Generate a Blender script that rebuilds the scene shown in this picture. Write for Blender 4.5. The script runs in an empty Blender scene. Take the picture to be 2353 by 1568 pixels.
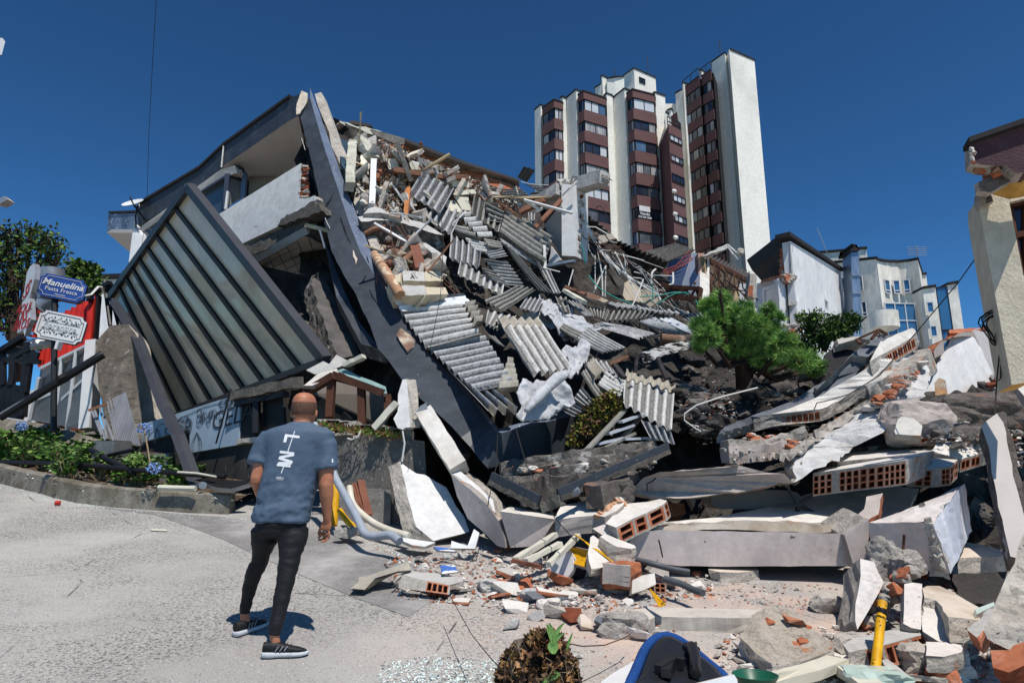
import bpy,bmesh,math,random
import numpy as np
from mathutils import Vector,Matrix,noise
from mathutils.geometry import tessellate_polygon
S=bpy.context.scene;COL=S.collection
R=math.radians
# ---------------------------------------------------------------- camera
CZ=1.9
PITCH=R(12.6)
cam=bpy.data.cameras.new('camera');cam.lens=24;cam.sensor_width=36
cam.clip_end=3000;cam.clip_start=0.05
co=bpy.data.objects.new('camera',cam);COL.objects.link(co)
co.location=(0,0,CZ);co.rotation_euler=(R(90)+PITCH,0,0)
S.camera=co
# ---------------------------------------------------------------- sky and sun
SUN=Vector((0.22,-0.44,1.0)).normalized()
w=bpy.data.worlds.new('World');S.world=w;w.use_nodes=True
nt=w.node_tree;bg=nt.nodes['Background']
sky=nt.nodes.new('ShaderNodeTexSky');sky.sky_type='NISHITA';sky.sun_disc=False
sky.sun_elevation=math.asin(SUN.z);sky.sun_rotation=math.atan2(SUN.x,SUN.y)
sky.altitude=2400;sky.air_density=1.0;sky.dust_density=1.0;sky.ozone_density=5.0
gm=nt.nodes.new('ShaderNodeGamma');gm.inputs[1].default_value=1.4
nt.links.new(sky.outputs[0],gm.inputs[0])
hs=nt.nodes.new('ShaderNodeHueSaturation');hs.inputs['Saturation'].default_value=0.93
nt.links.new(gm.outputs[0],hs.inputs['Color'])
mu=nt.nodes.new('ShaderNodeMix');mu.data_type='RGBA';mu.blend_type='MULTIPLY';mu.inputs[0].default_value=1;mu.inputs[7].default_value=(.42,.86,.96,1);nt.links.new(hs.outputs[0],mu.inputs[6])
nt.links.new(mu.outputs[2],bg.inputs['Color']);bg.inputs['Strength'].default_value=0.064
sl=bpy.data.lights.new('sun','SUN');sl.energy=5.0;sl.angle=R(0.53);sl.color=(1.0,0.945,0.87)
so=bpy.data.objects.new('sun',sl);COL.objects.link(so);so.location=(10,-10,40)
so.rotation_euler=SUN.to_track_quat('Z','Y').to_euler()
S.view_settings.view_transform='Standard';S.view_settings.look='None'
S.view_settings.exposure=0;S.view_settings.gamma=1
S.cycles.max_bounces=6;S.cycles.diffuse_bounces=4;S.cycles.glossy_bounces=2
S.cycles.transparent_max_bounces=12;S.cycles.transmission_bounces=3
S.cycles.caustics_reflective=False;S.cycles.caustics_refractive=False
# ---------------------------------------------------------------- survey helpers: picture bearings + distance -> points in the place
CP,SP=math.cos(PITCH),math.sin(PITCH)
def ray(u,v):
 a=(u-1176)/1568.;t=(784-v)/1568.
 return Vector((a,CP-t*SP,SP+t*CP))
EYE=Vector((0,0,CZ))
def W(u,v,y):
 r=ray(u,v);return EYE+r*(y/r.y)
GA,GB,GC=0.006,-.035,.164
def gz(x,y):
 yy=min(y,15.5)
 z=GA+GB*x+GC*yy
 if y>19:z-=min((y-19)*.3,30)
 return z
class Plane:
 def __init__(s,pts):
  c=sum(pts,Vector())/len(pts)
  if len(pts)==3:n=(pts[1]-pts[0]).cross(pts[2]-pts[0])
  else:
   n=Vector()
   for i in range(len(pts)):
    n+=(pts[i]-c).cross(pts[(i+1)%len(pts)]-c)
  n.normalize();s.c=c;s.n=n
  if n.dot(EYE-c)<0:s.n=-n
 def hit(s,r):
  return EYE+r*((s.c-EYE).dot(s.n)/r.dot(s.n))
GPL=Plane([Vector((0,0,GA)),Vector((1,0,GA+GB)),Vector((0,1,GA+GC))])
class Crop:
 def __init__(s,x0,y0,k):s.x0,s.y0,s.k,s.ys=x0,y0,k,1.
 def uv(s,x,y):return s.x0+s.k*x,s.y0+s.k*y
 def __call__(s,x,y,Y):return W(*s.uv(x,y),Y*s.ys)
 def g(s,x,y,dz=0):
  p=GPL.hit(ray(*s.uv(x,y)));p.z+=dz;return p
 def on(s,pl,x,y):return pl.hit(ray(*s.uv(x,y)))
 def H(s,x,y,z):
  r=ray(*s.uv(x,y));return EYE+r*((z-CZ)/r.z)
 def P(s,pts,pl=None):
  if pl is None:
   known=[s(*p) for p in pts if len(p)==3]
   if len(known)>=3:
    pl=Plane(known[:3]) if len(known)==3 else fitplane(known)
   elif len(known)==2:pl=Plane([known[0],known[1],known[0]+Vector((0,.3,1))])
  return[s(*p) if len(p)==3 else s.on(pl,*p) for p in pts]
_CP=[(920,690,10.6),(1150,960,8.4),(1600,760,12.4),(950,400,13.8),(1240,450,14.8),(1300,500,14.5),(1270,580,13),(1400,650,13.2),(1550,690,13.5),(1500,1000,9.2),(1340,900,9.4),(1800,760,13.5),(1750,960,10.5),(1950,900,10.5),(2130,770,11),(2240,760,10.5),(2300,950,9),(1200,1080,8.5),(1450,1080,8.6),(1700,1050,8.9),(1700,1150,7.9),(1850,1120,8.),(2050,1000,8.9),(2150,1100,8.),(2280,1050,8.3),(1200,1180,7.9),(1400,1180,7.3),(1300,1250,7.4),(1700,1260,7.2),(1950,1260,7.),(2200,1200,6.9),(2100,1400,5.6),(2300,1300,6.),(1850,1400,6.),(740,480,12.4),(800,260,14),(850,520,12.6),(1050,800,9.8),(1100,600,12.1),(1100,480,13.6),(1400,780,11.4)]
def yf(u,v):
 sw=sy=0
 for a,b,y in _CP:
  d=((u-a)**2+(v-b)**2)/1e4+.35;w_=d**-2.3;sw+=w_;sy+=w_*y
 return sy/sw
class Heap:
 def __init__(s,c):s.c=c
 def __call__(s,x,y,lift=0.):u,v=s.c.uv(x,y);return W(u,v,yf(u,v)-lift)
 def P(s,pts,lift=0.):return[s(p[0],p[1],lift-(p[2] if len(p)>2 else 0)) for p in pts]
def fitplane(P):
 A=np.array([list(p) for p in P]);c=A.mean(0);n=np.linalg.svd(A-c)[2][2];pl=Plane([Vector((0,0,0)),Vector((1,0,0)),Vector((0,1,0))]);pl.c=Vector(c);pl.n=Vector(n).normalized()
 if pl.n.dot(EYE-pl.c)<0:pl.n=-pl.n
 return pl
def flatten(P):
 pl=fitplane(P);return[pl.hit(p-EYE) for p in P]
DD=Crop(0,0,1);A1=Crop(0,426.7,.2722);A2=Crop(0,768,.2722);A3=Crop(213.4,170.7,.2722)
A4=Crop(554.7,512,.2722);A5=Crop(682.7,213.4,.2722);A6=Crop(1194.8,85.3,.2722)
B1=Crop(896,341.4,.2177);B2=Crop(1194.8,384,.2177);B3=Crop(896,640,.2177)
B4=Crop(1237.4,682.7,.2177);B5=Crop(1536,512,.2177);B6=Crop(1877.5,512,.245)
C1=Crop(469.4,853.4,.245);C2=Crop(469.4,1152,.265);C3=Crop(853.4,981.4,.245)
C4=Crop(1280,938.7,.245);C5=Crop(1664,810.7,.245);C6=Crop(1925.3,853.4,.4554)
C7=Crop(1109.4,1280,.2539);C8=Crop(1621.5,1194.8,.2539)
D1=Crop(0,597.4,.272);D2=Crop(2176.2,256,.4897);D3=Crop(768,810.7,.1633)
D4=Crop(1109.4,981.4,.1813);D5=Crop(810.7,256,.1633);D6=Crop(0,1007,.3576)
# ---------------------------------------------------------------- materials
_M={}
def rgb(h):
 c=[int(h[i:i+2],16)/255 for i in(0,2,4)]
 return tuple(x/12.92 if x<.04045 else((x+.055)/1.055)**2.4 for x in c)+(1,)
def mat(name,c1,c2=None,rough=.85,sc=3.,det=8,lo=.35,hi=.65,bump=0.,bsc=30.,spots=None,spsc=40.,splo=.62,sphi=.66,metal=0.,spec=.3,stretch=(1,1,1),rdist= .5,c3=None,sc3=.6,lo3= .5,hi3=.7,bdist=.01,trans=None):
 """layered procedural surface: base colours, broad stains, fine specks and relief"""
 if name in _M:return _M[name]
 m=bpy.data.materials.new(name);m.use_nodes=True;nt=m.node_tree;N=nt.nodes;L=nt.links
 b=N['Principled BSDF'];b.inputs['Roughness'].default_value=rough;b.inputs['Metallic'].default_value=metal
 b.inputs['Specular IOR Level'].default_value=spec
 tc=N.new('ShaderNodeTexCoord');mp=N.new('ShaderNodeMapping');mp.inputs['Scale'].default_value=stretch
 L.new(tc.outputs['Object'],mp.inputs[0])
 def nz(s,d=8,rg=.55):
  n=N.new('ShaderNodeTexNoise');n.inputs['Scale'].default_value=s;n.inputs['Detail'].default_value=d
  n.inputs['Roughness'].default_value=rg;L.new(mp.outputs[0],n.inputs['Vector']);return n
 def mx(fac,a,bb):
  x=N.new('ShaderNodeMix');x.data_type='RGBA'
  L.new(fac,x.inputs[0])
  for k,s in((6,a),(7,bb)):
   if isinstance(s,tuple):x.inputs[k].default_value=s
   else:L.new(s,x.inputs[k])
  return x.outputs[2]
 def rmp(src,lo,hi):
  r=N.new('ShaderNodeMapRange');r.inputs[1].default_value=lo;r.inputs[2].default_value=hi
  L.new(src,r.inputs[0]);return r.outputs[0]
 a=rgb(c1);col=a
 if c2:col=mx(rmp(nz(sc,det,.65).outputs[0],lo,hi),a,rgb(c2))
 if c3:col=mx(rmp(nz(sc3,6,.6).outputs[0],lo3,hi3),col,rgb(c3))
 if spots:col=mx(rmp(nz(spsc,3).outputs[0],splo,sphi),col,rgb(spots))
 if bump and not metal:
  g=N.new('ShaderNodeMix');g.data_type='RGBA';g.blend_type='MULTIPLY';g.inputs[0].default_value=1
  if isinstance(col,tuple):g.inputs[6].default_value=col
  else:L.new(col,g.inputs[6])
  r1=N.new('ShaderNodeMapRange');r1 .inputs[1].default_value=.3;r1 .inputs[2].default_value=.62;r1 .inputs[3].default_value=.72;r1 .inputs[4].default_value=1.06;L.new(nz(5.5,12,.78).outputs[0],r1 .inputs[0])
  L.new(r1 .outputs[0],g.inputs[7]);col=g.outputs[2]
 if isinstance(col,tuple):b.inputs['Base Color'].default_value=col
 else:L.new(col,b.inputs['Base Color'])
 if bump:
  bn=N.new('ShaderNodeBump');bn.inputs['Strength'].default_value=bump;bn.inputs['Distance'].default_value=bdist
  L.new(nz(bsc,6,.7).outputs[0],bn.inputs['Height']);L.new(bn.outputs[0],b.inputs['Normal'])
 if trans:
  t=N.new('ShaderNodeBsdfTransparent');t.inputs[0].default_value=rgb(trans[1]);ms=N.new('ShaderNodeMixShader')
  L.new(rmp(nz(trans[2],6).outputs[0],trans[3],trans[4]),ms.inputs[0]) if len(trans)>2 else None
  ms.inputs[0].default_value=trans[0]
  L.new(t.outputs[0],ms.inputs[1]);L.new(b.outputs[0],ms.inputs[2]);L.new(ms.outputs[0],N['Material Output'].inputs[0])
 _M[name]=m;return m
M={}
def defm(k,*a,**kw):M[k]=mat(k,*a,**kw)
defm('plaster','dad6d0','c6bfb5',sc=2.2,bump=.35,bsc=14,c3='bdb5ab',sc3=1.3,lo3=.56,hi3=.76,spots='a9a299',spsc=22,splo=.66,sphi=.72)
defm('plaster_clean','d6d5d3','c9c8c7',sc=1.5,bump=.15,bsc=25)
defm('plaster_grey','b7b2ae','a29c98',sc=2,bump=.2,bsc=18,c3='8f8a88',sc3=.9)
defm('plaster_warm','d2c6b8','b9aa98',sc=3,bump=.4,bsc=14,c3='a08f7d',sc3=2)
defm('concrete','c9c1b6','a79f94',sc=4,bump=.9,bsc=22,bdist=.03,spots='4f4a46',spsc=30,splo=.63,sphi=.7)
defm('broken','d0c9c0','9b948c',sc=7,bump=1.,bsc=28,bdist=.05,c3='b98a6f',sc3=3,lo3=.58,hi3=.66)
defm('broken_dark','8a837c','534e4a',sc=6,bump=1.,bsc=20,bdist=.06,c3='b9b4ae',sc3=5,lo3=.58,hi3=.64)
defm('dark_interior','46413d','292624',sc=3,bump=.8,bsc=9,bdist=.08,c3='625b55',sc3=2)  # dark colour stands for the shade inside the wreck
defm('brick','b06c4c','9a583b',sc=14,bump= .5,bsc=30,c3='c4927a',sc3=4,rough=.9)
defm('brick_dark','8c4a30','5f3222',sc=10,bump=.4)
defm('brick_hole','4a2b1e','35201a',sc=10)
defm('mortar','b5b0a8','8f8a82',sc=14,bump=.9,bsc=40,bdist=.02)
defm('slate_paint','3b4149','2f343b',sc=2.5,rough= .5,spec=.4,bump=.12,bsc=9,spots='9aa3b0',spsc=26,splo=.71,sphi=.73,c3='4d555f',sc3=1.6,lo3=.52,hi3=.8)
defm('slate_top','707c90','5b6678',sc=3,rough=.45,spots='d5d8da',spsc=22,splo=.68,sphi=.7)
defm('black_metal','141518','1b1c20',sc=5,rough= .5,spec=.3)
defm('dark_wood','5a3626','3c231a',sc=5,stretch=(1,1,.2),bump=.3)
defm('wood','8f6850','6d4b38',sc=8,stretch=(.4,1,1),bump=.3)
defm('pale_wood','cbb896','b59f7b',sc=9,stretch=(.2,1,1),bump=.2)
defm('asbestos','a5a5a6','6e6e70',sc=28,det=10,lo=.38,hi=.62,bump=.35,bsc=60,c3='c4c4c4',sc3=2.5,lo3=.55,hi3=.75,bdist=.004)
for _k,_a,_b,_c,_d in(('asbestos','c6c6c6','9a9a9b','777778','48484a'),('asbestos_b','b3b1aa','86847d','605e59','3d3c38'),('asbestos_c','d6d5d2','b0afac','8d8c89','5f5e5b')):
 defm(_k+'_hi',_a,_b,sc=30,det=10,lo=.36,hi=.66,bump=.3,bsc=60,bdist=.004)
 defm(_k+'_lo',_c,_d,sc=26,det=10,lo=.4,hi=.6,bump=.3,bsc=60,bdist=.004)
defm('asbestos_end','b7b1a4','8f897d',sc=6,bump=.3,bsc=40)
defm('sheet_white','d5d8dc','c2c6cb',sc=2,rough=.6,bump=.1)
defm('membrane','cccdd0','a8aaaf',sc=4,rough=.6,spec=.4,bump=1,bsc=9,bdist=.05,spots='5b5d61',spsc=12,splo=.68,sphi=.72)
defm('rust','7f6250','5c4335',sc=6,bump=.4,c3='c8bca8',sc3=3)
defm('steel','a9a9ab','8d8d90',sc=6,rough=.4,metal=.6)
defm('alu','a8a49c','8f8b84',sc=9,rough=.45,metal=.35)
defm('galv','8d97a3','7b8592',sc=5,rough=.45,metal=.3)
defm('wire','2a2827',rough=.7)
defm('wire_rust','6a4636','3d2a24',sc=9)
defm('wire_pale','cfcdc8',rough=.7)
defm('teal','2e8f80',rough=.6)
defm('yellow','dba50c','b98608',sc=9,rough= .5,spots='3a2c10',spsc=25,splo=.64,sphi=.68)
defm('cream','d0ccbd','bab5a3',sc=4,rough=.6)
defm('pvc_grey','9aa1ab','878e98',sc=6,rough=.45)
defm('red_metal','c22a1e','a32017',sc=4,rough= .5)
defm('soil','5c493a','3f3229',sc=9,bump=1,bsc=30,bdist=.04,c3='9d8f80',sc3=6)
defm('white_paint','d6d7d8','c9cacc',sc=3,rough= .5)
defm('black','0c0c0d',rough=.6)
defm('bark','3d2f28','2a201b',sc=12,bump=.8)
# ---------------------------------------------------------------- mesh building
def perp(d):
 a=Vector((0,0,1)) if abs(d.z)<.85 else Vector((1,0,0))
 x=d.cross(a).normalized();return x,x.cross(d).normalized()
class MB:
 def __init__(s):s.v=[];s.f=[];s.m=[];s.ms=[]
 def mi(s,m):
  m=M[m] if isinstance(m,str) else m
  if m not in s.ms:s.ms.append(m)
  return s.ms.index(m)
 def add(s,vs,fs,m):
  o=len(s.v);s.v+=[Vector(v) for v in vs];k=s.mi(m)
  for f in fs:s.f.append(tuple(i+o for i in f));s.m.append(k)
  return s
 def quad(s,a,b,c,d,m):return s.add([a,b,c,d],[(0,1,2,3)],m)
 def hexa(s,a,b,m):
  n=len(a);o=list(a)+list(b)
  fs=[tuple(range(n)),tuple(range(2*n-1,n-1,-1))]+[(i,n+i,n+(i+1)%n,(i+1)%n) for i in range(n)]
  return s.add(o,fs,m)
 def box(s,c,dx,dy,dz,m,rot=None):
  vs=[Vector((x*dx/2,y*dy/2,z*dz/2)) for z in(-1,1) for x,y in((-1,-1),(1,-1),(1,1),(-1,1))]
  if rot:vs=[rot@v for v in vs]
  vs=[v+Vector(c) for v in vs]
  return s.hexa(vs[:4],vs[4:],m)
 def bar(s,p,q,w,h,m,up=None,taper=1.,seg=1,rough=0.,seed=0):
  d=(q-p).normalized()
  if up is None:x,z=perp(d)
  else:x=d.cross(up).normalized();z=x.cross(d)
  rnd=random.Random(seed);rings=[]
  for i in range(seg+1):
   t=i/seg;c=p.lerp(q,t);k=1+(taper-1)*t
   rings.append([c+x*(a*w/2*k)+z*(b*h/2*k)+Vector([rnd.uniform(-rough,rough) for _ in range(3)]) for a,b in((-1,-1),(1,-1),(1,1),(-1,1))])
  return s.loft(rings,m)
 def loft(s,rings,m,close=True,caps=True):
  n=len(rings[0]);vs=[p for r in rings for p in r];fs=[]
  for i in range(len(rings)-1):
   for j in range(n if close else n-1):
    k=(j+1)%n;fs.append((i*n+j,i*n+k,(i+1)*n+k,(i+1)*n+j))
  if caps and close:
   fs.append(tuple(reversed(range(n))));fs.append(tuple(range(len(vs)-n,len(vs))))
  return s.add(vs,fs,m)
 def tube(s,pts,r,m,n=8,caps=True):
  rings=[];L=len(pts);x=None
  for i,p in enumerate(pts):
   d=(pts[min(i+1,L-1)]-pts[max(i-1,0)]).normalized()
   if x is None:x,z=perp(d)
   else:
    x=(x-d*x.dot(d)).normalized();z=x.cross(d)
   rr=r[i] if isinstance(r,(list,tuple)) else r
   rings.append([p+(x*math.cos(a)+z*math.sin(a))*rr for a in[2*math.pi*k/n for k in range(n)]])
  return s.loft(rings,m,caps=caps)
 def build(s,name,parent=None,smooth=False,origin=None):
  if not s.v:raise RuntimeError('empty '+name)
  me=bpy.data.meshes.new(name)
  if parent is not None:org=ORG[parent.name]
  elif origin is not None:org=Vector(origin)
  else:
   xs=[v.x for v in s.v];ys=[v.y for v in s.v];zs=[v.z for v in s.v]
   org=Vector(((min(xs)+max(xs))/2,(min(ys)+max(ys))/2,min(zs)))
  me.from_pydata([v-org for v in s.v],[],s.f)
  for m in s.ms:me.materials.append(m)
  me.polygons.foreach_set('material_index',s.m)
  me.validate();me.update()
  bm=bmesh.new();bm.from_mesh(me);bmesh.ops.recalc_face_normals(bm,faces=bm.faces);bm.to_mesh(me);bm.free()
  if smooth:
   me.polygons.foreach_set('use_smooth',[True]*len(me.polygons))
   if smooth is not True:me.set_sharp_from_angle(angle=R(smooth))
  o=bpy.data.objects.new(name,me);COL.objects.link(o)
  if parent is not None:o.parent=parent
  else:o.location=org
  ORG[o.name]=org
  return o
ORG={}
def empty(name,loc):
 o=bpy.data.objects.new(name,None);COL.objects.link(o);o.location=loc;o.empty_display_size=.2
 ORG[o.name]=Vector(loc);return o
def tag(o,label=None,cat=None,group=None,kind=None):
 if label:o['label']=label
 if cat:o['category']=cat
 if group:o['group']=group
 if kind:o['kind']=kind
 return o
def nv(p,s=1.):
 return noise.noise_vector(p*s)
def jagline(a,b,step,amp,depth=None):
 """points from a towards b (b left out), broken like a fracture edge"""
 L=(b-a).length;n=max(1,int(L/step));out=[a]
 for i in range(1,n):
  p=a.lerp(b,i/n);k=nv(p*7.3)*amp+nv(p*23.)*amp* .5
  out.append(p+k)
 return out
def slab(mb,pts,th,face='plaster',side='broken',ext=None,jag=.03,step=.12,smooth_edges=(),back=None,cells=None,flat=True,relief=0.):
 """broken plate: outline pts, thickness th; side walls rough; cells={edge:(bricks, holes_across, holes_down[,t0,t1])}"""
 pl=Plane(pts) if len(pts)>2 else None
 e=-pl.n*th if ext is None else Vector(ext);jag*=1.35
 n=len(pts);outl=[];tagl=[];cells=cells or{}
 for i in range(n):
  a,b=pts[i],pts[(i+1)%n]
  if i in smooth_edges or i in cells or jag==0:seg=[a]
  else:seg=jagline(a,b,step,jag)
  if flat:seg=[seg[0]]+[p-pl.n*((p-a.lerp(b,k/max(1,len(seg)))).dot(pl.n)) for k,p in enumerate(seg) if k]
  outl+=seg;tagl+=[i]*len(seg)
 m=len(outl);tr=tessellate_polygon([outl])
 if relief:
  segs=[(outl[i],outl[(i+1)%m]) for i in range(m)]
  def dist(p):
   r=9.
   for a,b in segs:
    d=b-a;t=max(0,min(1,(p-a).dot(d)/max(d.length_squared,1e-9)));r=min(r,(p-a-d*t).length)
   return r
  cache={}
  def dp(p):
   k=(round(p.x,5),round(p.y,5),round(p.z,5))
   if k not in cache:
    w_=min(1,dist(p)/.07);q=p*(.16/relief if relief>.05 else 3)
    cache[k]=p+pl.n*w_*relief*(noise.noise(q*1.6)+noise.noise(q*5)* .5+noise.noise(q*14)*.3)
   return cache[k]
  st=[tuple(outl[i] for i in t) for t in tr];out=[]
  lim=max(.05,(max((a-b).length for a in outl[::4] for b in outl[::4]))/26)
  while st:
   t=st.pop();L_=[((t[i]-t[(i+1)%3]).length,i) for i in range(3)];mx_,i=max(L_)
   if mx_>lim:q=(t[i]+t[(i+1)%3])/2;st+=[(t[i],q,t[(i+2)%3]),(q,t[(i+1)%3],t[(i+2)%3])]
   else:out.append(t)
  vs=[dp(p) for t in out for p in t];mb.add(vs,[(3*i,3*i+1,3*i+2) for i in range(len(out))],face)
 else:mb.add(outl,tr,face)
 mb.add([p+e for p in outl],[tuple(reversed(t)) for t in tr],back or side)
 ne=e.normalized()
 for k in range(m):
  a,b=outl[k],outl[(k+1)%m];t=tagl[k]
  if t in cells:
   brickface(mb,a,b,b+e,a+e,cells[t]);continue
  if t in smooth_edges or jag==0:
   mb.quad(a,b,b+e,a+e,side if t not in smooth_edges else face);continue
  rows=4;vs=[]
  for r in range(rows+1):
   for q in(a,b):
    p=q+e*(r/rows)
    if 0<r<rows:p=p+(nv(p*9)*jag*1.1+nv(p*30)*jag* .5)*math.sin(math.pi*r/rows)
    vs.append(p)
  mb.add(vs,[(2*r,2*r+1,2*r+3,2*r+2) for r in range(rows)],side)
 return e
def lerp4(a,b,c,d,s,t):return a.lerp(b,s).lerp(d.lerp(c,s),t)
def brickface(mb,a,b,c,d,spec):
 """a-b outer edge, d-c far edge: mortar margins with hollow bricks between, holes really recessed"""
 n,nx,ny=spec[:3];t0,t1=(spec[3],spec[4]) if len(spec)>4 else(.16,.88)
 P=lambda s,t:lerp4(a,b,c,d,s,t)
 inn=(b-a).cross(d-a).normalized()
 ctr=P( .5, .5)
 if inn.dot(EYE-ctr)>0:inn=-inn
 mb.quad(P(0,0),P(1,0),P(1,t0),P(0,t0),'mortar');mb.quad(P(0,t1),P(1,t1),P(1,1),P(0,1),'mortar')
 gap=.06/n*1.2;rnd=random.Random(int(abs(a.x*991+a.z*77)))
 for k in range(n):
  s0,s1=k/n+gap,(k+1)/n-gap
  mb.quad(P(k/n,t0),P(s0,t0),P(s0,t1),P(k/n,t1),'mortar');mb.quad(P(s1,t0),P((k+1)/n,t0),P((k+1)/n,t1),P(s1,t1),'mortar')
  out=-inn*rnd.uniform(.0,.02)
  wx,wy=.13/nx,.13/ny
  if rnd.random()<.12:
   mb.quad(P(s0,t0),P(s1,t0),P(s1,t1),P(s0,t1),'mortar');continue
  sx=[s0+(s1-s0)*q for q in sum([[i/nx+(wx if i else wx*1.2),(i+1)/nx-(wx if i<nx-1 else wx*1.2)] for i in range(nx)],[])]
  ty=[t0+(t1-t0)*q for q in sum([[i/ny+wy,(i+1)/ny-wy] for i in range(ny)],[])]
  SX=[s0]+sx+[s1];TY=[t0]+ty+[t1]
  for i in range(len(SX)-1):
   for j in range(len(TY)-1):
    q=[P(SX[i],TY[j]),P(SX[i+1],TY[j]),P(SX[i+1],TY[j+1]),P(SX[i],TY[j+1])]
    if i%2==1 and j%2==1:
     dd=inn*rnd.choice((.1,.12,.12,.03));z=[p+dd for p in q]
     mb.add(q+z,[(0,1,5,4),(1,2,6,5),(2,3,7,6),(3,0,4,7)],'brick_dark')
     mb.add(z,[(0,1,2,3)],'brick_hole')  # hole sides and backs coloured darker, recess shade painted in
    else:mb.add(q,[(0,1,2,3)],'brick')
def corr(mb,c00,c10,c11,c01,waves,m='asbestos',amp=None,steps=6,th=.007,sag=.02,ragged=.0,seed=0,endm=None,per=8):
 """corrugated sheet; waves run across c00->c10, ridges along c00->c01"""
 rnd=random.Random(seed);n=waves*per
 N=(c10-c00).cross(c01-c00).normalized()
 if N.dot(EYE-c00)<0:N=-N
 wl=((c10-c00).length+(c11-c01).length)/2/waves
 amp=amp if amp is not None else wl*.23
 rag0=[rnd.uniform(0,ragged) for _ in range(n+1)];rag1=[rnd.uniform(0,ragged) for _ in range(n+1)]
 if ragged:
  for L in(rag0,rag1):
   b0=rnd.random()*9
   for i in range(n+1):L[i]=ragged*( .5+ .5*noise.noise(Vector((i*.35,b0,seed))))*1.2*(1 if rnd.random()>.05 else 1.4)
 top=[];bot=[]
 for j in range(steps+1):
  for i in range(n+1):
   s=i/n;t=j/steps
   tt=rag0[i]+(1-rag0[i]-rag1[i])*t
   p=lerp4(c00,c10,c11,c01,s,tt)
   p=p+N*(amp*math.cos(2*math.pi*s*waves)-sag*math.sin(math.pi*t)*(c01-c00).length+.02*noise.noise(p*1.7))
   top.append(p);bot.append(p-N*th)
 W_=n+1;K=len(top)
 fs=[];bs=[]
 for j in range(steps):
  for i in range(n):
   a=j*W_+i;fs.append((a,a+1,a+1+W_,a+W_));bs.append(tuple(K+q for q in(a+W_,a+1+W_,a+1,a)))
 ed=[(K+i,K+i+1,i+1,i) for i in range(n)]+[(steps*W_+i,steps*W_+i+1,K+steps*W_+i+1,K+steps*W_+i) for i in range(n)]
 ed+=[(j*W_,(j+1)*W_,K+(j+1)*W_,K+j*W_) for j in range(steps)]+[(K+j*W_+n,K+(j+1)*W_+n,(j+1)*W_+n,j*W_+n) for j in range(steps)]
 o=len(mb.v);mb.add(top+bot,fs+bs+ed,m)
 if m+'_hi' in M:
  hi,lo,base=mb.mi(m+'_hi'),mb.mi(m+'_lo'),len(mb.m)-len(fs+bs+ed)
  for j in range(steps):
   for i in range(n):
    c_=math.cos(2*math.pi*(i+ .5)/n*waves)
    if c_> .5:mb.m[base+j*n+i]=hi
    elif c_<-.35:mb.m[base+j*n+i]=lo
 if endm:
  k=mb.mi(endm);base=len(mb.m)-len(fs+bs+ed)
  for i in range(n):mb.m[base+(steps-1)*n+i]=k
 return mb
def hull(mb,c,size,rnd,m,rot=None,npt=14,m2=None):
 bm=bmesh.new()
 for _ in range(npt):
  v=Vector([rnd.uniform(-1,1) for _ in range(3)])
  k=max(abs(v.x),abs(v.y),abs(v.z));v=v/k*rnd.uniform(.75,1)
  bm.verts.new(Vector((v.x*size[0]/2,v.y*size[1]/2,v.z*size[2]/2)))
 bmesh.ops.convex_hull(bm,input=bm.verts)
 bmesh.ops.delete(bm,geom=[v for v in bm.verts if not v.link_faces],context='VERTS')
 bm.verts.index_update()
 rt=rot or(Matrix.Rotation(rnd.uniform(0,6.3),3,'Z')@Matrix.Rotation(rnd.uniform(-.4,.4),3,'X')@Matrix.Rotation(rnd.uniform(-.4,.4),3,'Y'))
 vs=[rt@v.co+Vector(c) for v in bm.verts];fs=[tuple(v.index for v in f.verts) for f in bm.faces]
 if m2:
  up=[f for f in bm.faces if f.normal.z>.6];ui={f.index for f in up}
  A=[tuple(v.index for v in f.verts) for f in bm.faces if f.normal.z>.6];B=[tuple(v.index for v in f.verts) for f in bm.faces if f.normal.z<=.6]
  if A:mb.add(vs,A,m2)
  if B:mb.add(vs,B,m)
 else:mb.add(vs,fs,m)
 bm.free();return mb
def rock(mb,c,size,seed,m,sub=3,amp=.25,rot=None):
 """irregular broken lump, one closed skin"""
 bm=bmesh.new();bmesh.ops.create_icosphere(bm,subdivisions=sub,radius=1)
 off=Vector((seed*3.1,seed*1.7,0));vs=[]
 for v in bm.verts:
  p=v.co.copy();k=max(abs(p.x),abs(p.y),abs(p.z));p=p.lerp(p/k*.85,.55)
  p+=nv(v.co*1.3+off)*amp+nv(v.co*4+off)*amp*.4+nv(v.co*11+off)*amp*.15
  q=Vector((p.x*size[0]/2,p.y*size[1]/2,p.z*size[2]/2))
  vs.append((rot@q if rot else q)+Vector(c))
 bm.verts.index_update();mb.add(vs,[tuple(v.index for v in f.verts) for f in bm.faces],m);bm.free();return mb
def text(mb,s,org,ex,ey,size,m,th=.002,bold=0.,shear=0.,res=3,cx='CENTER'):
 """lettering as flat solid glyphs on the plane org+ex,ey"""
 cu=bpy.data.curves.new('t','FONT');cu.body=s;cu.size=size;cu.align_x=cx;cu.align_y='CENTER';cu.offset=bold;cu.shear=shear
 cu.resolution_u=res;cu.extrude=th
 o=bpy.data.objects.new('t',cu);COL.objects.link(o)
 me=bpy.data.meshes.new_from_object(o.evaluated_get(bpy.context.evaluated_depsgraph_get()))
 n=ex.cross(ey).normalized()
 mb.add([Vector(org)+ex*v.co.x+ey*v.co.y+n*(v.co.z+th) for v in me.vertices],[tuple(p.vertices) for p in me.polygons],m)
 bpy.data.objects.remove(o);bpy.data.curves.remove(cu);bpy.data.meshes.remove(me);return mb
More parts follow.
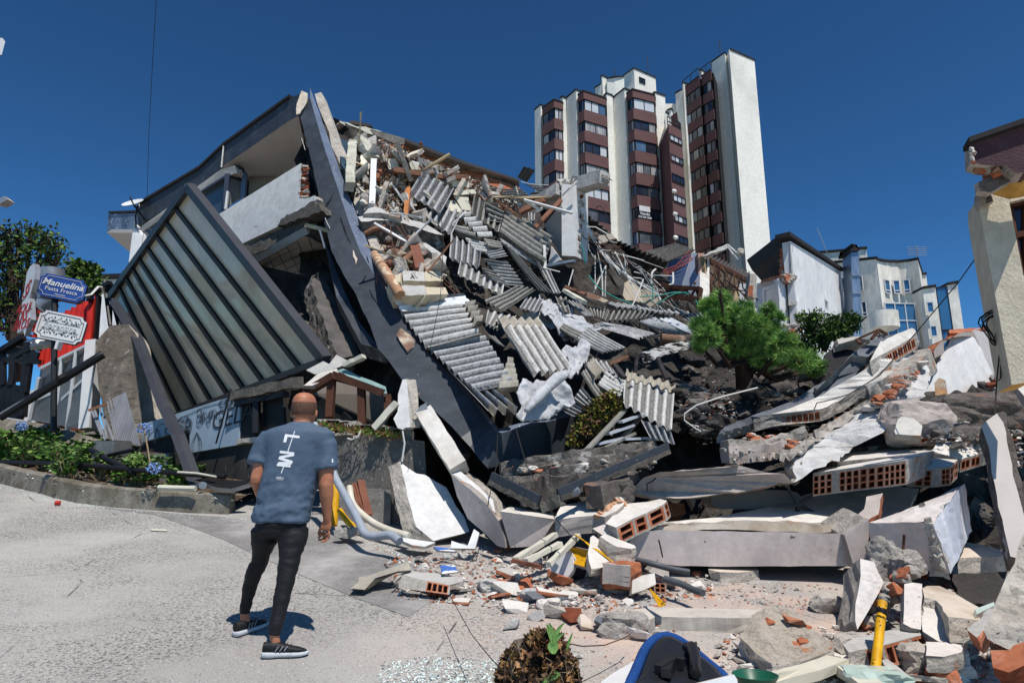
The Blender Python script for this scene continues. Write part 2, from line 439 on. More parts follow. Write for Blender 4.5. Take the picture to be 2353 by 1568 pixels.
LM=[(1310,1300,'paint bucket'),(1420,1330,'brown brick block'),(990,1340,'torn open orange brick'),(860,1320,'bent beige sheet'),(1700,1320,'cream topped block'),(1540,1430,'long kerb slab'),(1800,1450,'biggest concrete chunk'),(2010,1450,'yellow pole'),(1990,1340,'standing wall chunk'),(2240,1260,'pale flat slab'),(2100,1370,'upright plaster strip'),(2300,1400,'column stump'),(1550,1520,'blue office chair'),(1235,1520,'dry root ball'),(1000,1170,'bright leaning slab'),(1085,1240,'folded white sheet'),(1230,1260,'cream profile bars'),(2140,1200,'largest cracked block'),(1700,830,'pine bush'),(1990,1090,'brick row'),(2100,970,'brown broken block'),(2220,860,'stained white wall'),(1140,1020,'fascia corner'),(1450,980,'ladder'),(1380,970,'dry shrub'),(840,280,'flat grey roof sheet'),(860,400,'thick white column'),(860,480,'slim fluted post'),(940,330,'grey board'),(1000,460,'highest corrugated sheet'),(1115,430,'small white post'),(950,640,'tan blocks'),(900,590,'orange pipe'),(955,580,'reddish plank'),(1310,500,'white pier'),(1200,560,'black valleyed sheet'),(1210,400,'dark rusted scrap'),(1090,370,'sloping concrete beam'),(1000,575,'cream slanted slab'),(1980,900,'white curved slab'),(1900,760,'shrub on the ledge'),(130,920,'red kiosk'),(262,1020,'first planter box'),(345,1060,'second planter box'),(440,1090,'leaning black post'),(280,960,'ribbed slats'),(30,980,'porch railing'),(60,1100,'kerb bend'),(1560,1080,'long slate blue beam'),(1360,1090,'dark broken layers'),(1600,930,'conduit loop'),(1900,1050,'long white beam'),(2290,1100,'tall leaning slab')]
USED=set()
def auto(mb_v,noun,col=None,mats=None):
 c=sum(mb_v,Vector())/len(mb_v)-EYE;s_=max((a-mb_v[0]).length for a in mb_v)
 f_=c.y*CP+c.z*SP;u=1176+1568*c.x/f_;v=784-1568*(c.z*CP-c.y*SP)/f_
 if col is None:
  col='grey'
  for k,w_ in(('brick','orange'),('plaster_d','dusty'),('plaster_w','cream'),('plaster','white'),('white','white'),('pale','pale'),('cream','cream'),('dark','dark'),('wood','brown'),('bark','brown'),('sheet','white')):
   if k in mats:col=w_;break
 z='tiny' if s_<.1 else 'small' if s_<.2 else 'medium' if s_<.4 else 'large';out=''
 for a,b,n_ in sorted(LM,key=lambda t:(t[0]-u)**2+(t[1]-v)**2)[:16]:
  r_=('left of' if u<a else 'right of') if abs(u-a)>abs(v-b) else('above' if v<b else 'below')
  out=f'{z} {col} {noun} {r_} the {n_}'
  if out not in USED:break
 USED.add(out);return out
def one(name,label,cat,mb,group=None,smooth=False,kind=None):
 if label[0]=='@':label=auto(mb.v,label[1:],None,mb.ms[0].name)
 return tag(mb.build(name,smooth=smooth),label,cat,group,kind)
defm('earth','b3aca2','9c958b',sc= .5,bump=.3)
defm('asphalt','8b8987','6b6967',sc=50,bump=.6,bsc=70,bdist=.006,c3='a3a09d',sc3=1.2,spots='cfd6d6',spsc=85,splo=.68,sphi=.72)
defm('kerb_concrete','8f897e','6b6459',sc=6,bump=.8,bsc=30,bdist=.015,c3='58513f',sc3=1.7,lo3= .5,hi3=.72,spots='38342d',spsc=25,splo=.62,sphi=.7)
defm('tower_white','f3f0e6','e9e6db',sc=.25,c3='cccbc3',sc3=.12,bump=.05,bsc=3)
defm('tower_brown','6b4d4b','5f4443',sc=.6,stretch=(1,1,5))
defm('coping','1e1e20','2a2a2c',sc=2)
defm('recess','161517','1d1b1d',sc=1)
defm('pane_dark','20242e','333a48',sc= .5,rough=.12,spec=.6)
defm('pane_blue','4c6784','5d7894',sc=.6,rough=.12,spec=.6)
defm('pane_blind','c9ccd0','babfc6',sc=1.2,rough=.35)
defm('pane_curtain','b9b8b8','77767c',sc=2.2,stretch=(5,5,.15),lo=.42,hi=.58,rough= .5)
defm('pane_grey','6a6d74','4a4d55',sc=.8,rough=.25)
defm('mullion','1b1b1d',rough= .5)
defm('mottled','ece8de','b9b4a6',sc=1.2,lo=.45,hi=.8,stretch=(1,1,.35),spots='9a9584',spsc=2.2,splo=.62,sphi=.78,bump=.2,bsc=5)
defm('pane_sky','2f5b82','396a93',sc=.4,rough=.06,spec=.9)
defm('duct','93a1b1','6f8296',sc=2,rough=.35,metal= .5,stretch=(3,3,.6))
defm('stucco','e2e2e2','dadada',sc=.8,c3='c9c9cb',sc3= .5,stretch=(1,1,.4),bump=.1)
defm('stucco_shade','d3d3d8','c5c5cc',sc=.8)  # darker, bluer copy of stucco with shade put into the colour
defm('underside','2d2826','241f1d',sc=2)
defm('ceiling_beige','b0a394','9d9082',sc=1.5);defm('louvre','9a8b7f','857567',sc=3,stretch=(1,1,8));defm('asbestos_dark','5c5a58','45423f',sc=9,bump=.3)
defm('blue_white','c3ccdd','b3bed2',sc=1);defm('blue_wall','5d7296','51658a',sc=1);defm('pink_panel','c79a86','b08471',sc=5);defm('concrete_pale','c5c3bf','a5a29d',sc=5,bump=.6,bsc=20,bdist=.03)  # blue_white and blue_wall put the wall's blue shade into the colour
defm('stucco_cream','d6cdb8','c6bca6',sc=3,bump=1,bsc=34,bdist=.02,stretch=(1,1,.6));defm('stucco_plum','5b4148','4d363d',sc=5,bump=1,bsc=40,bdist=.02)
defm('soffit_ochre','c7a256','a8823e',sc=4,bump=.2)
defm('asbestos_b','97958f','615f5a',sc=22,det=10,lo=.36,hi=.62,bump=.35,bsc=60,c3='4a4843',sc3=2.2,lo3=.56,hi3=.72,bdist=.004)
defm('asbestos_c','b9b8b6','84837f',sc=34,det=10,lo=.38,hi=.64,bump=.35,bsc=60,c3='d3d1cc',sc3=3,lo3= .5,hi3=.7,bdist=.004)
defm('slate_paint2','6d7f96','46556b',sc=2,lo=.4,hi=.6,rough= .5,spots='c2ccd6',spsc=12,splo=.6,sphi=.7)
defm('soffit_grey','b9b4b0','aca7a3',sc=1);defm('soffit_pale','b5b0ab','9b9691',sc=1.5);defm('glass_dark','2f3d48','43535e',sc= .5,rough=.08,spec=.8)
defm('glass_pale','8c8f90','7d8183',sc=.6,rough=.15,spec=.6);defm('steel_dark','3a4150',rough= .5);defm('steel_blue','5d7391',rough=.4)
defm('stucco_blue','e3e1dd','d8d6d2',sc=1,bump=.4,bsc=60,spots='8e8a86',spsc=7,splo=.7,sphi=.72);defm('screed','6f6a63','524d48',sc=8,bump=1,bsc=22,bdist=.04)
defm('ceiling_tile','efebe5','e3dfd9',sc=1);defm('grid_dark','86817d');defm('wall_inside','bfb8b0','a39c94',sc=1.5);defm('column_grey','64605e','4e4b4a',sc=3,bump= .5)
defm('plaster_stain','c6c4b6','9d9a8c',sc=4,bump=.4,c3='6e6a5e',sc3=3,lo3=.6,hi3=.7,spots='55524a',spsc=18,splo=.66,sphi=.7)
defm('concrete_dark','7d7a74','5d5a55',sc=5,bump=1,bsc=18,bdist=.04,c3='48453f',sc3=2);defm('coping_grey','4a4644','3a3736',sc=2)
defm('wood_raw','c4834f','a9683c',sc=7,stretch=(1,1,.3))
defm('wood_red','7c4f3d','6a4234',sc=5,stretch=(1,1,.3));defm('panel_cream','d9d4c2','cbc5b1',sc=2);defm('tan_block','cfc4ae','b9ad95',sc=5,stretch=(1,1,.15),bump=.3)
defm('pipe_orange','a98468','946a4c',sc=5,c3='c9b69c',sc3=5,lo3= .5,hi3=.58,stretch=(1,1,1))
defm('wall_mauve','bcb9b4','aba8a4',sc=1)
defm('leaf_a','4f6b25','3c551d',sc=6,rough=.6)
defm('leaf_b','6d8a35','58742a',sc=6,rough=.6)
defm('leaf_dry','8a6a3c','6a4d2c',sc=6)
defm('wood_orange','a0705a','7f5644',sc=8,stretch=(1,1,.3))
defm('beige_panel','b5aa99','a89c8b',sc=1.5)
defm('wire_red','7d3b2e')
defm('slab_grey','6e7178','5c5f66',sc=1.5,c3='83868c',sc3=.8,bump=.25,bsc=25,spots='b9bbbf',spsc=30,splo=.7,sphi=.72)
defm('plaster_rust','dcdcdc','cfcdca',sc=1.5,c3='c9935a',sc3=.55,lo3=.56,hi3=.74,stretch=(1.6,1.6,.35),bump=.1)
defm('plaster_dusty','d9d4d0','c6bbb4',sc=2.5,c3='c8a28e',sc3=1.8,lo3=.58,hi3=.74,bump=.4,bsc=22,spots='9c918a',spsc=30,splo=.66,sphi=.7)
defm('mauve_plaster','dccfc8','cfc2bb',sc=1.6,c3='8d8382',sc3=1.3,lo3=.55,hi3=.8,bump=.2,bsc=30,spots='5c5352',spsc=9,splo=.68,sphi=.73)
defm('white_streak','d4d6dc','aeb4c2',sc=2,stretch=(2.5,2.5,.4),bump=.3)
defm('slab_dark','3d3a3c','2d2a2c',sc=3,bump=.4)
defm('plaster_crack','cfcfd0','b3b1ae',sc=3,bump=.8,bsc=9,bdist=.04,c3='8b8580',sc3=2.2,lo3=.6,hi3=.72,spots='6e6762',spsc=14,splo=.66,sphi=.7)
defm('mauve_rough','b9aea7','978c86',sc=3,bump= .5,bsc=16,c3='b3aba6',sc3=3,lo3=.6,hi3=.72)
defm('broken_dark2','7d756f','544d49',sc=6,bump=1,bsc=20,bdist=.05,c3='8f6d5c',sc3=4,lo3=.6,hi3=.66)
defm('rust_stain','c08a52','d3b795',sc=5,trans=( .5,'ffffff',3.5,.34,.62))
defm('wall_shade','a7a4a3','969392',sc=1.5)  # grey has the shade of turned wall sides put into it
defm('wall_lilac','c0b9b2','aea7a1',sc=1.5,c3='8a7d78',sc3=1.2,lo3=.6,hi3=.75)
defm('chunk_face','d3c7b8','b5a999',sc=5,bump=1.2,bsc=16,bdist=.05,c3='c58a66',sc3=2.6,lo3=.6,hi3=.64)
defm('concrete_slab','c4bdb3','b1a99f',sc=2,bump=.3,bsc=30,c3='c4ab99',sc3=1);defm('concrete_slab2','b3aea5','98928a',sc=8,stretch=(1,1,.15),bump=.4)
defm('glass_green','b5c4b9','a3b5aa',sc=2,rough=.2)
defm('dark_plastic','3a3638','2c292b',sc=1,rough=.4)
defm('taupe','8a827f','7a7270',sc=1)
defm('panel_brown','6c645b','554e47',sc=2.5,c3='8b857b',sc3=1.3,bump=.4,bsc=14,stretch=(1,1, .5),spots='8e8a84',spsc=9,splo=.64,sphi=.7);defm('frame_metal','2b2c33','34363d',sc=4,rough=.45,spec= .5)
defm('slat','8d8e94','75767c',sc=3,stretch=(3,3,.3),rough=.6)
defm('planter_grey','9a9b99','868784',sc=3,bump=.2)
defm('wall_black','33312f','272524',sc=4,bump=.2,spots='6a6764',spsc=14,splo=.66,sphi=.72,c3='4a4744',sc3=1.2,stretch=(1,1, .5));defm('marble','8fa0ae','7e8f9f',sc=3,c3='a5b2bd',sc3=1.5,stretch=(1,1,.4));defm('engrave','2b3138')
defm('retaining','76726d','5f5b57',sc=9,bump=.7,bsc=45,bdist=.012,c3='454240',sc3=1.3,lo3= .5,hi3=.75,spots='b9b6b0',spsc=34,splo=.64,sphi=.7,stretch=(1,1,.8));defm('retaining_low','8b8782','787470',sc=9,bump=.6,bsc=45,bdist=.012,spots='b5b2ad',spsc=34,splo=.64,sphi=.7)
defm('kiosk_inside','8a8177','736a61',sc=1);defm('glass_green2','8fa8a4','6d8a88',sc=4,rough=.2)
defm('peach','d2a685','bd8a66',sc=7,bump=.6)
defm('mesh_glass','6b6c6e','9b9c9e',sc=90,lo=.45,hi=.55,rough=.3,trans=(.55,'cfd2d4'));defm('brick_inside','8a4a38','5a3a30',sc=3);defm('sign_blue','2b4c94','274689',sc=2,rough=.4);defm('text_red','a5222c');defm('text_grey','b4b7bc');defm('ink','1d222b')
defm('pine_a','63944a','527f3b',sc=4,rough=.6);defm('pine_b','9cc064','86a955',sc=4,rough=.6);defm('pine_c','456f39','385f2e',sc=4,rough=.6);defm('leaf_dark','2f4020','26351b',sc=4,rough= .5);defm('leaf_yel','8a8a32','6f6a28',sc=5,rough=.6);defm('leaf_br','4a3a2c','3b3024',sc=4);defm('petal','6f8fc8','8fa9d6',sc=20)
defm('hyd_a','5a7d33','496b29',sc=6,rough= .5);defm('hyd_b','7d9c4a','6b8b3c',sc=6,rough= .5);defm('hyd_c','3a5423','31481e',sc=6,rough= .5);defm('stem_tan','a08c6c','7c6a50',sc=8)
defm('skin','b3765a','a56a4c',sc=9,rough= .5,spec=.35,bump=.15,bsc=120,c3='c0876a',sc3=7,lo3= .5,hi3=.8);defm('stubble','5f4a3f','4e3c33',sc=60,rough=.75,trans=( .5,'ffffff',190,.36,.6));defm('stubble_a','6a5245',rough=.7,trans=( .5,'ffffff',190,.46,.72));defm('shirt','4f6176','485a6e',sc=5,rough=.7,bump=.35,bsc=9,bdist=.02,c3='57697e',sc3=3)
defm('trouser','141417','1b1b1f',sc=6,rough=.65,bump=.4,bsc=22,bdist=.01);defm('shoe_black','17181a','222326',sc=60,rough=.6,bump=.3,bsc=90);defm('sole','c9ccd0','aeb2b8',sc=10,rough=.6,bump=.3,bsc=40);defm('print_white','e6e8ea',rough=.6)
defm('glass_crumb','dfe9e6','c9d8d4',sc=20,rough=.2)
defm('scrap_blue','3f63a8','e2e6ee',sc=5,lo=.48,hi=.52)
defm('label_dark','2e2b33','b06aa0',sc=7,lo=.6,hi=.64)
defm('pvc_dark','54575b','45484c',sc=5,rough= .5)
defm('zebra','d0d0ce','1f1e1e',sc=9,lo=.48,hi=.54,stretch=(.4,1,3))
defm('alu_light','d0d3d8','bcc0c6',sc=4,rough=.35,metal=.3)
defm('cushion_blue','1f4a8a','183d75',sc=90,rough=.85,bump=.4,bsc=140,spec=.2);defm('shell_black','17171a','1f1f23',sc=3,rough=.38,spec= .5)
defm('leaf_br2','6b4f38','4c3727',sc=14,rough=.7);defm('dead_tan','b0855a','8f6a47',sc=9,rough=.6);defm('leaf_fresh','7ea35c','5f8f45',sc=8,rough= .5)
defm('cream2','d0ccbb','bfbaa8',sc=3,rough= .5)
defm('bowl_green','1d5a44','17503c',sc=3,rough=.4)
# ================================================================ ground, road
def gridmesh(name,xs,ys,zf,m,kind='structure'):
 vs=[Vector((x,y,zf(x,y))) for y in ys for x in xs];W_=len(xs)
 fs=[(j*W_+i,j*W_+i+1,(j+1)*W_+i+1,(j+1)*W_+i) for j in range(len(ys)-1) for i in range(W_-1)]
 mb=MB();mb.add(vs,fs,m);o=mb.build(name,smooth=True,origin=(0,0,0));tag(o,kind=kind);return o
def wide(x,y):
 return gz(max(-40,min(40,x)),y)-.012
xs=[-1500,-600,-250,-120,-60]+[-40+2*i for i in range(41)]+[60,120,250,600,1500]
ys=[-1500,-400,-120,-50,-25]+[-20+1.5*i for i in range(50)]+[70,90,120,160,250,500,1500]
gridmesh('ground',xs,ys,wide,'earth')
def road_material():
 m=bpy.data.materials.new('road_concrete');m.use_nodes=True;N=m.node_tree.nodes;L=m.node_tree.links;b=N['Principled BSDF']
 b.inputs['Roughness'].default_value=.9;b.inputs['Specular IOR Level'].default_value=.15
 tc=N.new('ShaderNodeTexCoord')
 def nz(s,d=8,r=.6,st=None):
  n=N.new('ShaderNodeTexNoise');n.inputs['Scale'].default_value=s;n.inputs['Detail'].default_value=d;n.inputs['Roughness'].default_value=r
  if st:
   mp=N.new('ShaderNodeMapping');mp.inputs['Scale'].default_value=st;L.new(tc.outputs['Object'],mp.inputs[0]);L.new(mp.outputs[0],n.inputs['Vector'])
  else:L.new(tc.outputs['Object'],n.inputs['Vector'])
  return n.outputs[0]
 def rmp(s,lo,hi,a=0,c=1):
  r=N.new('ShaderNodeMapRange');r.inputs[1].default_value=lo;r.inputs[2].default_value=hi;r.inputs[3].default_value=a;r.inputs[4].default_value=c;L.new(s,r.inputs[0]);return r.outputs[0]
 def mx(f,a,c):
  x=N.new('ShaderNodeMix');x.data_type='RGBA';L.new(f,x.inputs[0])
  for k,s in((6,a),(7,c)):
   if isinstance(s,tuple):x.inputs[k].default_value=s
   else:L.new(s,x.inputs[k])
  return x.outputs[2]
 col=mx(rmp(nz(.55,5),.35,.68),rgb('a9a6a1'),rgb('979490'))
 fine=rmp(nz(42,5,.75), .5,.6)
 wear=rmp(nz(.7,4,.6,(1,1.6,1)),.4,.56)
 mul=N.new('ShaderNodeMath');mul.operation='MULTIPLY';L.new(fine,mul.inputs[0]);L.new(wear,mul.inputs[1])
 col=mx(mul.outputs[0],col,rgb('504e4c'))
 col=mx(rmp(nz(80,2, .5),.61,.67),col,rgb('6d6a68'))
 col=mx(rmp(nz(75,2, .5),.68,.72),col,rgb('d8dddd'))
 sx=N.new('ShaderNodeSeparateXYZ');L.new(tc.outputs['Object'],sx.inputs[0])
 dust=rmp(sx.outputs[0],-1.2,1.2)
 dn=rmp(nz(1.6,6),.4,.7)
 m2=N.new('ShaderNodeMath');m2 .operation='MULTIPLY';L.new(dust,m2 .inputs[0]);L.new(dn,m2 .inputs[1])
 col=mx(m2 .outputs[0],col,rgb('bfa899'))
 dn2=rmp(nz(2.4,8,.7),.6,.7)
 m3=N.new('ShaderNodeMath');m3 .operation='MULTIPLY';L.new(rmp(sx.outputs[0],.2,1.6),m3 .inputs[0]);L.new(dn2,m3 .inputs[1])
 col=mx(m3 .outputs[0],col,rgb('c08a6a'))
 vo=N.new('ShaderNodeTexVoronoi');vo.feature='DISTANCE_TO_EDGE';vo.inputs['Scale'].default_value=.28;vo.inputs['Randomness'].default_value=.8
 ad=N.new('ShaderNodeVectorMath');ad.operation='ADD';nzv=N.new('ShaderNodeTexNoise');nzv.inputs['Scale'].default_value=3;nzv.inputs['Detail'].default_value=6
 sc=N.new('ShaderNodeVectorMath');sc.operation='SCALE';sc.inputs['Scale'].default_value=.22
 L.new(nzv.outputs['Color'],sc.inputs[0]);L.new(tc.outputs['Object'],ad.inputs[0]);L.new(sc.outputs[0],ad.inputs[1]);L.new(ad.outputs[0],vo.inputs['Vector'])
 crack=rmp(vo.outputs['Distance'],.0012,.003,1,0)
 cn=rmp(nz(2.1,3), .5,.6);m4=N.new('ShaderNodeMath');m4 .operation='MULTIPLY';L.new(crack,m4 .inputs[0]);L.new(cn,m4 .inputs[1])
 col=mx(m4 .outputs[0],col,rgb('4f4d4b'))
 L.new(col,b.inputs['Base Color'])
 bn=N.new('ShaderNodeBump');bn.inputs['Strength'].default_value=.6;bn.inputs['Distance'].default_value=.006;L.new(nz(60,5,.7),bn.inputs['Height']);L.new(bn.outputs[0],b.inputs['Normal'])
 return m
M['road']=road_material()
def gzr(x,y):return gz(x,y)
rx=[-30+i*1.0 for i in range(61)];ry=[-6+i* .5 for i in range(44)]
gridmesh('road',rx,ry,gzr,'road')
def sheet(name,pts,m,dz=.004,kind='structure',n=1):
 mb=MB();q=[p+Vector((0,0,dz)) for p in pts]
 mb.add(q,tessellate_polygon([q]),m);return tag(mb.build(name,smooth=False),kind=kind)
apr=[C2 .g(0,130),C2 .g(430,150),C2 .g(1000,240),C2 .g(1771,520),C2 .g(1771,1000),C2 .g(1300,830),C2 .g(800,620),C2 .g(380,430),C2 .g(100,330),D6 .g(1100,510),D6 .g(1300,450)]
apr=[D6 .g(*p) for p in((600,440),(1000,470),(1640,520))]+[C2 .g(*p) for p in((1000,240),(1771,520),(2200,700),(1771,1000),(1300,830),(800,620),(380,430))]+[D6 .g(*p) for p in((1450,655),(1230,570),(1000,490))]
sheet('asphalt_strip',apr,'asphalt')
for k,pts in enumerate([[(0,1480),(60,1568),(48,1568),(0,1496)],[(1110,775),(1180,790),(1620,780),(1620,786),(1180,796)],[(360,420),(600,570),(1100,770),(1400,880),(1640,1000),(1400,886),(1096,777),(596,576)]]):
 pass
def kerb():
 low=[(-260,250),(-60,268),(0,290),(120,322),(240,348),(330,378),(480,412),(700,440),(1000,462),(1200,478),(1470,488)]
 fr=[D6 .g(*p) for p in low]
 root=empty('kerb',fr[4]);tag(root,'weathered concrete kerb curving round the hydrangea bed','kerb')
 rnd=random.Random(4)
 nseg=[(0,3),(3,5),(5,10)]
 for a,b in nseg:
  pts=fr[a:b+1];rings=[]
  fine=[]
  for i in range(len(pts)-1):
   for k in range(4):fine.append(pts[i].lerp(pts[i+1],k/4))
  fine.append(pts[-1])
  for i,p in enumerate(fine):
   d=(fine[min(i+1,len(fine)-1)]-fine[max(0,i-1)]);d.z=0;d.normalize();n=Vector((-d.y,d.x,0))
   g=.012 if i in(0,len(fine)-1) else 0
   pp=p+d*(g if i==0 else-g)
   k=nv(p*3)*.012
   h=.27
   rings.append([pp+Vector((0,0,-.1)),pp+n*.03+Vector((0,0,h-.03))+k,pp+n*.06+Vector((0,0,h))+k,pp+n*.2+Vector((0,0,h)),pp+n*.2+Vector((0,0,-.1))])
  mb=MB();mb.loft(rings,'kerb_concrete');mb.build('kerb_stone',root)
 return fr
KF=kerb()
def bed():
 back=[]
 fine=[]
 for i in range(len(KF)-1):
  for k in range(4):fine.append(KF[i].lerp(KF[i+1],k/4))
 fine.append(KF[-1])
 rows=[]
 for i,p in enumerate(fine):
  d=(fine[min(i+1,len(fine)-1)]-fine[max(0,i-1)]);d.z=0;d.normalize();n=Vector((-d.y,d.x,0))
  row=[]
  for j in range(9):
   q=p+n*(.18+j*.42);z=.2+j*.055
   row.append(Vector((q.x,q.y,p.z+z+.05*noise.noise(q*2.5))))
  rows.append(row)
 mb=MB();vs=[p for r in rows for p in r];W_=9
 mb.add(vs,[(i*W_+j,i*W_+j+1,(i+1)*W_+j+1,(i+1)*W_+j) for i in range(len(rows)-1) for j in range(W_-1)],'soil')
 o=mb.build('bed_soil',smooth=True);tag(o,kind='structure');return rows
BED=bed()
# ================================================================ apartment tower
def vr(v):
 r=ray(1176,v);return r.z/r.y
def zlev(crop,ys,x,Y):return[CZ+Y*vr(crop.uv(x,y)[1]) for y in ys]
def prism(mb,pl,z0,z1,m,back=1.5,bx=.4):
 """vertical block: visible plan polyline pl, closed behind"""
 b=[p+Vector((bx,back,0)) for p in(pl[-1],pl[0])]
 o=[Vector((p.x,p.y,0)) for p in pl+b]
 return mb.hexa([p+Vector((0,0,z0)) for p in o],[p+Vector((0,0,z1)) for p in o],m)
def inset(pl,d):
 """shift a plan polyline away from the viewer by d"""
 out=[]
 for i,p in enumerate(pl):
  a=pl[max(i-1,0)];c=pl[min(i+1,len(pl)-1)]
  ns=[]
  for q,r_ in((a,p),(p,c)):
   t=(r_-q);t.z=0
   if t.length>1e-6:
    t.normalize();n=Vector((-t.y,t.x,0))
    if n.y<0 and abs(n.y)>.0:n=-n
    ns.append(n)
  k=sum(ns,Vector())
  if k.length<1e-6:k=Vector((0,1,0))
  out.append(p+k*(d if len(ns)>1 else d/max(k.length,1e-6)))
 return out
def window_on(parent,a,b,z0,z1,panes,fr='mullion',fw=.07,name='window',proud=.0,split=None):
 """glazed band between plan points a,b; panes = list of pane materials"""
 mb=MB();t=(b-a);t.z=0;L=t.length;t.normalize();n=Vector((t.y,-t.x,0))
 if n.y>0 and(EYE-a).dot(n)<0:n=-n
 if(Vector((EYE.x,EYE.y,0))-Vector((a.x,a.y,0))).dot(n)<0:n=-n
 A=Vector((a.x,a.y,0))+n*proud
 k=len(panes);w_=L/k
 def V(s,z,d=0):return A+t*s+Vector((0,0,z))+n*d
 for i,p in enumerate(panes):
  mb.quad(V(i*w_,z0),V((i+1)*w_,z0),V((i+1)*w_,z1),V(i*w_,z1),p)
 for i in range(k+1):
  s=min(max(i*w_,fw/2),L-fw/2)
  mb.hexa([V(s-fw/2,z0),V(s+fw/2,z0),V(s+fw/2,z0,.05),V(s-fw/2,z0,.05)],[V(s-fw/2,z1),V(s+fw/2,z1),V(s+fw/2,z1,.05),V(s-fw/2,z1,.05)],fr)
 for z in(z0,z1-fw)+((z0+(z1-z0)*split,) if split else()):
  mb.hexa([V(0,z,.003),V(L,z,.003),V(L,z,.06),V(0,z,.06)],[V(0,z+fw,.003),V(L,z+fw,.003),V(L,z+fw,.06),V(0,z+fw,.06)],fr)
 return mb.build(name,parent)
def tower():
 T=empty('apartment_tower',(8,66,0));tag(T,'white tower block with brown bays and long strips of windows','building')
 Z0=-12
 def fin(pts,h,back=4,bx=1.5,m='tower_white',cap=True,name='fin'):
  pl=[A6 .H(x,y,h) for x,y in pts]
  mb=MB();prism(mb,pl,Z0,h-.16,m,back,bx)
  if cap:prism(mb,inset(pl,-.08),h-.16,h,'coping',back+.1,bx)
  mb.build(name,T);return pl
 HF,HB=42,41.1
 fin([(122,610),(172,565),(210,580)],HF)
 fin([(338,508),(358,497),(392,512)],HF);fin([(391,508),(470,438),(523,458)],HF,6,3)
 fin([(705,492),(728,468),(776,486)],HF);fin([(776,512),(878,430),(918,442)],HF,6,3)
 fin([(1105,485),(1135,460),(1221,490)],HF,6,1);fin([(1220,618),(1252,642)],38.5,5,1)
 bays=[[(185,605),(285,532),(357,553)],[(487,492),(535,458),(724,520)],[(897,482),(948,445),(1135,492)]]
 pc=A6 .H(535,458,HB)
 lv=zlev(A6,[458,518,610,700,785,873,965,1058,1150,1248,1340,1435,1535,1640,1745,1850],540,pc.y)
 looks=[[['pane_grey','pane_dark','pane_blind','pane_curtain'],['pane_curtain','pane_dark','pane_grey','pane_curtain'],['pane_blue','pane_blue','pane_blind','pane_blind'],['pane_curtain','pane_dark','pane_curtain','pane_curtain'],['pane_dark','pane_blue','pane_grey','pane_blind']],[['pane_dark','pane_blue','pane_blind','pane_blind'],['pane_grey','pane_dark','pane_curtain','pane_curtain'],['pane_grey','pane_blind','pane_dark','pane_dark'],['pane_curtain','pane_curtain','pane_curtain','pane_curtain'],['pane_dark','pane_blind','pane_blind','pane_blind'],['pane_blue','pane_dark','pane_grey','pane_dark']],[['pane_dark','pane_blue','pane_blind','pane_blind'],['pane_grey','pane_curtain','pane_dark','pane_dark'],['pane_blue','pane_blind','pane_blue','pane_dark'],['pane_curtain','pane_curtain','pane_curtain','pane_grey'],['pane_grey','pane_blue','pane_dark','pane_grey'],['pane_grey','pane_dark','pane_dark','pane_dark'],['pane_blue','pane_blind','pane_grey','pane_grey']]]
 for bi,b in enumerate(bays):
  pl=[A6 .H(x,y,HB) for x,y in b]
  mb=MB()
  for k in range(0,len(lv)-1,2):prism(mb,pl,lv[k+1],lv[k],'tower_brown',3,1)
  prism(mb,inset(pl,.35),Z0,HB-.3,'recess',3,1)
  prism(mb,inset(pl,-.06),HB,HB+.14,'coping',3,1)
  mb.build('bay_wall',T)
  gl=inset(pl,.12)
  for k in range(0,(len(lv)-2)//2):
   lo=looks[bi][k%len(looks[bi])]
   mbw=window_on(T,gl[0],gl[1],lv[2*k+2]+.002,lv[2*k+1]-.002,lo[:2])
   window_on(T,gl[1],gl[2],lv[2*k+2]+.002,lv[2*k+1]-.002,lo[2:] if bi==0 else[lo[2],lo[3],lo[1]] if(bi+k)%2 else[lo[2],lo[3]])
 pl=[A6 .H(1250,735,36),A6 .H(1362,792,36)]
 mb=MB();prism(mb,pl,Z0,36,'tower_brown',4,0);mb.build('recessed_wall',T)
 pr=MB()
 for q in(0,.33,.66,1):p=pl[0].lerp(pl[1],q);pr.bar(Vector((p.x,p.y+.3,36)),Vector((p.x,p.y+.3,37)),.07,.07,'mullion')
 for z in(36.5,37):pr.bar(Vector((pl[0].x,pl[0].y+.3,z)),Vector((pl[1].x,pl[1].y+.3,z)),.07,.07,'mullion')
 pr.build('roof_railing',T)
 zz=zlev(A6,[815,868,985,1040,1145,1210,1320,1380,1490,1550,1660,1720],1270,pl[0].y)
 for k in range(6):
  a=pl[0].lerp(pl[1],.03);b=pl[0].lerp(pl[1],.95)
  window_on(T,a,b,zz[2*k+1],zz[2*k],[['pane_blind','pane_blind','pane_curtain'],['pane_curtain','pane_blind','pane_grey'],['pane_dark','pane_dark','pane_dark']][k%3],proud=.04)
 for x,y in((1300,1300),(1308,1493),(1312,1690)):
  p=A6(x,y,pl[0].y-.6);d=MB();rock(d,p,( .5,.3, .5),3,'tower_white',1,.02);d.bar(p,p+Vector((.1,.7,-.2)),.06,.06,'steel');d.build('dish_antenna',T,smooth=True)
 mb=MB();prism(mb,[A6 .H(1352,790,35.5)+Vector((0,1.6,0)),A6 .H(1420,770,35.5)+Vector((0,2.5,0))],Z0,37.5,'recess',3,0);mb.build('shaft_wall',T)
 fin([(1272,655),(1322,620)],38.5,3,1,'tower_brown',False,'stair_block');fin([(1240,612),(1272,600),(1284,610)],40,2,.6)
 P=[]
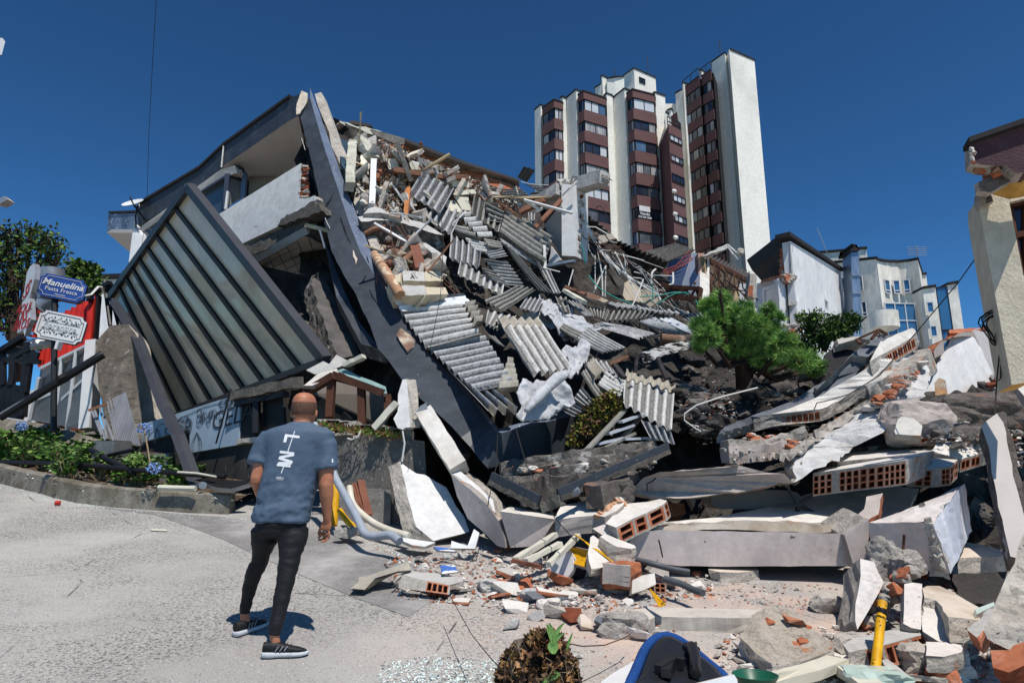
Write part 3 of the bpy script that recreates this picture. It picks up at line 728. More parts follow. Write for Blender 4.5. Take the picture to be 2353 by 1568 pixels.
 for pts,h in(([(630,425),(684,392)],44.5),([(682,332),(692,322),(732,338)],46.5),([(731,349),(800,336),(876,332)],46),([(874,322),(960,260),(1142,340)],48)):
  q=[A6 .H(x,y,h) for x,y in pts];mb=MB();prism(mb,q,38,h-.7,'tower_white',3, .5);prism(mb,inset(q,.1),h-.9,h-.7,'tower_brown',3, .5);prism(mb,q,h-.7,h-.1,'tower_white',3, .5);prism(mb,inset(q,-.1),h-.1,h,'coping',3, .5)
  mb.build('penthouse_wall',T);P.append(q)
 q=P[-1];z=zlev(A6,[345,390],1020,q[1].lerp(q[2],.3).y)
 window_on(T,q[1].lerp(q[2],.2),q[1].lerp(q[2],.48),z[1],z[0],['pane_dark','pane_dark'],proud=.03)
 for x,y,h in((1080,300,2.2),(800,335,1.2),(1690,120,1.5)):
  p=A6 .H(x,y+15,46);mb=MB();mb.tube([p,p+Vector((0,0,h))],.04,'mullion',5);mb.build('aerial',T)
 HR=48.5
 fin([(1748,128),(1762,95),(1976,190)],HR,5,1);fin([(1615,205),(1727,125),(1744,150)],HR,4,1.5)
 rl=A6 .H(1762,95,HR)
 pl=[A6 .H(1732,165,HR-.8)+Vector((0,.9,0)),A6 .H(1764,168,HR-.8)+Vector((0,.9,0))]
 mb=MB();prism(mb,pl,Z0,HR-1.2,'recess',2,.3);mb.build('recess_wall',T)
 hb=HR-2.2;fl=(lv[0]-lv[12])/6
 for k in range(13):
  zt=hb-2.2-k*fl
  window_on(T,pl[0],pl[1],zt-1.45,zt,[['pane_blue'],['pane_grey'],['pane_dark']][k%3],proud=.03)
 fin([(1513,275),(1521,268),(1549,283)],46.6,2,1);fin([(1367,388),(1375,378),(1416,393)],46.0,2,1);fin([(1309,470),(1367,435)],46,3,1)
 for(pa,pb,n,ph) in(((1382,425),(1515,318),2,0),((1535,322),(1617,262),2,1)):
  h=45.4;a,b=A6 .H(*pa,h)+Vector((0,.3,0)),A6 .H(*pb,h)+Vector((0,.3,0))
  mb=MB();pl=[a,b]
  for k in range(13):z=h-k*fl;prism(mb,pl,z-fl*.48,z,'tower_brown',2,1)
  prism(mb,inset(pl,.3),Z0,h-.2,'recess',2,1);prism(mb,inset(pl,-.05),h,h+.12,'coping',2,1)
  for s in(0, .5,1):p=a.lerp(b,s);mb.bar(Vector((p.x,p.y,h)),Vector((p.x,p.y,h+1)),.06,.06,'mullion')
  mb.bar(Vector((a.x,a.y,h+1)),Vector((b.x,b.y,h+1)),.06,.06,'mullion');mb.build('bay_wall',T)
  gl=inset(pl,.12);S2=[['pane_dark','pane_dark','pane_grey'],['pane_blind','pane_dark','pane_dark'],['pane_curtain','pane_grey','pane_curtain'],['pane_dark','pane_curtain','pane_dark'],['pane_grey','pane_dark','pane_dark'],['pane_grey','pane_curtain','pane_dark'],['pane_curtain','pane_grey','pane_curtain']]
  for k in range(13):
   z=h-k*fl;window_on(T,gl[0],gl[1].lerp(gl[0],.12 if ph else .02),z-fl+.01,z-fl*.48-.01,S2[(k+ph*3)%7][:3-ph])
 mb=MB();a=A6 .H(700,480,41);mb.box((a.x+2.5,a.y+12,13),12,10,50,'tower_white');mb.box((rl.x-1.5,rl.y+9,16),9,8,58,'tower_white');mb.build('core_wall',T)
 p3=[A6 .H(x,y,HB) for x,y in bays[2]];g=inset(p3,.04);t=(g[2]-g[1]).normalized();c=g[1].lerp(g[2],.28);c.z=zlev(A6,[1475],1050,c.y)[0]
 mb=MB();up=Vector((0,0,1));n=t.cross(up).normalized()
 c=c+n*.1
 mb.hexa([c-t*.6-up*.0,c+t*.6-up*.0,c+t*.6+up*.55,c-t*.6+up*.55],[v+n*.02 for v in(c-t*.6,c+t*.6,c+t*.6+up*.55,c-t*.6+up*.55)],'white_paint')
 text(mb,'Vendo',c-up*.25,t,up,.42,'white_paint',.01,.01);text(mb,'315 524 1220',c-up*.6,t,up,.26,'white_paint',.01,.01)
 mb.build('window_notice',T)
tower()
# ================================================================ mottled pale office building
def office():
 T=empty('office_building',B6(500,1100,42));tag(T,'pale mottled building with curved facade and blue mirror windows','building')
 def wall(pts,bot=1300,th=1.2,m='mottled',name='wall',cap=.15):
  tops=[B6(*p) for p in pts];mb=MB();zb=-8
  f=tops;fb=[Vector((p.x,p.y,zb)) for p in tops];bk=[p+Vector((.1,th,0)) for p in f];bb=[p+Vector((.1,th,0)) for p in fb]
  for i in range(len(f)-1):
   mb.quad(fb[i],fb[i+1],f[i+1],f[i],m);mb.quad(bk[i],bk[i+1],bb[i+1],bb[i],m);mb.quad(f[i],f[i+1],bk[i+1],bk[i],'coping')
  mb.quad(fb[0],f[0],bk[0],bb[0],m);mb.quad(f[-1],fb[-1],bb[-1],bk[-1],m)
  up=Vector((0,0,cap));o=Vector((0,-.12,0))
  for i in range(len(f)-1):mb.hexa([f[i]+o,f[i+1]+o,bk[i+1],bk[i]],[v+up for v in(f[i]+o,f[i+1]+o,bk[i+1],bk[i])],'coping')
  mb.build(name,T,smooth=20);return tops
 wall([(-500,330,46),(315,262,43),(395,250,42.6),(460,246,42.4)],name='upper_wall')
 wall([(-300,405,44),(110,385,42),(555,340,39.6)])
 wall([(555,352,39.6),(610,366,40.1),(680,372,40.4),(760,373,40.4),(850,365,40.1),(940,348,39.4)],th=2,name='curved_wall')
 wall([(940,348,39.4),(985,485,46)],th=.6,name='side_wall');wall([(960,488,44),(1018,486,44)],name='roof_block')
 wall([(985,620,39.0),(1104,602,38.8)],name='low_wall',th=4);wall([(1216,584,38.6),(1310,566,38.4)],name='low_wall',th=4)
 def plan(x,y,Y):return B6(x,y,Y)
 def win(x0,y0,x1,y1,Y0,Y1,panes=('pane_sky',),split=.2,fr='white_paint',pr=.06,fw=.05):
  a,b=B6(x0,y0,Y0),B6(x1,y0,Y1);z1=(a.z+b.z)/2;z0=CZ+Y0*vr(B6 .uv(x0,y1)[1])
  window_on(T,a,b,z0,z1,list(panes),fr,fw,proud=pr,split=split)
 for r_ in((228,508,292,652),(255,748,322,885),(425,978,488,1090)):win(*r_,41.4,41.0,('pane_dark',))
 for r_ in((400,497,428,638),(412,737,460,880)):win(*r_,40.4,40.2,('pane_dark',))
 for x0,x1,ya,yb,Ya,Yb in((612,660,535,662,40.0,40.2),(698,760,540,668,40.3,40.3),(801,864,532,664,40.2,40.0)):win(x0,ya,x1,yb,Ya,Yb)
 win(1014,742,1080,845,38.8,38.7,split=None);win(1048,965,1112,1070,38.8,38.7,split=None)
 a,b=B6(1102,604,38.85),B6(1218,586,38.65)
 for k in range(7):
  z1=a.z-k*2.65;window_on(T,a,b,z1-2.65,z1,['pane_sky'],'mullion',.05,split=None)
 win(605,760,890,1200,39.75,39.85,('pane_sky','pane_sky','pane_sky'),.62,'white_paint',.2)
 mb=MB();c=B6(675,880,39.2);hh=CZ+39.2*vr(B6 .uv(675,812)[1]);lo=CZ+39.2*vr(B6 .uv(675,965)[1])
 for za,zb,ra,rb in((lo,hh,.85,.85),(lo-.3,lo,.3,.85)):
  ring=[[Vector((c.x-math.cos(t)*r_,c.y+.7-math.sin(t)*r_,z)) for t in[math.pi*k/14 for k in range(15)]] for z,r_ in((za,ra),(zb,rb))]
  mb.loft(ring,'mottled',close=False)
 mb.build('balcony',T,smooth=30)
 mb=MB();c=B6(585,600,39.4)
 for y0,y1 in((700,705),(470,474)):
  pass
 mb=MB();p=B6(945,345,40);mb.tube([p,p+Vector((0,0,.9))],.03,'steel',5)
 for k in range(5):mb.bar(p+Vector((-.6,0,.3+k*.13)),p+Vector((.6,0,.32+k*.13)),.03,.03,'steel')
 mb.build('roof_antenna',T);mb=MB();p=B6(90,275,43);mb.tube([p,p+Vector((- .5,0,1.75))],.025,'steel',5);mb.build('roof_antenna',T)
office()
def chimney():
 mb=MB();a,b,c,d=B6(313,275,26),B6(388,272,26),B6(420,1080,26),B6(345,1080,26)
 o=Vector((.05,.8,0));mb.hexa([d,c,c+o,d+o],[a,b,b+o,a+o],'duct')
 for y in(490,660,880):
  l=B6(316+(y-275)*.04,y,25.97);r_=B6(392+(y-275)*.04,y-3,25.97);mb.bar(l,r_,.05,.05,'galv')
 p,q=B6(303,262,25.9),B6(398,256,25.9);e=Vector((0,0,.28));o=Vector((0,1,0))
 mb.hexa([p,q,q+o,p+o],[v+e+(Vector((.3,0,0)) if i in(0,3) else Vector((-.3,0,0))) for i,v in enumerate((p,q,q+o,p+o))],'coping')
 one('kitchen_duct','tall galvanised square duct rising beside the white gable house','duct',mb)
chimney()
# ================================================================ white gable house, torn open
def gable_house():
 T=empty('gable_house',B5(1300,1060,22));tag(T,'white gable wall house torn open with bricks showing under the roof slab','building')
 a,b=B5(1283,192,22),B5(1815,512,27);c,d=B5(1866,990,27),B5(1340,1070,22)
 c2=Vector((b.x,b.y,0));d2=Vector((a.x,a.y,0));t=(b-a);t.z=0;t.normalize();n=Vector((-t.y,t.x,0))
 mb=MB()
 low=-2
 P=lambda s,z:Vector((a.x,a.y,0))+t*s+Vector((0,0,z));L=(Vector((b.x,b.y,0))-Vector((a.x,a.y,0))).length
 nw=B5 .on(Plane([P(0,0),P(L,0),P(0,9)]),1642,800);nx=B5 .on(Plane([P(0,0),P(L,0),P(0,9)]),1692,930)
 s0=(Vector((nw.x,nw.y,0))-P(0,0)).length;s1=(Vector((nx.x,nx.y,0))-P(0,0)).length;z1,z0=nw.z,nx.z
 for pts in([P(0,low),P(s0,low),P(s0,a.z+(b.z-a.z)*s0/L),P(0,a.z)],[P(s1,low),P(L,low),P(L,b.z),P(s1,a.z+(b.z-a.z)*s1/L)],[P(s0,low),P(s1,low),P(s1,z0),P(s0,z0)],[P(s0,z1),P(s1,z1),P(s1,a.z+(b.z-a.z)*s1/L),P(s0,a.z+(b.z-a.z)*s0/L)]):
  mb.hexa(pts,[p+n*.28 for p in pts],'stucco')
 mb.quad(P(s0,z0)+n*.2,P(s1,z0)+n*.2,P(s1,z1)+n*.2,P(s0,z1)+n*.2,'pane_grey')
 mb.build('gable_wall',T)
 mb=MB();e=Vector((0,0,.14));p,q=a-t*.3-n*.1+Vector((0,0,.09)),b+t*.1-n*.1+Vector((0,0,.02));mb.hexa([p,q,q+n* .5,p+n* .5],[v+e for v in(p,q,q+n* .5,p+n* .5)],'coping');mb.build('roof_edge',T)
 mb=MB();u0,u1=B5(1278,215,21.98),B5(1300,610,21.98);v0,v1=B5(1212,275,22.6),B5(1222,560,22.6)
 brickface(mb,u0,u1,v1,v0,(7,2,2,.12,.96));mb.build('brick_end',T)
 rnd=random.Random(3);mb=MB()
 for k in range(22):hull(mb,B5(rnd.uniform(1210,1305),rnd.uniform(570,615),22.1),(.3,.3,.25),rnd,rnd.choice(['broken','concrete','brick']))
 for k in range(14):hull(mb,B5(1215+rnd.uniform(-8,8),280+k*20,22.4),(.2,.3,.2),rnd,rnd.choice(['broken','brick']))
 mb.build('broken_masonry',T)
 mb=MB();slab(mb,B5 .P([(878,498,26),(1238,240,22.4),(1215,575,23.4),(985,615,25.8)]),.12,'underside','coping',jag=0,ext=(0, .5,.6));mb.build('roof',T)
 mb=MB();slab(mb,B5 .P([(985,600,24.0),(1165,548,22.8),(1210,575,22.5),(960,640,24.2)]),.25,'brick','concrete',jag=.03,ext=(0,.3,-.1));mb.build('broken_lintel',T)
 mb=MB();wp=[(925,640,25),(1222,572,22.7),(1240,1100,22.7),(925,1100,25)]
 slab(mb,B5 .P(wp),.2,'stucco_shade',jag=0);mb.build('inner_wall',T)
 mb=MB();f=B5 .P([(1004,706,24.25),(1195,640,22.75),(1218,900,22.75),(1010,945,24.25)]);mb.quad(*f,'white_paint')
 for i in((0,1),(1,2),(3,0)):mb.bar(f[i[0]]+Vector((0,-.06,0)),f[i[1]]+Vector((0,-.06,0)),.16,.1,'white_paint')
 mb.bar(f[0]+Vector((.12,-.1,-.1)),f[3]+Vector((.12,-.1,0)),.08,.04,'black');mb.build('door_panel',T)
 mb=MB();mb.bar(B5(1262,600,22.3),B5(1300,1090,22.3),.85,.3,'stucco',up=Vector((0,1,0)))
 mb.tube([B5(1240,640,22.1),B5(1252,800,22.1),B5(1275,1060,22.1)],.03,'wire',5);mb.build('corner_pier',T)
 mb=MB();slab(mb,B5 .P([(1070,905,23.4),(1262,835,22.0),(1265,872,22.0),(1080,935,23.4)]),.3,'broken_dark',jag=.02);slab(mb,B5 .P([(1110,930,23.3),(1240,890,22.1),(1240,925,22.1),(1130,960,23.3)]),.2,'galv',jag=.01);mb.build('fallen_sill',T)
 mb=MB();
 for k in range(5):hull(mb,B5(1305+k*8,1105+(k%2)*14,21.8),( .5,.4,.4),rnd,'brick' if k%2 else 'broken')
 mb.build('broken_base',T)
gable_house()
def torn_rooms():
 T=empty('torn_room',B5(600,900,20));tag(T,'opened upstairs room with pale sloping ceiling and brown louvred shutter','room')
 mb=MB();slab(mb,B5 .P([(385,365,18.5),(850,620,20),(700,650,23),(440,705,23)]),.1,'ceiling_beige','wood',jag=.02,ext=(0,.1,.15));mb.build('ceiling',T)
 mb=MB();slab(mb,B5 .P([(440,705,22.8),(745,640,22.8),(752,900,22.8),(440,1000,22.8)]),.1,'louvre',jag=0)
 for k in range(12):y=715+k*18;mb.bar(B5(630,y,22.7),B5(745,y-25,22.7),.04,.05,'pale_wood')
 mb.build('shutter',T)
 mb=MB();slab(mb,B5 .P([(745,640,22.8),(925,640,24.5),(925,900,24.5),(745,900,22.8)]),.15,'stucco_shade',jag=0);mb.build('wall',T)
 mb=MB();corr(mb,B5(392,358,17.8),B5(840,600,19.2),B5(850,520,21),B5(430,330,19.5),12,'asbestos_dark',steps=3);mb.build('roof_sheet',T,smooth=40)
 mb=MB();rnd=random.Random(8)
 for k in range(18):
  x=rnd.uniform(420,800);y=400+(x-420)* .5;p=B5(x,y,17.7);mb.tube([p,p+Vector((rnd.uniform(-.2,.2),0,-rnd.uniform(.2, .5))),p+Vector((rnd.uniform(- .5, .5),0,-rnd.uniform( .5,1)))],.02,rnd.choice(['wire','wire_rust','wood']),4)
 mb.bar(B5(430,400,17.7),B5(830,610,19),.1,.12,'dark_wood');mb.build('rafter',T)
torn_rooms()
def hanging_lump():
 mb=MB();slab(mb,B5 .P([(858,530,17.5),(922,540,17.5),(932,785,17.5),(905,792),(838,765),(852,640)]),.3,'concrete','broken',jag=.02)
 slab(mb,B5 .P([(850,655,17.44),(895,660,17.44),(888,775,17.44),(832,765,17.44)]),.03,'brick',jag=.03)
 one('hanging_concrete','chunk of grey concrete and orange brick hanging in front of the torn room','rubble piece',mb)
 mb=MB();slab(mb,B5 .P([(350,348,15),(610,222,15.6),(628,262,15.6),(560,292),(360,350)]),.25,'concrete_pale','broken',jag=.02)
 one('broken_roof_beam','pale concrete beam stub jutting right above the leaning blue white wall','beam',mb)
 mb=MB();mb.tube([B5(620,228,15.5),B5(690,290,15.4),B5(740,330,15.4)],.02,'wire_pale',5);mb.tube([B5(620,245,15.5),B5(680,330,15.4),B5(730,385,15.4)],.02,'wire_pale',5)
 rock(mb,B5(757,305,15.4),(.17,.16,.2),5,'concrete',2);one('dangling_lump','small concrete lump dangling on bars beside the white tower slab','rubble piece',mb)
 mb=MB();slab(mb,B5 .P([(50,905,16),(262,310,16),(332,335,15.5),(328,690),(345,920)]),.25,'blue_white','plaster',jag=.01)
 one('leaning_gable','tall blue white wall panel leaning behind the truss','wall panel',mb)
 mb=MB();slab(mb,B5 .P([(-260,720,18),(0,400,17),(250,300,16.5),(60,905,16.6),(-200,900)]),.25,'blue_wall','plaster',jag=.01)
 one('blue_wall','dark blue painted wall standing in the shade of the roof sheets','wall',mb)
 mb=MB();mb.bar(B5(325,340,15.3),B5(330,575,15.3),.28,.15,'pink_panel');mb.bar(B5(350,350,15.2),B5(378,600,15.2),.08,.1,'pale_wood');mb.bar(B5(372,390,15.3),B5(366,650,15.3),.12,.12,'dark_wood')
 one('door_jamb','splintered pink and brown door jamb standing on the blue white panel','door frame',mb)
 mb=MB();slab(mb,B5 .P([(362,655,15.2),(438,680,15.2),(455,880,15.2),(385,920,15.2)]),.06,'blue_white','dark_wood',jag=0)
 for a,b in(((362,655),(438,680)),((438,680),(455,880)),((362,655),(385,920))):mb.bar(B5(*a,15.15),B5(*b,15.15),.09,.09,'dark_wood')
 one('window_casement','small brown framed casement window hanging beside the broken brick','window',mb)
 mb=MB();rnd=random.Random(5)
 for k in range(9):hull(mb,B5(335+rnd.uniform(-15,20),620+k*28,15.2),(.25,.25,.3),rnd,rnd.choice(['brick','brick','broken','wood']))
 one('broken_pier','broken orange brick pier end beside the leaning blue white panel','brick pier',mb)
hanging_lump()
# ================================================================ stucco building at the right edge
def right_house():
 T=empty('stucco_house',D2(340,1300,6.3));tag(T,'cream stucco corner house with plum fascia and broken eave at right edge','building')
 pl=Plane([D2(150,440,6.6),D2(300,1282,6.5),D2(392,1266,6.45)])
 mb=MB();pts=[D2 .on(pl,*p) for p in((148,400),(153,470),(187,660),(228,885),(302,1282),(392,1266),(392,338),(300,352),(200,380))]
 wn=[D2 .on(pl,*p) for p in((290,425),(392,402),(392,765),(357,772))]
 e=-pl.n*.4
 left=[D2 .on(pl,*p) for p in((148,400),(153,470),(187,660),(228,885),(302,1282),(388,1267),(357,772),(290,425),(280,360))]
 mb.add(left,tessellate_polygon([left]),'stucco_cream')
 r2=[D2 .on(pl,*p) for p in((388,1267),(392,1266),(392,765),(357,772))];mb.quad(*r2,'stucco_cream')
 r3=[D2 .on(pl,*p) for p in((280,360),(290,425),(392,402),(392,338))];mb.quad(*r3,'stucco_cream')
 for i in range(4):mb.quad(left[i],left[i+1],left[i+1]+e,left[i]+e,'stucco_cream')
 mb.quad(left[4],r2[1],r2[1]+e,left[4]+e,'soffit_ochre')
 mb.add([left[0]+e,left[4]+e,D2 .on(pl,392,1266)+e,D2 .on(pl,392,338)+e],[(0,1,2,3)],'stucco_cream')
 mb.build('wall',T)
 mb=MB();i2=[p+e*.35 for p in wn]
 for i in range(4):mb.quad(wn[i],wn[(i+1)%4],i2[(i+1)%4],i2[i],'stucco_cream')
 mb.add(i2,[(0,1,2,3)],'pane_dark')
 for a,b in((0,1),(1,2),(2,3),(3,0)):mb.bar(i2[a]-e*.1,i2[b]-e*.1,.07,.06,'dark_wood')
 mb.bar(i2[0].lerp(i2[3],.42)-e*.1,i2[1].lerp(i2[2],.42)-e*.1,.06,.06,'dark_wood');a=i2[0].lerp(i2[1],.12);b=i2[3].lerp(i2[2],.0);mb.bar(i2[0].lerp(i2[1],.1)-e*.1,i2[0].lerp(i2[1],.1).lerp(i2[3].lerp(i2[2],.1),.42)-e*.1,.05,.06,'dark_wood')
 mb.build('window',T)
 def off(d):q=Plane([pl.c+pl.n*d+v for v in(Vector((0,0,0)),Vector((0,0,1)),pl.n.cross(Vector((0,0,1))))]);return lambda*p:D2 .on(q,*p)
 F,G=off(.55),off(.62)
 mb=MB();slab(mb,[F(*p) for p in((108,150),(170,122),(400,46),(400,282),(359,288),(322,290),(262,248),(220,256),(150,248),(112,236))],.2,'stucco_plum','broken',jag=.012,ext=-pl.n*.2,smooth_edges=(1,2,3));mb.build('fascia',T)
 mb=MB();q,q2=G(103,142),G(400,40);mb.hexa([q,q2,q2-pl.n*.2,q-pl.n*.2],[v+Vector((0,0,.05)) for v in(q,q2,q2-pl.n*.2,q-pl.n*.2)],'coping');mb.build('gutter',T)
 O=off(.03);mb=MB();s=[F(322,291),F(400,283),O(400,392),O(290,412),O(195,385)];mb.add(s+[v+Vector((0,0,.05)) for v in s],[(0,1,2,3,4),(5,6,7,8,9)],'soffit_ochre');mb.build('soffit',T)
 E=off(.4);mb=MB();slab(mb,[E(*p) for p in((145,332),(262,276),(338,300),(290,330),(200,380),(150,372))],.12,'broken_dark','broken',jag=.03)
 slab(mb,[O(*p) for p in((147,372),(200,375),(215,420),(160,440),(146,415))],.15,'broken_dark',jag=.02)
 rnd=random.Random(2)
 for k in range(16):p=E(rnd.uniform(140,270),rnd.uniform(252,300))+pl.n*rnd.uniform(-.1,.1);hull(mb,p,(.1,.1,.07),rnd,rnd.choice(['brick','brick_dark','broken','wood']))
 for k in range(8):p=G(116+rnd.uniform(-6,10),rnd.uniform(165,245));hull(mb,p,(.035,.04,.05),rnd,rnd.choice(['plaster','broken','brick']))
 mb.build('broken_eave',T)
 mb=MB();p=D2(197,785,6.8);rock(mb,p,(.12,.12,.2),2,'black_metal',2,.1);slab(mb,D2 .P([(170,885,6.9),(212,830,6.8),(226,880,6.8),(195,893,6.85)]),.15,'coping','underside',jag=0);mb.build('wall_lamp',T)
 mb=MB();rnd=random.Random(12)
 for k in range(7):
  c=D2(228+rnd.uniform(-12,10),1005+rnd.uniform(-20,30),6.7);pts=[]
  for j in range(22):
   a=j/21*6.3*1.4+k;pts.append(c+Vector((math.cos(a)*.11*(1+.3*math.sin(k)),.03*math.sin(3*a),math.sin(a)*.14-.01*j/21)))
  mb.tube(pts,.006,'wire',5,False)
 for x0,x1,x2 in((225,245,222),(235,262,285),(245,250,240)):mb.tube([D2(x0,1040,6.7),D2(x1,1120,6.7),D2(x2+10,1250,6.7),D2(x2,1420 if x0==225 else 1260,6.6)],.007,'wire',5,False)
 mb.build('cable_tangle',T)
right_house()
# ================================================================ small pale house far left, distant roof
def far_left():
 mb=MB();slab(mb,A1 .P([(828,770,30),(1010,765,30),(1010,1410,30),(828,1410,30)]),4,'stucco',jag=0,ext=(0,4,0))
 slab(mb,A1 .P([(815,745,29.7),(1030,738,29.7),(1030,768,29.7),(815,772,29.7)]),4.6,'coping','coping',jag=0,ext=(0,4.6,0))
 one('distant_house','plain white flat roofed house seen left of the glass canopy','building',mb)
far_left()
# ================================================================ mound of broken masonry under everything
def mound():
 top=[(690,330),(720,245),(860,300),(1000,370),(1230,450),(1290,470),(1340,500),(1500,610),(1650,700),(1800,760),(1900,850),(2100,790),(2200,800),(2300,905),(2420,1000)]
 bot=[(690,1000),(900,1120),(1000,1180),(1120,1210),(1300,1250),(1600,1330),(1950,1345),(2420,1420)]
 def lin(L,u):
  for(a,b),(c,d) in zip(L,L[1:]):
   if a<=u<=c:return b+(d-b)*(u-a)/(c-a)
  return L[-1][1] if u>L[-1][0] else L[0][1]
 us=list(range(690,2421,22));rows=34;F=[];Bk=[]
 for u in us:
  v0,v1=lin(top,u)+10,lin(bot,u);cf=[];cb=[]
  for j in range(rows+1):
   v=v0+(v1-v0)*j/rows;y=yf(u,v)+.75+(.9 if v>1000 else 0)
   p=W(u,v,y);q=nv(p*.9)*.25+nv(p*2.7)*.16+nv(p*7)*.05
   q.y=abs(q.y);cf.append(p+q*(.4 if j==0 else 1));cb.append(p+Vector((.3,3.5,-.3 if j==0 else 0)))
  F.append(cf);Bk.append(cb)
 n=rows+1;mb=MB();vs=[p for c in F for p in c]+[p for c in Bk for p in c];K=len(us)*n;fs=[]
 for i in range(len(us)-1):
  for j in range(rows):
   a=i*n+j;fs.append((a,a+1,a+n+1,a+n));fs.append((K+a+n,K+a+n+1,K+a+1,K+a))
  fs.append((i*n,(i+1)*n,K+(i+1)*n,K+i*n))
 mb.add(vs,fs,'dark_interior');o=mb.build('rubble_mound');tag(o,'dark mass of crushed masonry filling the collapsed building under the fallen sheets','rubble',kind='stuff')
mound()
H1,H2,H3,H4,H5,H6,HD=Heap(B1),Heap(B2),Heap(B3),Heap(B4),Heap(C5),Heap(C6),Heap(DD)
HA5,HA4,HD5,HC4,HD4,HB6=Heap(A5),Heap(A4),Heap(D5),Heap(C4),Heap(D4),Heap(B6)
# ================================================================ corrugated roofing sheets
def sheetc(h,c,waves,label,lift=.25,m='asbestos',name='corrugated_sheet',steps=6,ragged=.03,amp=None,sag=.015,group='fallen corrugated roofing sheets',endm=None,dy=(0,0,0,0),cat='roofing sheet',top=None):
 p=[h(c[i][0],c[i][1],lift-dy[i]) for i in range(4)]
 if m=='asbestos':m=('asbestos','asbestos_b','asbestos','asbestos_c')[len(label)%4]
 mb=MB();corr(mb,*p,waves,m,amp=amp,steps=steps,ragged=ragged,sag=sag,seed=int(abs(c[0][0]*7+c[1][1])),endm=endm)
 return one(name,label,cat,mb,group,smooth=50)
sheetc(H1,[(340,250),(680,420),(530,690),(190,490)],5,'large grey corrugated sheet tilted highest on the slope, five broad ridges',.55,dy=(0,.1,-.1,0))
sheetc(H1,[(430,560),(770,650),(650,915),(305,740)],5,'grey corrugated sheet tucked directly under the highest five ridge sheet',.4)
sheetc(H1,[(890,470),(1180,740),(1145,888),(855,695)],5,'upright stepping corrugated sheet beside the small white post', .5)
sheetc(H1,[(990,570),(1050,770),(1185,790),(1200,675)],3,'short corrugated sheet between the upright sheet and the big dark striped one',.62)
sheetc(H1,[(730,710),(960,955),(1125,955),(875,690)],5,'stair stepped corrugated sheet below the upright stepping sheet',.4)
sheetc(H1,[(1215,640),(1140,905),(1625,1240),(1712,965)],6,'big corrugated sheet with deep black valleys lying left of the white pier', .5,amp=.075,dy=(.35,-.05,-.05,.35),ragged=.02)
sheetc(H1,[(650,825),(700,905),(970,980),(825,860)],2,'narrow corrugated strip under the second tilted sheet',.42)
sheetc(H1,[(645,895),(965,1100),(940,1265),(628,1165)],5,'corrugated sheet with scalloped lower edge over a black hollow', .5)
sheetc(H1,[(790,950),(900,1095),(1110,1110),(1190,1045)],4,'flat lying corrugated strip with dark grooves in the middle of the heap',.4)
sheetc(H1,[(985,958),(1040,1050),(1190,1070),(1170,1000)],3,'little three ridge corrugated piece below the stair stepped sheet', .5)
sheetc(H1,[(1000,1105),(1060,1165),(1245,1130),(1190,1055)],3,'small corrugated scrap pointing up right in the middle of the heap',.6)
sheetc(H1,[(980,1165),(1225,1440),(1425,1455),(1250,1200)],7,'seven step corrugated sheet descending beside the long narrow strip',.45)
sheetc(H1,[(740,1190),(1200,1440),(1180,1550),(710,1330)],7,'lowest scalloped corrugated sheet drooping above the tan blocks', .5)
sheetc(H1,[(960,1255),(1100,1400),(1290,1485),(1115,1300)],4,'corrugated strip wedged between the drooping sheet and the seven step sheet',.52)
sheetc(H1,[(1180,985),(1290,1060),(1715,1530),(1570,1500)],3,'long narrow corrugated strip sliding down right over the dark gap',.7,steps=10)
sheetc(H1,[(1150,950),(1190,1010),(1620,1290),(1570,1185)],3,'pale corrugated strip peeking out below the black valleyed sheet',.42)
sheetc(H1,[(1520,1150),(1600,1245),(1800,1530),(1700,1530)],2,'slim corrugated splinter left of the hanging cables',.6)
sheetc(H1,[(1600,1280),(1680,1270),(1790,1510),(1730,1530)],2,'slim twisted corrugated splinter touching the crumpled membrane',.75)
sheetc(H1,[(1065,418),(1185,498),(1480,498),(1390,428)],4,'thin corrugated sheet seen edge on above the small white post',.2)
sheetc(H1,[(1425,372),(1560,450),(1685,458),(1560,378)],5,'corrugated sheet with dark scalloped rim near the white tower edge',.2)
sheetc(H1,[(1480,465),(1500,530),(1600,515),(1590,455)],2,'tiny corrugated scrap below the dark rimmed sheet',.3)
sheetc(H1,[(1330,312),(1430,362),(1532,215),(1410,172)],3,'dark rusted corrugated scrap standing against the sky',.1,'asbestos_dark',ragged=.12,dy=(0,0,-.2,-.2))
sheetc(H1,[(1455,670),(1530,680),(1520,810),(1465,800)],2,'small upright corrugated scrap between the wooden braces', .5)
def bz(c,w,l,lift=.3,**k):return sheetc(H3,c,w,l,lift,**k)
bz([(100,345),(395,745),(965,600),(765,285)],6,'broad unbroken corrugated roof panel resting on the dark fascia',.3,sag=0,steps=8,ragged=.01,amp=.04)
bz([(400,735),(930,1215),(1330,1130),(1012,618)],8,'lower corrugated roof panel overlapped by a diagonal two ridge sheet',.24,sag=0,steps=8,ragged=.01,amp=.04)
bz([(775,285),(905,492),(995,480),(892,262)],4,'brown stained torn edge of the broad roof panel',.36,m='asbestos_end')
bz([(1240,862),(1128,1205),(1370,1170),(1300,868)],5,'brown stained corrugated piece beside the lower roof panel',.34,m='asbestos_end')
bz([(585,935),(700,900),(1370,1395),(1050,1440)],3,'diagonal corrugated sheet with two bold ridges running down the fascia',.42,steps=8,endm='asbestos_end',sag=0,amp=.05)
bz([(1110,425),(1560,445),(1910,975),(1495,1030)],5,'large corrugated sheet with five bold ridges sloping down right',.6,steps=8,sag=0,amp=.045)
bz([(1105,412),(1545,425),(1600,505),(1165,500)],5,'weathered brown head strip of the five ridge sheet',.66,m='asbestos_end',steps=2,sag=0,amp=.045)
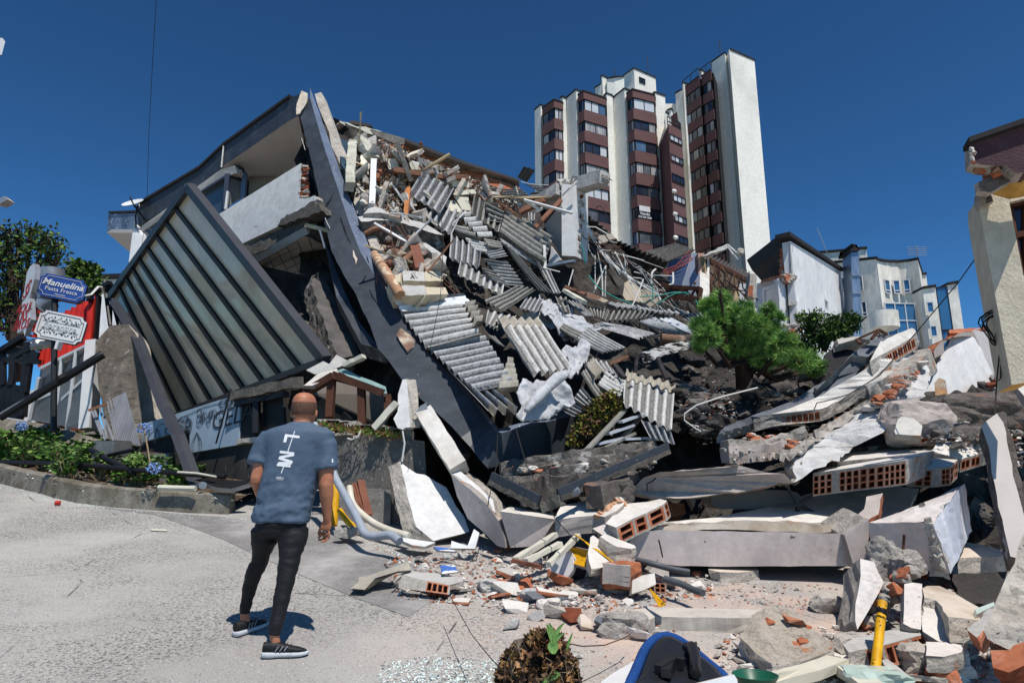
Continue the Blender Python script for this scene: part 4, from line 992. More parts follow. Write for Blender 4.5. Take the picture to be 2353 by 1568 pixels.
bz([(990,245),(1185,352),(1560,110),(1350,82)],4,'corrugated sheet pointing up right above the weathered head strip',.6,steps=5)
bz([(1440,200),(1620,215),(1545,362),(1362,310)],4,'short corrugated piece at the top of the crumpled membrane',.65)
bz([(1030,330),(1335,395),(1150,542),(1000,480)],4,'curled corrugated piece above the black gap',.42)
bz([(1020,590),(1100,600),(1210,720),(1150,690)],3,'curled rim of a corrugated sheet in the black gap',.3)
bz([(20,205),(36,236),(800,172),(792,158)],1,'thin grey flashing strip along the top of the roof panel',.42,name='flashing',cat='flashing',amp=.03)
def flat_sheet(h,pts,label,m,lift=.3,th=.012,name='sheet_metal',cat='metal sheet',group=None,jag=0):
 mb=MB();slab(mb,h.P(pts,lift),th,m,m,jag=jag,flat=False);return one(name,label,cat,mb,group)
bz([(36,238),(108,350),(872,262),(800,172)],2,'clean white roofing sheet at the top of the big roof panel',.4,m='sheet_white',amp=.012,name='white_roof_sheet')
def u(c,w,l,lift=.3,**k):return sheetc(H4,c,w,l,lift,**k)
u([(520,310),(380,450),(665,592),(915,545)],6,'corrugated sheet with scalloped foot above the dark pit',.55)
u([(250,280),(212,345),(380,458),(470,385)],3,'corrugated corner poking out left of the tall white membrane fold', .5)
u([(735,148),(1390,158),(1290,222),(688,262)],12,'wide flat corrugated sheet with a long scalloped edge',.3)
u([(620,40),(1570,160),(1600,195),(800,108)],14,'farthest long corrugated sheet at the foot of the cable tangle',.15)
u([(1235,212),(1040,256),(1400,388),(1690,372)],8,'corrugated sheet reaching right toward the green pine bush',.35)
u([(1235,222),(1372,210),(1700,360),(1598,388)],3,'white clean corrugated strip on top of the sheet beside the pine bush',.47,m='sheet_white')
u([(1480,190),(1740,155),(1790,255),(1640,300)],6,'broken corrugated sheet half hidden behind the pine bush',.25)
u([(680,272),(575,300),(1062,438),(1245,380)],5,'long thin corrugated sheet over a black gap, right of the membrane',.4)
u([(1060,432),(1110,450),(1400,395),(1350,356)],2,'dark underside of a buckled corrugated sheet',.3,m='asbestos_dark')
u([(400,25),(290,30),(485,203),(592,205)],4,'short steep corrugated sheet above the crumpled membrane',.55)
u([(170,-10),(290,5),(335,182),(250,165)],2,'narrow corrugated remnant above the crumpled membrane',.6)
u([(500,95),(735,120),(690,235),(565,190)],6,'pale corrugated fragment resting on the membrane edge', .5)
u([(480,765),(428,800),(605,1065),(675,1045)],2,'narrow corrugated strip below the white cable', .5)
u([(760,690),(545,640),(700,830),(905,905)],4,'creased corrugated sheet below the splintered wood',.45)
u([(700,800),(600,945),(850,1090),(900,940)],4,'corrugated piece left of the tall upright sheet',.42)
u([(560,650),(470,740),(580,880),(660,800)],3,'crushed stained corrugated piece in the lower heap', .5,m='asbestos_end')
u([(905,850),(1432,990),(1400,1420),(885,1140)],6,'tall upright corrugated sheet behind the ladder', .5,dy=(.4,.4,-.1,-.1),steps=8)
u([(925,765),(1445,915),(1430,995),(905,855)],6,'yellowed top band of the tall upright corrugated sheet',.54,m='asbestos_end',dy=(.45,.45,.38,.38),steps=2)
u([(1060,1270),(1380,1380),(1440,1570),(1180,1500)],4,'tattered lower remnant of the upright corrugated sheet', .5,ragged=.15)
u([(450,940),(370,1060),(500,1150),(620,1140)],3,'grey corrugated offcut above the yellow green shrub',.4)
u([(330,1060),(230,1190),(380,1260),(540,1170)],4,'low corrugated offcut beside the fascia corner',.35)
# ================================================================ crumpled membrane
def drape(h,grid,label,lift= .5,m='membrane',name='roof_membrane',wr=.05,group='crumpled white roof membrane'):
 """grid: rows of picture points; refined into a wrinkled sheet with real thickness"""
 R_,C_=len(grid),len(grid[0]);sub=10;P=[[h(p[0],p[1],lift-(p[2] if len(p)>2 else 0)) for p in r] for r in grid]
 rows=[]
 for i in range((R_-1)*sub+1):
  a,s=min(i//sub,R_-2),0;s=i/sub-a;row=[]
  for j in range((C_-1)*sub+1):
   b=min(j//sub,C_-2);t=j/sub-b;ss=s*s*(3-2*s);tt=t*t*(3-2*t)
   p=P[a][b].lerp(P[a][b+1],t).lerp(P[a+1][b].lerp(P[a+1][b+1],t),s)
   k=noise.noise(p*2.3)*wr-abs(noise.noise(p*4+Vector((9,0,0))))*wr*1.6-abs(noise.noise(p*9))*wr*.7
   row.append(p+Vector((0,-k,k*.8)))
  rows.append(row)
 nn=len(rows[0]);vs=[p for r in rows for p in r];K=len(vs);vs+=[p+Vector((0,.012,-.012)) for p in vs]
 fs=[]
 for i in range(len(rows)-1):
  for j in range(nn-1):
   a=i*nn+j;fs+=[(a,a+1,a+nn+1,a+nn),(K+a+nn,K+a+nn+1,K+a+1,K+a)]
 ring=list(range(nn))+[i*nn+nn-1 for i in range(1,len(rows))]+[(len(rows)-1)*nn+j for j in range(nn-2,-1,-1)]+[i*nn for i in range(len(rows)-2,0,-1)]
 for q in range(len(ring)):a,b=ring[q],ring[(q+1)%len(ring)];fs.append((a,b,K+b,K+a))
 mb=MB();mb.add(vs,fs,m);return one(name,label,'membrane',mb,group,smooth=True)
drape(H3,[[(1370,345),(1560,330,.1),(1700,200),(1850,150)],[(1400,400,.3),(1600,380,.25),(1800,330),(1960,340)],[(1540,400, .5),(1680,500,.4),(1830,560,.2),(1990,640)]],'long crumpled white membrane draped across the middle of the roof heap', .5,wr=.12)
drape(H4,[[(0,110),(100,130),(240,180),(420,200)],[(60,170),(180,220),(330,260),(560,250)],[(210,300),(300,330),(450,320),(700,260)]],'wrinkled white membrane spreading right under the corrugated sheets',.58,wr=.08)
drape(H4,[[(0,-60),(80,-10),(170,20),(300,60)],[(20,80),(120,100),(220,110),(330,180)],[(60,200),(140,190),(260,200),(440,230)]],'folded membrane patch beside the narrow corrugated remnants',.62,wr=.09)
drape(H4,[[(470,405),(545,425),(560,440)],[(240,540),(420,560),(520,600)],[(320,640),(440,680),(490,640)],[(300,800),(420,750),(450,720)]],'tall grey white membrane fold standing in the centre of the heap',.75,wr=.1)
drape(H4,[[(-170,860),(20,840),(180,850),(260,830)],[(-240,960),(-20,960),(160,930),(330,900)],[(-180,1080),(0,1060),(200,1020),(390,1060)],[(-240,1250),(-160,1290),(100,1280),(240,1130)]],'large bright white membrane lying in front of the five ridge sheet',.66,wr=.06)
mb=MB();pts=[H4(300,800,.95),H4(200,850,.95),H4(80,960,.95),H4(-20,1060,.95),H4(-130,1190,.95)];mb.tube(pts,[.05,.08,.07,.07,.03],'membrane',12)
one('membrane_roll','rolled fold of white membrane lying across the bright sheet','membrane',mb,smooth=True)
# ================================================================ dark fascia frame
def fascia():
 T=empty('tilted_building',W(500,1150,13));tag(T,'tilted collapsing building with dark blue fascia frame and white balcony parapet','building')
 def yv(v):
  L=[(190,13.5),(225,13.3),(512,11.9),(700,10.5),(800,9.8),(931,8.8),(1000,8.3),(1080,8.1)]
  for(a,b),(c,d) in zip(L,L[1:]):
   if a<=v<=c:return b+(d-b)*(v-a)/(c-a)
  return 8.1
 D=lambda u_,v,dy=0:W(u_,v,yv(v)+dy)
 Lf=[(686,250),(708,340),(728,430),(745,512),(762,575),(788,630),(816,675),(851,749),(884,803),(955,900),(1040,981),(1120,1075)]
 Rt=[(712,225),(742,330),(775,430),(802,512),(827,577),(865,640),(906,702),(952,779),(985,820),(1052,890),(1094,931),(1142,996)]
 Tp=[(712,200),(755,320),(795,430),(827,512),(852,577),(888,640),(925,700),(963,784),(1000,824),(1070,893),(1105,934),(1146,984)]
 Lf[8]=(868,800);Lf[9]=(945,895)
 def dense(L,k=4):return[(a[0]+(b[0]-a[0])*i/k,a[1]+(b[1]-a[1])*i/k) for a,b in zip(L,L[1:]) for i in range(k)]+[L[-1]]
 Lf,Rt,Tp=dense(Lf),dense(Rt),dense(Tp);rings=[];rt=[]
 for l,r_,t in zip(Lf,Rt,Tp):
  a,b=D(*l,.12),D(*r_);c=W(t[0],t[1],yv(r_[1])+.34)
  j=nv(a*4)*.02
  rings.append([a+j,b,c,a+Vector((.25, .5,.1))])
 mb=MB();mb.loft(rings,'slate_paint')
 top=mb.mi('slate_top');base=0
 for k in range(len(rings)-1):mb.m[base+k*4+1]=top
 mb.build('corner_fascia',T)
 a,b,c=D(1120,1075),D(1142,996),W(1146,984,8.6);a2,b2,c2=W(1335,1030,9.9),W(1322,952,9.7),W(1322,938,10.1)
 n=8;rings=[]
 for k in range(n+1):
  s=k/n;j=nv(a.lerp(a2,s)*5)*(.03 if 0<k<n else 0)
  rings.append([a.lerp(a2,s)+j,b.lerp(b2,s),c.lerp(c2,s),a.lerp(a2,s)+Vector((.1,.6,.1))])
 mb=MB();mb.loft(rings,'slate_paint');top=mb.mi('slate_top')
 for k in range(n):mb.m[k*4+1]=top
 mb.build('corner_fascia',T)
 for pts,nm,m in(([(2040,910),(2065,960),(2095,1080),(2110,1160),(2085,1210),(2060,1130),(2000,1070),(2020,1010)],'exposed_plaster','plaster_warm'),([(1720,250),(1760,140),(1810,160),(1805,235),(1745,330),(1715,340)],'exposed_plaster','plaster_warm')):
  p=[]
  for x,y in pts:uu,vv=A3 .uv(x,y);p.append(W(uu,vv,yv(vv)-.02+(.1 if x>1900 else 0)))
  mb=MB();slab(mb,p,.03,m,jag=.02,flat=False);mb.build(nm,T)
 for pts,nm,m in(([(958,150),(985,230),(980,300),(962,345),(942,280),(945,200)],'exposed_plaster','plaster_warm'),([(1345,880),(1460,985),(1450,1040),(1400,1085),(1370,1040),(1310,940)],'exposed_brick','rust'),([(1350,885),(1395,930),(1390,975),(1335,935)],'exposed_brick','brick')):
  p=[]
  for x,y in pts:uu,vv=A4 .uv(x,y);p.append(W(uu,vv,yv(vv)-.03+(.06 if x<1200 else 0)))
  mb=MB();slab(mb,p,.03,m,jag=.015,flat=False);mb.build(nm,T)
 def crack(crop,pts,w_=.006,m='black',dy=-.01):
  mb=MB();P=[]
  for i,(x,y) in enumerate(pts):
   uu,vv=crop.uv(x,y);P.append(W(uu,vv,yv(vv)+dy+.05))
  Q=[]
  for a,b in zip(P,P[1:]):Q+=jagline(a,b,.06,.012)
  mb.tube(Q+[P[-1]],w_,m,4);mb.build('crack',T)
 crack(A3,[(2060,950),(2000,1060),(1960,1110)],.012);crack(A3,[(2090,1210),(2150,1390),(2195,1450)],.01)
 crack(A4,[(870,0),(880,90),(930,200)],.009);crack(A4,[(1060,280),(1080,400),(1020,500)],.008);crack(A4,[(1080,560),(1120,640),(1160,700)],.006)
 crack(A3,[(1760,540),(1790,640)],.006,'plaster');crack(A3,[(1960,1210),(2000,1300)],.006,'plaster')
 mb=MB();slab(mb,A4 .P([(700,140,12.2),(770,250,12.1),(860,560,11.4),(990,830,10.8),(1130,1010,10.3),(1215,1075,9.9),(1010,1020,10.4),(800,620,11.3)]),.25,'slate_paint','broken_dark',jag=0,flat=False);mb.build('inner_fascia',T)
 mb=MB();rr=[]
 for k,(r_,t) in enumerate(zip(Tp,Tp[1:])):
  if r_[1]>700:break
  p=W(r_[0]+9,r_[1]+14,yv(r_[1])+.42);j=nv(p*8)*.05
  rr.append([p+j,p+Vector((.17,.02,.03))+nv(p*11)*.05,p+Vector((.2,.3,0)),p+Vector((0,.3,0))])
 mb.loft(rr,'concrete');mb.build('rough_edge',T)
 f=[A3(*p) for p in((385,1105,17),(900,800,15.8),(1105,605,15.2),(1660,205,13.6),(1745,165,13.35))]
 g=[A3(*p) for p in((375,1280,17),(880,985,15.8),(1085,785,15.2),(1640,405,13.6),(1735,350,13.35))]
 mb=MB();o=Vector((.25, .5,.05))
 rings=[[b_,a_,a_+o,b_+o] for a_,b_ in zip(f,g)];mb.loft(rings,'slate_paint');mb.build('upper_fascia',T)
 mb=MB();e=Vector((0,0,.07));rings=[[a_+Vector((0,-.06,0)),a_+Vector((0,-.06,0))+e,a_+o+e,a_+o] for a_ in f[:4]];mb.loft(rings,'coping');mb.build('roof_edge',T)
 mb=MB();mb.bar(A3(1103,605,15.14),A3(1085,785,15.14),.02,.03,'plaster');mb.build('fascia_joint',T)
 mb=MB();a,b,c,d=A3(128,1180,18),A3(362,1172,17.2),A3(340,1338,17.2),A3(118,1336,18);o2=Vector((.4, .5,0));mb.hexa([d,c,b,a],[v+o2 for v in(d,c,b,a)],'slate_paint2');mb.build('end_fascia',T)
 mb=MB();q=[A3(128,1172,17.95),A3(365,1164,17.15)];mb.hexa([q[0],q[1],q[1]+o2,q[0]+o2],[v+Vector((0,0,.06)) for v in(q[0],q[1],q[1]+o2,q[0]+o2)],'coping');mb.build('roof_edge',T)
 mb=MB();s=[d,c,A3(312,1500,18.6)];mb.add(s+[v+Vector((0,0,.1)) for v in s],[(0,1,2),(3,4,5),(0,1,4,3),(1,2,5,4),(2,0,3,5)],'soffit_grey');mb.build('soffit',T)
 s0,s1=g[0]+Vector((0,.02,0)),g[4];bk0,bk1=A3(640,1250,20),A3(1900,900,17.5)
 sf=[g[0],g[1],g[2],g[3],g[4],A3(1850,900,16.5),A3(1500,905,18),A3(1280,810,18.5),A3(700,1100,20.5)]
 mb=MB();mb.add(sf+[p+Vector((0,0,.25)) for p in sf],tessellate_polygon([sf])+[tuple(i+9 for i in t) for t in tessellate_polygon([sf])],'soffit_grey');mb.build('soffit',T)
 mb=MB();mb.tube([A3(1190,770,15.0),A3(1240,795,15.3),A3(1400,850,16.3),A3(1500,890,17)],.03,'wire',5);mb.tube([A3(1215,790,15),A3(1255,815,15.2)],.08,'wire',6);mb.build('ceiling_cable',T)
 mb=MB();slab(mb,A3 .P([(400,1290,16.9),(1085,800,15.1),(1190,770,14.9),(1215,830,14.9),(1130,860,15.05),(880,1020,15.6),(410,1330,16.9)]),.2,'soffit_pale',jag=0,flat=False);mb.build('lintel',T)
 mb=MB();mb.add(A3 .P([(405,1330,16.95),(1130,862,15.15),(1120,1150,15.15),(880,1300,15.7),(430,1560,16.9)]),[(0,1,2,3,4)],'glass_dark');mb.build('window_glass',T)
 mb=MB();mb.add(A3 .P([(1145,850,15.05),(1280,905,15.5),(1260,1045,15.5),(1135,1120,15.1)]),[(0,1,2,3)],'glass_pale');mb.build('window_glass',T)
 mb=MB();mb.bar(A3(1140,848,15.02),A3(1122,1140,15.02),.13,.1,'steel_dark');mb.bar(A3(1140,990,14.96),A3(1122,1140,14.96),.07,.05,'white_paint');mb.build('window_mullion',T)
 mb=MB();mb.bar(A3(1283,830,15.3),A3(1268,1045,15.3),.12,.1,'steel_blue');mb.bar(A3(1298,900,15.6),A3(1292,1030,15.6),.06,.1,'black_metal');mb.build('window_mullion',T)
 mb=MB();mb.bar(A3(1140,850,15.0),A3(1275,900,15.45),.07,.07,'steel_dark');mb.bar(A3(890,1012,15.6),A3(1138,855,15.0),.06,.06,'steel_dark');mb.build('window_frame',T)
 mb=MB();slab(mb,A3 .P([(1300,810,16.2),(1900,700,16),(1900,1200,16),(1290,1200,16.2)]),.2,'soffit_pale',jag=0);mb.build('back_wall',T)
 pp=[(1040,1195,14.4),(1755,750,12.4),(1752,870),(1742,1045),(1790,1050),(1870,1022),(1885,1050),(1860,1110),(1700,1180),(1560,1285),(1235,1440),(1120,1290)]
 mb=MB();pl=Plane([A3(1040,1195,14.2),A3(1755,750,12.45),A3(1235,1440,13.5)]);P=[A3 .on(pl,x[0],x[1]) for x in pp]
 slab(mb,P,.16,'stucco_blue','broken',jag=.015,smooth_edges=(0,10,11,9),ext=(.1,.16,0));mb.build('balcony_parapet',T)
 mb=MB();rnd=random.Random(7)
 for k in range(16):y=770+k*17;hull(mb,A3 .on(pl,1760+rnd.uniform(-4,8),y)+Vector((.03,.08,0)),(.14,.2,.1),rnd,'brick_dark' if k%3 else 'broken')
 mb.build('parapet_brick_end',T)
 mb=MB();slab(mb,[A3 .on(pl,*p)+Vector((0,-.05,0)) for p in((1560,1285),(1640,1190),(1750,1150),(1880,1075),(1920,1120),(1935,1155),(1800,1215),(1660,1255))],.3,'screed','screed',jag=.05,step=.07);mb.build('broken_floor_edge',T)
 mb=MB();slab(mb,A3 .P([(1790,800,12.9),(1850,870,12.9),(1880,1010,12.8),(1760,1050,12.8),(1770,880,12.9)]),.1,'black',jag=0,flat=False);mb.build('dark_opening',T)  # black slab painted for the unlit depth of the opening
 mb=MB();slab(mb,A3 .P([(1235,1440,13.5),(1930,1165,12.4),(1945,1200,12.5),(1265,1500,13.6)]),.3,'soffit_pale',jag=0,flat=False);mb.build('floor_edge',T)
 mb=MB();mb.bar(A4(40,250,13.4),A4(575,15,12.3),.07,.3,'screed',seg=12,rough=.02);mb.build('pipe_chase',T)
 mb=MB();slab(mb,A4 .P([(80,285,13.3),(540,30,12.2),(560,95,12.25),(110,350,13.4)]),.3,'soffit_pale',jag=0,flat=False);mb.build('ceiling_beam',T)
 cl=[A4(60,330,13.5),A4(560,100,12.3),A4(720,190,12.9),A4(700,440,15.5),A4(600,560,16.5),A4(250,560,17)]
 mb=MB();mb.add(cl+[p+Vector((0,0,.15)) for p in cl],tessellate_polygon([cl])+[tuple(i+6 for i in t) for t in tessellate_polygon([cl])],'ceiling_tile');mb.build('ceiling',T)
 mb=MB()
 for k in range(6):
  a=A4(120,320,13.35).lerp(A4(560,110,12.3),k/5*.95+.05);b=A4(330,600,16.8).lerp(A4(700,470,15.4),k/5);mb.bar(a-Vector((0,0,.02)),b-Vector((0,0,.02)),.014,.01,'grid_dark')
 for k in range(6):
  s=k/6+.06;a=A4(120,340,13.35).lerp(A4(330,600,16.8),s);b=A4(620,110,12.5).lerp(A4(700,440,15.4),s);mb.bar(a-Vector((0,0,.02)),b-Vector((0,0,.02)),.014,.01,'grid_dark')
 mb.build('ceiling_grid',T)
 mb=MB();slab(mb,A4 .P([(230,500,17.2),(760,430,15.5),(820,1000,15),(300,1000,17)]),.2,'wall_inside',jag=0);mb.build('inner_wall',T)
 mb=MB();slab(mb,A4 .P([(530,110,12.3),(560,10,12.3),(720,60,12.2),(760,200,12.4),(690,180,12.5)]),.1,'dark_interior',jag=.02,flat=False)
 mb.bar(A4(540,20,12.2),A4(730,70,12.1),.05,.07,'pale_wood');mb.bar(A4(660,60,12.0),A4(705,215,12.0),.03,.03,'steel');mb.build('torn_ceiling',T)
 mb=MB();slab(mb,A4 .P([(640,420,12.3),(590,450,12.3),(585,520),(700,850,11.0),(800,1090),(830,1140),(1000,1130,10.8),(960,1000),(840,740),(740,540),(680,420)]),.35,'column_grey','broken_dark',jag=.03,flat=False);mb.build('leaning_column',T)
 mb=MB();mb.tube([A4(540,960,12),A4(690,985,11.6),A4(840,1040,11.3)],.3,'screed',14);mb.build('storage_tank',T,smooth=40)
 mb=MB();mb.bar(A3(1690,600,14),A3(1700,600,14.1),.01,.01,'wire')
 mb=MB();mb.hexa(A3 .P([(340,1285,16.8),(405,1350,16.7),(400,1480,16.6),(300,1600,16.6)]),[v+Vector((.3, .5,0)) for v in A3 .P([(340,1285,16.8),(405,1350,16.7),(400,1480,16.6),(300,1600,16.6)])],'white_paint')
 mb.build('corner_column',T)
 mb=MB();mb.tube([A3(385,1100,16.9),A3(368,1180,16.8),A3(372,1280,16.75),A3(395,1300,16.7)],.035,'white_paint',6);mb.tube([A3(375,1110,16.8),A3(360,1200,16.7),A3(365,1290,16.7)],.02,'black',5);mb.build('downpipe',T,smooth=True)
 mb=MB();c=A3(342,1097,16.7);ax=Vector((-.15,- .5,.55)).normalized();x=Vector((.8,0,- .5)).normalized();x=(x-ax*x.dot(ax)).normalized();y=ax.cross(x);rings=[]
 for k in range(6):
  r_=.34*k/5+.001;rings.append([c+(x*math.cos(t)+y*math.sin(t)*.7)*r_+ax*(r_*r_* .5) for t in[2*math.pi*q/20 for q in range(20)]])
 mb.loft(rings,'white_paint',caps=False);mb.tube([c,c+ax*.2],.02,'black',5);mb.tube([c,c+Vector((.3,.1,-.4))],.025,'black',5);mb.build('satellite_dish',T,smooth=True)
 return T
TB=fascia()
# ================================================================ torn upper storey of the tilted building
def sl(h,pts,th,label,face='plaster',side='broken',lift=.2,name='broken_slab',cat='slab',group=None,jag=.03,ext=None,cells=None,back=None,smooth=(),step=.12,extra=None,relief=0.,curved=False):
 mb=MB();P=h.P(pts,lift) if isinstance(h,Heap) else h.P(pts)
 if not curved:P=flatten(P)
 slab(mb,P,th,face,side,ext=ext,jag=jag,step=step,cells=cells,back=back,flat=not curved,smooth_edges=smooth,relief=relief)
 if extra:extra(mb,P)
 return one(name,label,cat,mb,group)
def ax(dx,dy,dz):return Vector((dx,dy,dz))
sl(D5,[(-40,120,15.2),(250,180,15.6),(245,215,15.6),(-40,170,15.2)],.1,'flat grey roof sheet lying on top of the parapet beside the fascia peak','coping_grey','coping',name='roof_sheet',cat='roofing sheet',jag=0,ext=(.1,1,.1))
sl(D5,[(-190,130,14.6),(0,190,15),(220,232,15.3),(560,340,15.8),(600,480,15.8),(540,520),(330,400),(120,290),(-180,160)],.4,'cream stained parapet wall piece under the flat grey roof sheet','plaster_stain','broken',name='parapet_wall',cat='wall panel',jag=.04)
sl(D5,[(200,232,15.3),(560,330,15.7),(760,400,15.9),(1450,700,16.6),(2340,975,17.8),(2340,1080),(2100,990),(1940,930),(1420,720),(1060,560),(720,470),(560,440),(330,335)],.35,'long grey concrete ring beam sloping down along the skyline','concrete_dark','broken',name='ring_beam',cat='beam',jag=.03)
sl(D5,[(735,378,15.7),(1200,560,16.2),(1640,722,16.6),(2340,955,17.6),(2340,992),(2110,905),(1640,765),(1180,600),(720,410)],.3,'black bitumen edge strip on top of the sloping concrete beam','coping',name='roof_edge',cat='roof edge',jag=0,ext=(0,1.2,.1))
sl(D5,[(550,440,15.5),(720,480,15.7),(860,560,15.8),(1060,640,16),(1420,800,16.4),(1760,880,16.8),(2350,1080,17.5),(2350,1150),(2100,1080),(1900,1060),(1600,980),(1300,840),(1180,740),(960,680),(840,560),(700,540)],.25,'band of broken orange brickwork hanging under the sloping concrete beam','brick','brick_dark',name='brick_wall',cat='brick wall',jag=.07,step=.1)
def bb(h,p,q,w_,hh,label,m,name='timber',cat='timber',lift=.3,group=None,seg=5,rough=.006,dy=(0,0)):
 mb=MB();a=h(p[0],p[1],lift-dy[0]) if isinstance(h,Heap) else h(*p);b=h(q[0],q[1],lift-dy[1]) if isinstance(h,Heap) else h(*q)
 mb.bar(a,b,w_,hh,m,seg=seg,rough=rough,seed=int(abs(a.x*97))+1);return one(name,label,cat,mb,group)
sl(HA5,[(340,378),(432,412),(408,655),(372,610)],.05,'narrow blue glass pane standing behind the falling fascia','glass_dark','steel_dark',.2,'window_pane','window',jag=0)
bb(HA5,(468,430),(440,790),.18,.2,'thick white square column left of the rubble slope','plaster_stain','column','column',.35,seg=8,rough=.02)
sl(HA5,[(508,480),(530,478),(492,800),(470,790)],.25,'black shaded flank of a doorway beside the white column','black','dark_interior',.25,'door_reveal','door frame',jag=0)  # black slab, the flank's shade put into its colour
bb(HA5,(645,575),(630,955),.12,.12,'slim white fluted post in the upper rubble','white_paint','post','post', .5)
bb(HA5,(530,390),(635,560),.26,.16,'white beam leaning above the slim fluted post','plaster_stain','beam','beam',.4,seg=8,rough=.02)
bb(HA5,(855,455),(975,780),.42,.1,'wide grey board leaning across the pale panels','concrete_dark','board','board',.45)
bb(HA5,(818,648),(1045,688),.08,.1,'reddish brown timber lying left of the top corrugated sheet','wood',lift=.6)
bb(HA5,(1188,706),(1445,716),.08,.1,'reddish brown timber lying right of the top corrugated sheet','wood',lift= .5)
sl(HA5,[(905,830),(950,757),(952,800),(930,1035),(900,1035)],.06,'upright splintered board with a pointed orange tip','wood_raw','wood',.6,'splintered_board','board',jag=.02)
bb(HA4,(1440,130),(1510,395),.17,.08,'reddish brown plank standing over the tan blocks','wood_red','plank','plank', .5)
for i,(pts,lab) in enumerate([([(750,560),(835,555),(870,640),(775,645)],'cream panel above the reddish timber'),([(945,590),(1015,605),(1040,650),(960,645)],'small cream panel beside the grey board'),([(1305,735),(1445,742),(1450,800),(1310,790)],'cream panel under the right hand timber'),([(1320,870),(1445,880),(1470,1000),(1390,985)],'tilted cream panel above the stair stepped sheet'),([(1330,815),(1500,815),(1510,850),(1340,860)],'thin cream panel above the tilted one'),([(540,520),(610,600),(600,690),(530,600)],'cream panel beside the leaning white beam'),([(1220,900),(1330,910),(1400,1010),(1300,1000)],'cream panel right of the second corrugated sheet'),([(870,540),(930,600),(960,700),(900,690)],'cream panel behind the grey board'),([(660,800),(740,790),(760,860),(700,880)],'cream panel below the slim post')]):
 sl(HA5,pts,.04,lab,'panel_cream','broken',.42,'ceiling_panel','panel','pale panels in the upper rubble',jag=.02)
sl(HA5,[(510,1045),(680,1010),(860,1040),(1090,1110),(1240,1200),(1100,1170),(900,1100),(700,1075),(540,1085)],.45,'broken floor slab edge crossing the upper rubble','concrete_pale','broken_dark',.55,'floor_slab',jag=.04,ext=(0,.3,-.4))
sl(HA5,[(600,975),(650,960),(820,1030),(700,1010),(560,1020)],.2,'pale broken slab corner above the floor slab edge','plaster','broken',.6,jag=.04,ext=(0,.2,-.2))
sl(HA5,[(1050,1275),(1080,1262),(1262,1385),(1250,1450),(1090,1310)],.15,'cream slanted slab below the black hollow','concrete_pale','broken',.55,jag=.015)
sl(HA4,[(1290,400),(1350,400),(1340,500),(1300,490)],.2,'upright tan plank stub left of the stacked tan blocks','tan_block','tan_block',.55,'block','block',jag=.01)
sl(HA4,[(1350,402),(1540,410),(1545,490),(1365,488)],.3,'grey plastered block left of the upper tan block','concrete_pale','tan_block', .5,'block','block',jag=.02)
sl(HA4,[(1545,405),(1680,405),(1700,488),(1550,490)],.3,'upper ribbed tan block below the reddish plank','tan_block','tan_block', .5,'block','block',jag=.01)
sl(HA4,[(1235,520),(1545,525),(1560,608),(1280,612)],.3,'wide grey block resting on the white roof sheet','concrete_pale','tan_block', .5,'block','block',jag=.02)
sl(HA4,[(1550,538),(1720,545),(1745,600),(1562,606)],.3,'lower ribbed tan block resting on the white roof sheet','tan_block','tan_block', .5,'block','block',jag=.01)
def pipe(h,pts,r_,label,m,name='pipe',cat='pipe',lift=.3,group=None,n=10):
 mb=MB();P=[h(p[0],p[1],lift) if isinstance(h,Heap) else h(*p) for p in pts]
 Q=[]
 for i in range(len(P)-1):
  a,b,c,d=P[max(i-1,0)],P[i],P[i+1],P[min(i+2,len(P)-1)]
  for k in range(5):
   t=k/5;Q.append( .5*((2*b)+(c-a)*t+(2*a-5*b+4*c-d)*t*t+(-a+3*b-3*c+d)*t**3))
 mb.tube(Q+[P[-1]],r_,m,n);return one(name,label,cat,mb,group,smooth=40)
pipe(HA4,[(1120,270),(1220,420),(1340,610)],.085,'peeling orange pipe along the inner side of the fascia','pipe_orange',lift=.55)
pipe(HA4,[(1130,225),(1270,250),(1390,310)],.11,'dark beige pipe with an orange wrap in the upper rubble','rust',lift=.2)
pipe(HA5,[(570,1190),(650,1150),(745,1135)],.05,'ragged brown root of timber above the orange pipe','wood','timber','timber',lift= .5)
pipe(HA4,[(1200,350),(1330,340),(1440,260)],.06,'twisted bundle of splintered wood beside the reddish plank','wood','timber','timber',lift=.6)
def pier():
 T=empty('white_pier',B2(520,940,13.0));tag(T,'tall white square pier standing torn in front of the tower','pier')
 mb=MB();a,b,c,d=B2(436,175,13),B2(592,190,13),B2(585,940,13),B2(440,932,13);o=Vector((.28,.35,0));mb.hexa([d,c,b,a],[v+o for v in(d,c,b,a)],'plaster_clean');mb.build('shaft',T)
 mb=MB();rnd=random.Random(9)
 for k in range(26):y=330+k*24;hull(mb,B2(615+rnd.uniform(-10,14),y,13.15),(.1,.22,.14),rnd,rnd.choice(['broken','mortar','brick_dark','concrete']))
 for k in range(14):hull(mb,B2(rnd.uniform(430,600),170+rnd.uniform(-15,15),13.1),(.13,.2,.12),rnd,rnd.choice(['broken','plaster']))
 mb.build('torn_flank',T)
 mb=MB();mb.bar(B2(595,200,13.2),B2(895,115,12.6),.3,.28,'concrete_pale',seg=8,rough=.012)
 for k in range(12):hull(mb,B2(rnd.uniform(860,925),rnd.uniform(95,150),12.6),(.12,.14,.1),rnd,'broken')
 mb.tube([B2(920,110,12.6),B2(970,140,12.5)],.008,'wire_rust',4);mb.build('beam_stub',T)
 mb=MB();mb.bar(B2(220,370,13.6),B2(436,245,13.1),.32,.25,'concrete_pale',seg=6,rough=.012);mb.build('beam_stub',T)
 mb=MB();mb.tube([B2(530,150,13),B2(560,95,13),B2(610,110,13),B2(590,160,13)],.01,'wire',4);mb.tube([B2(440,300,12.9),B2(520,220,12.8),B2(600,150,12.8)],.025,'wire_pale',5);mb.build('loose_cable',T)
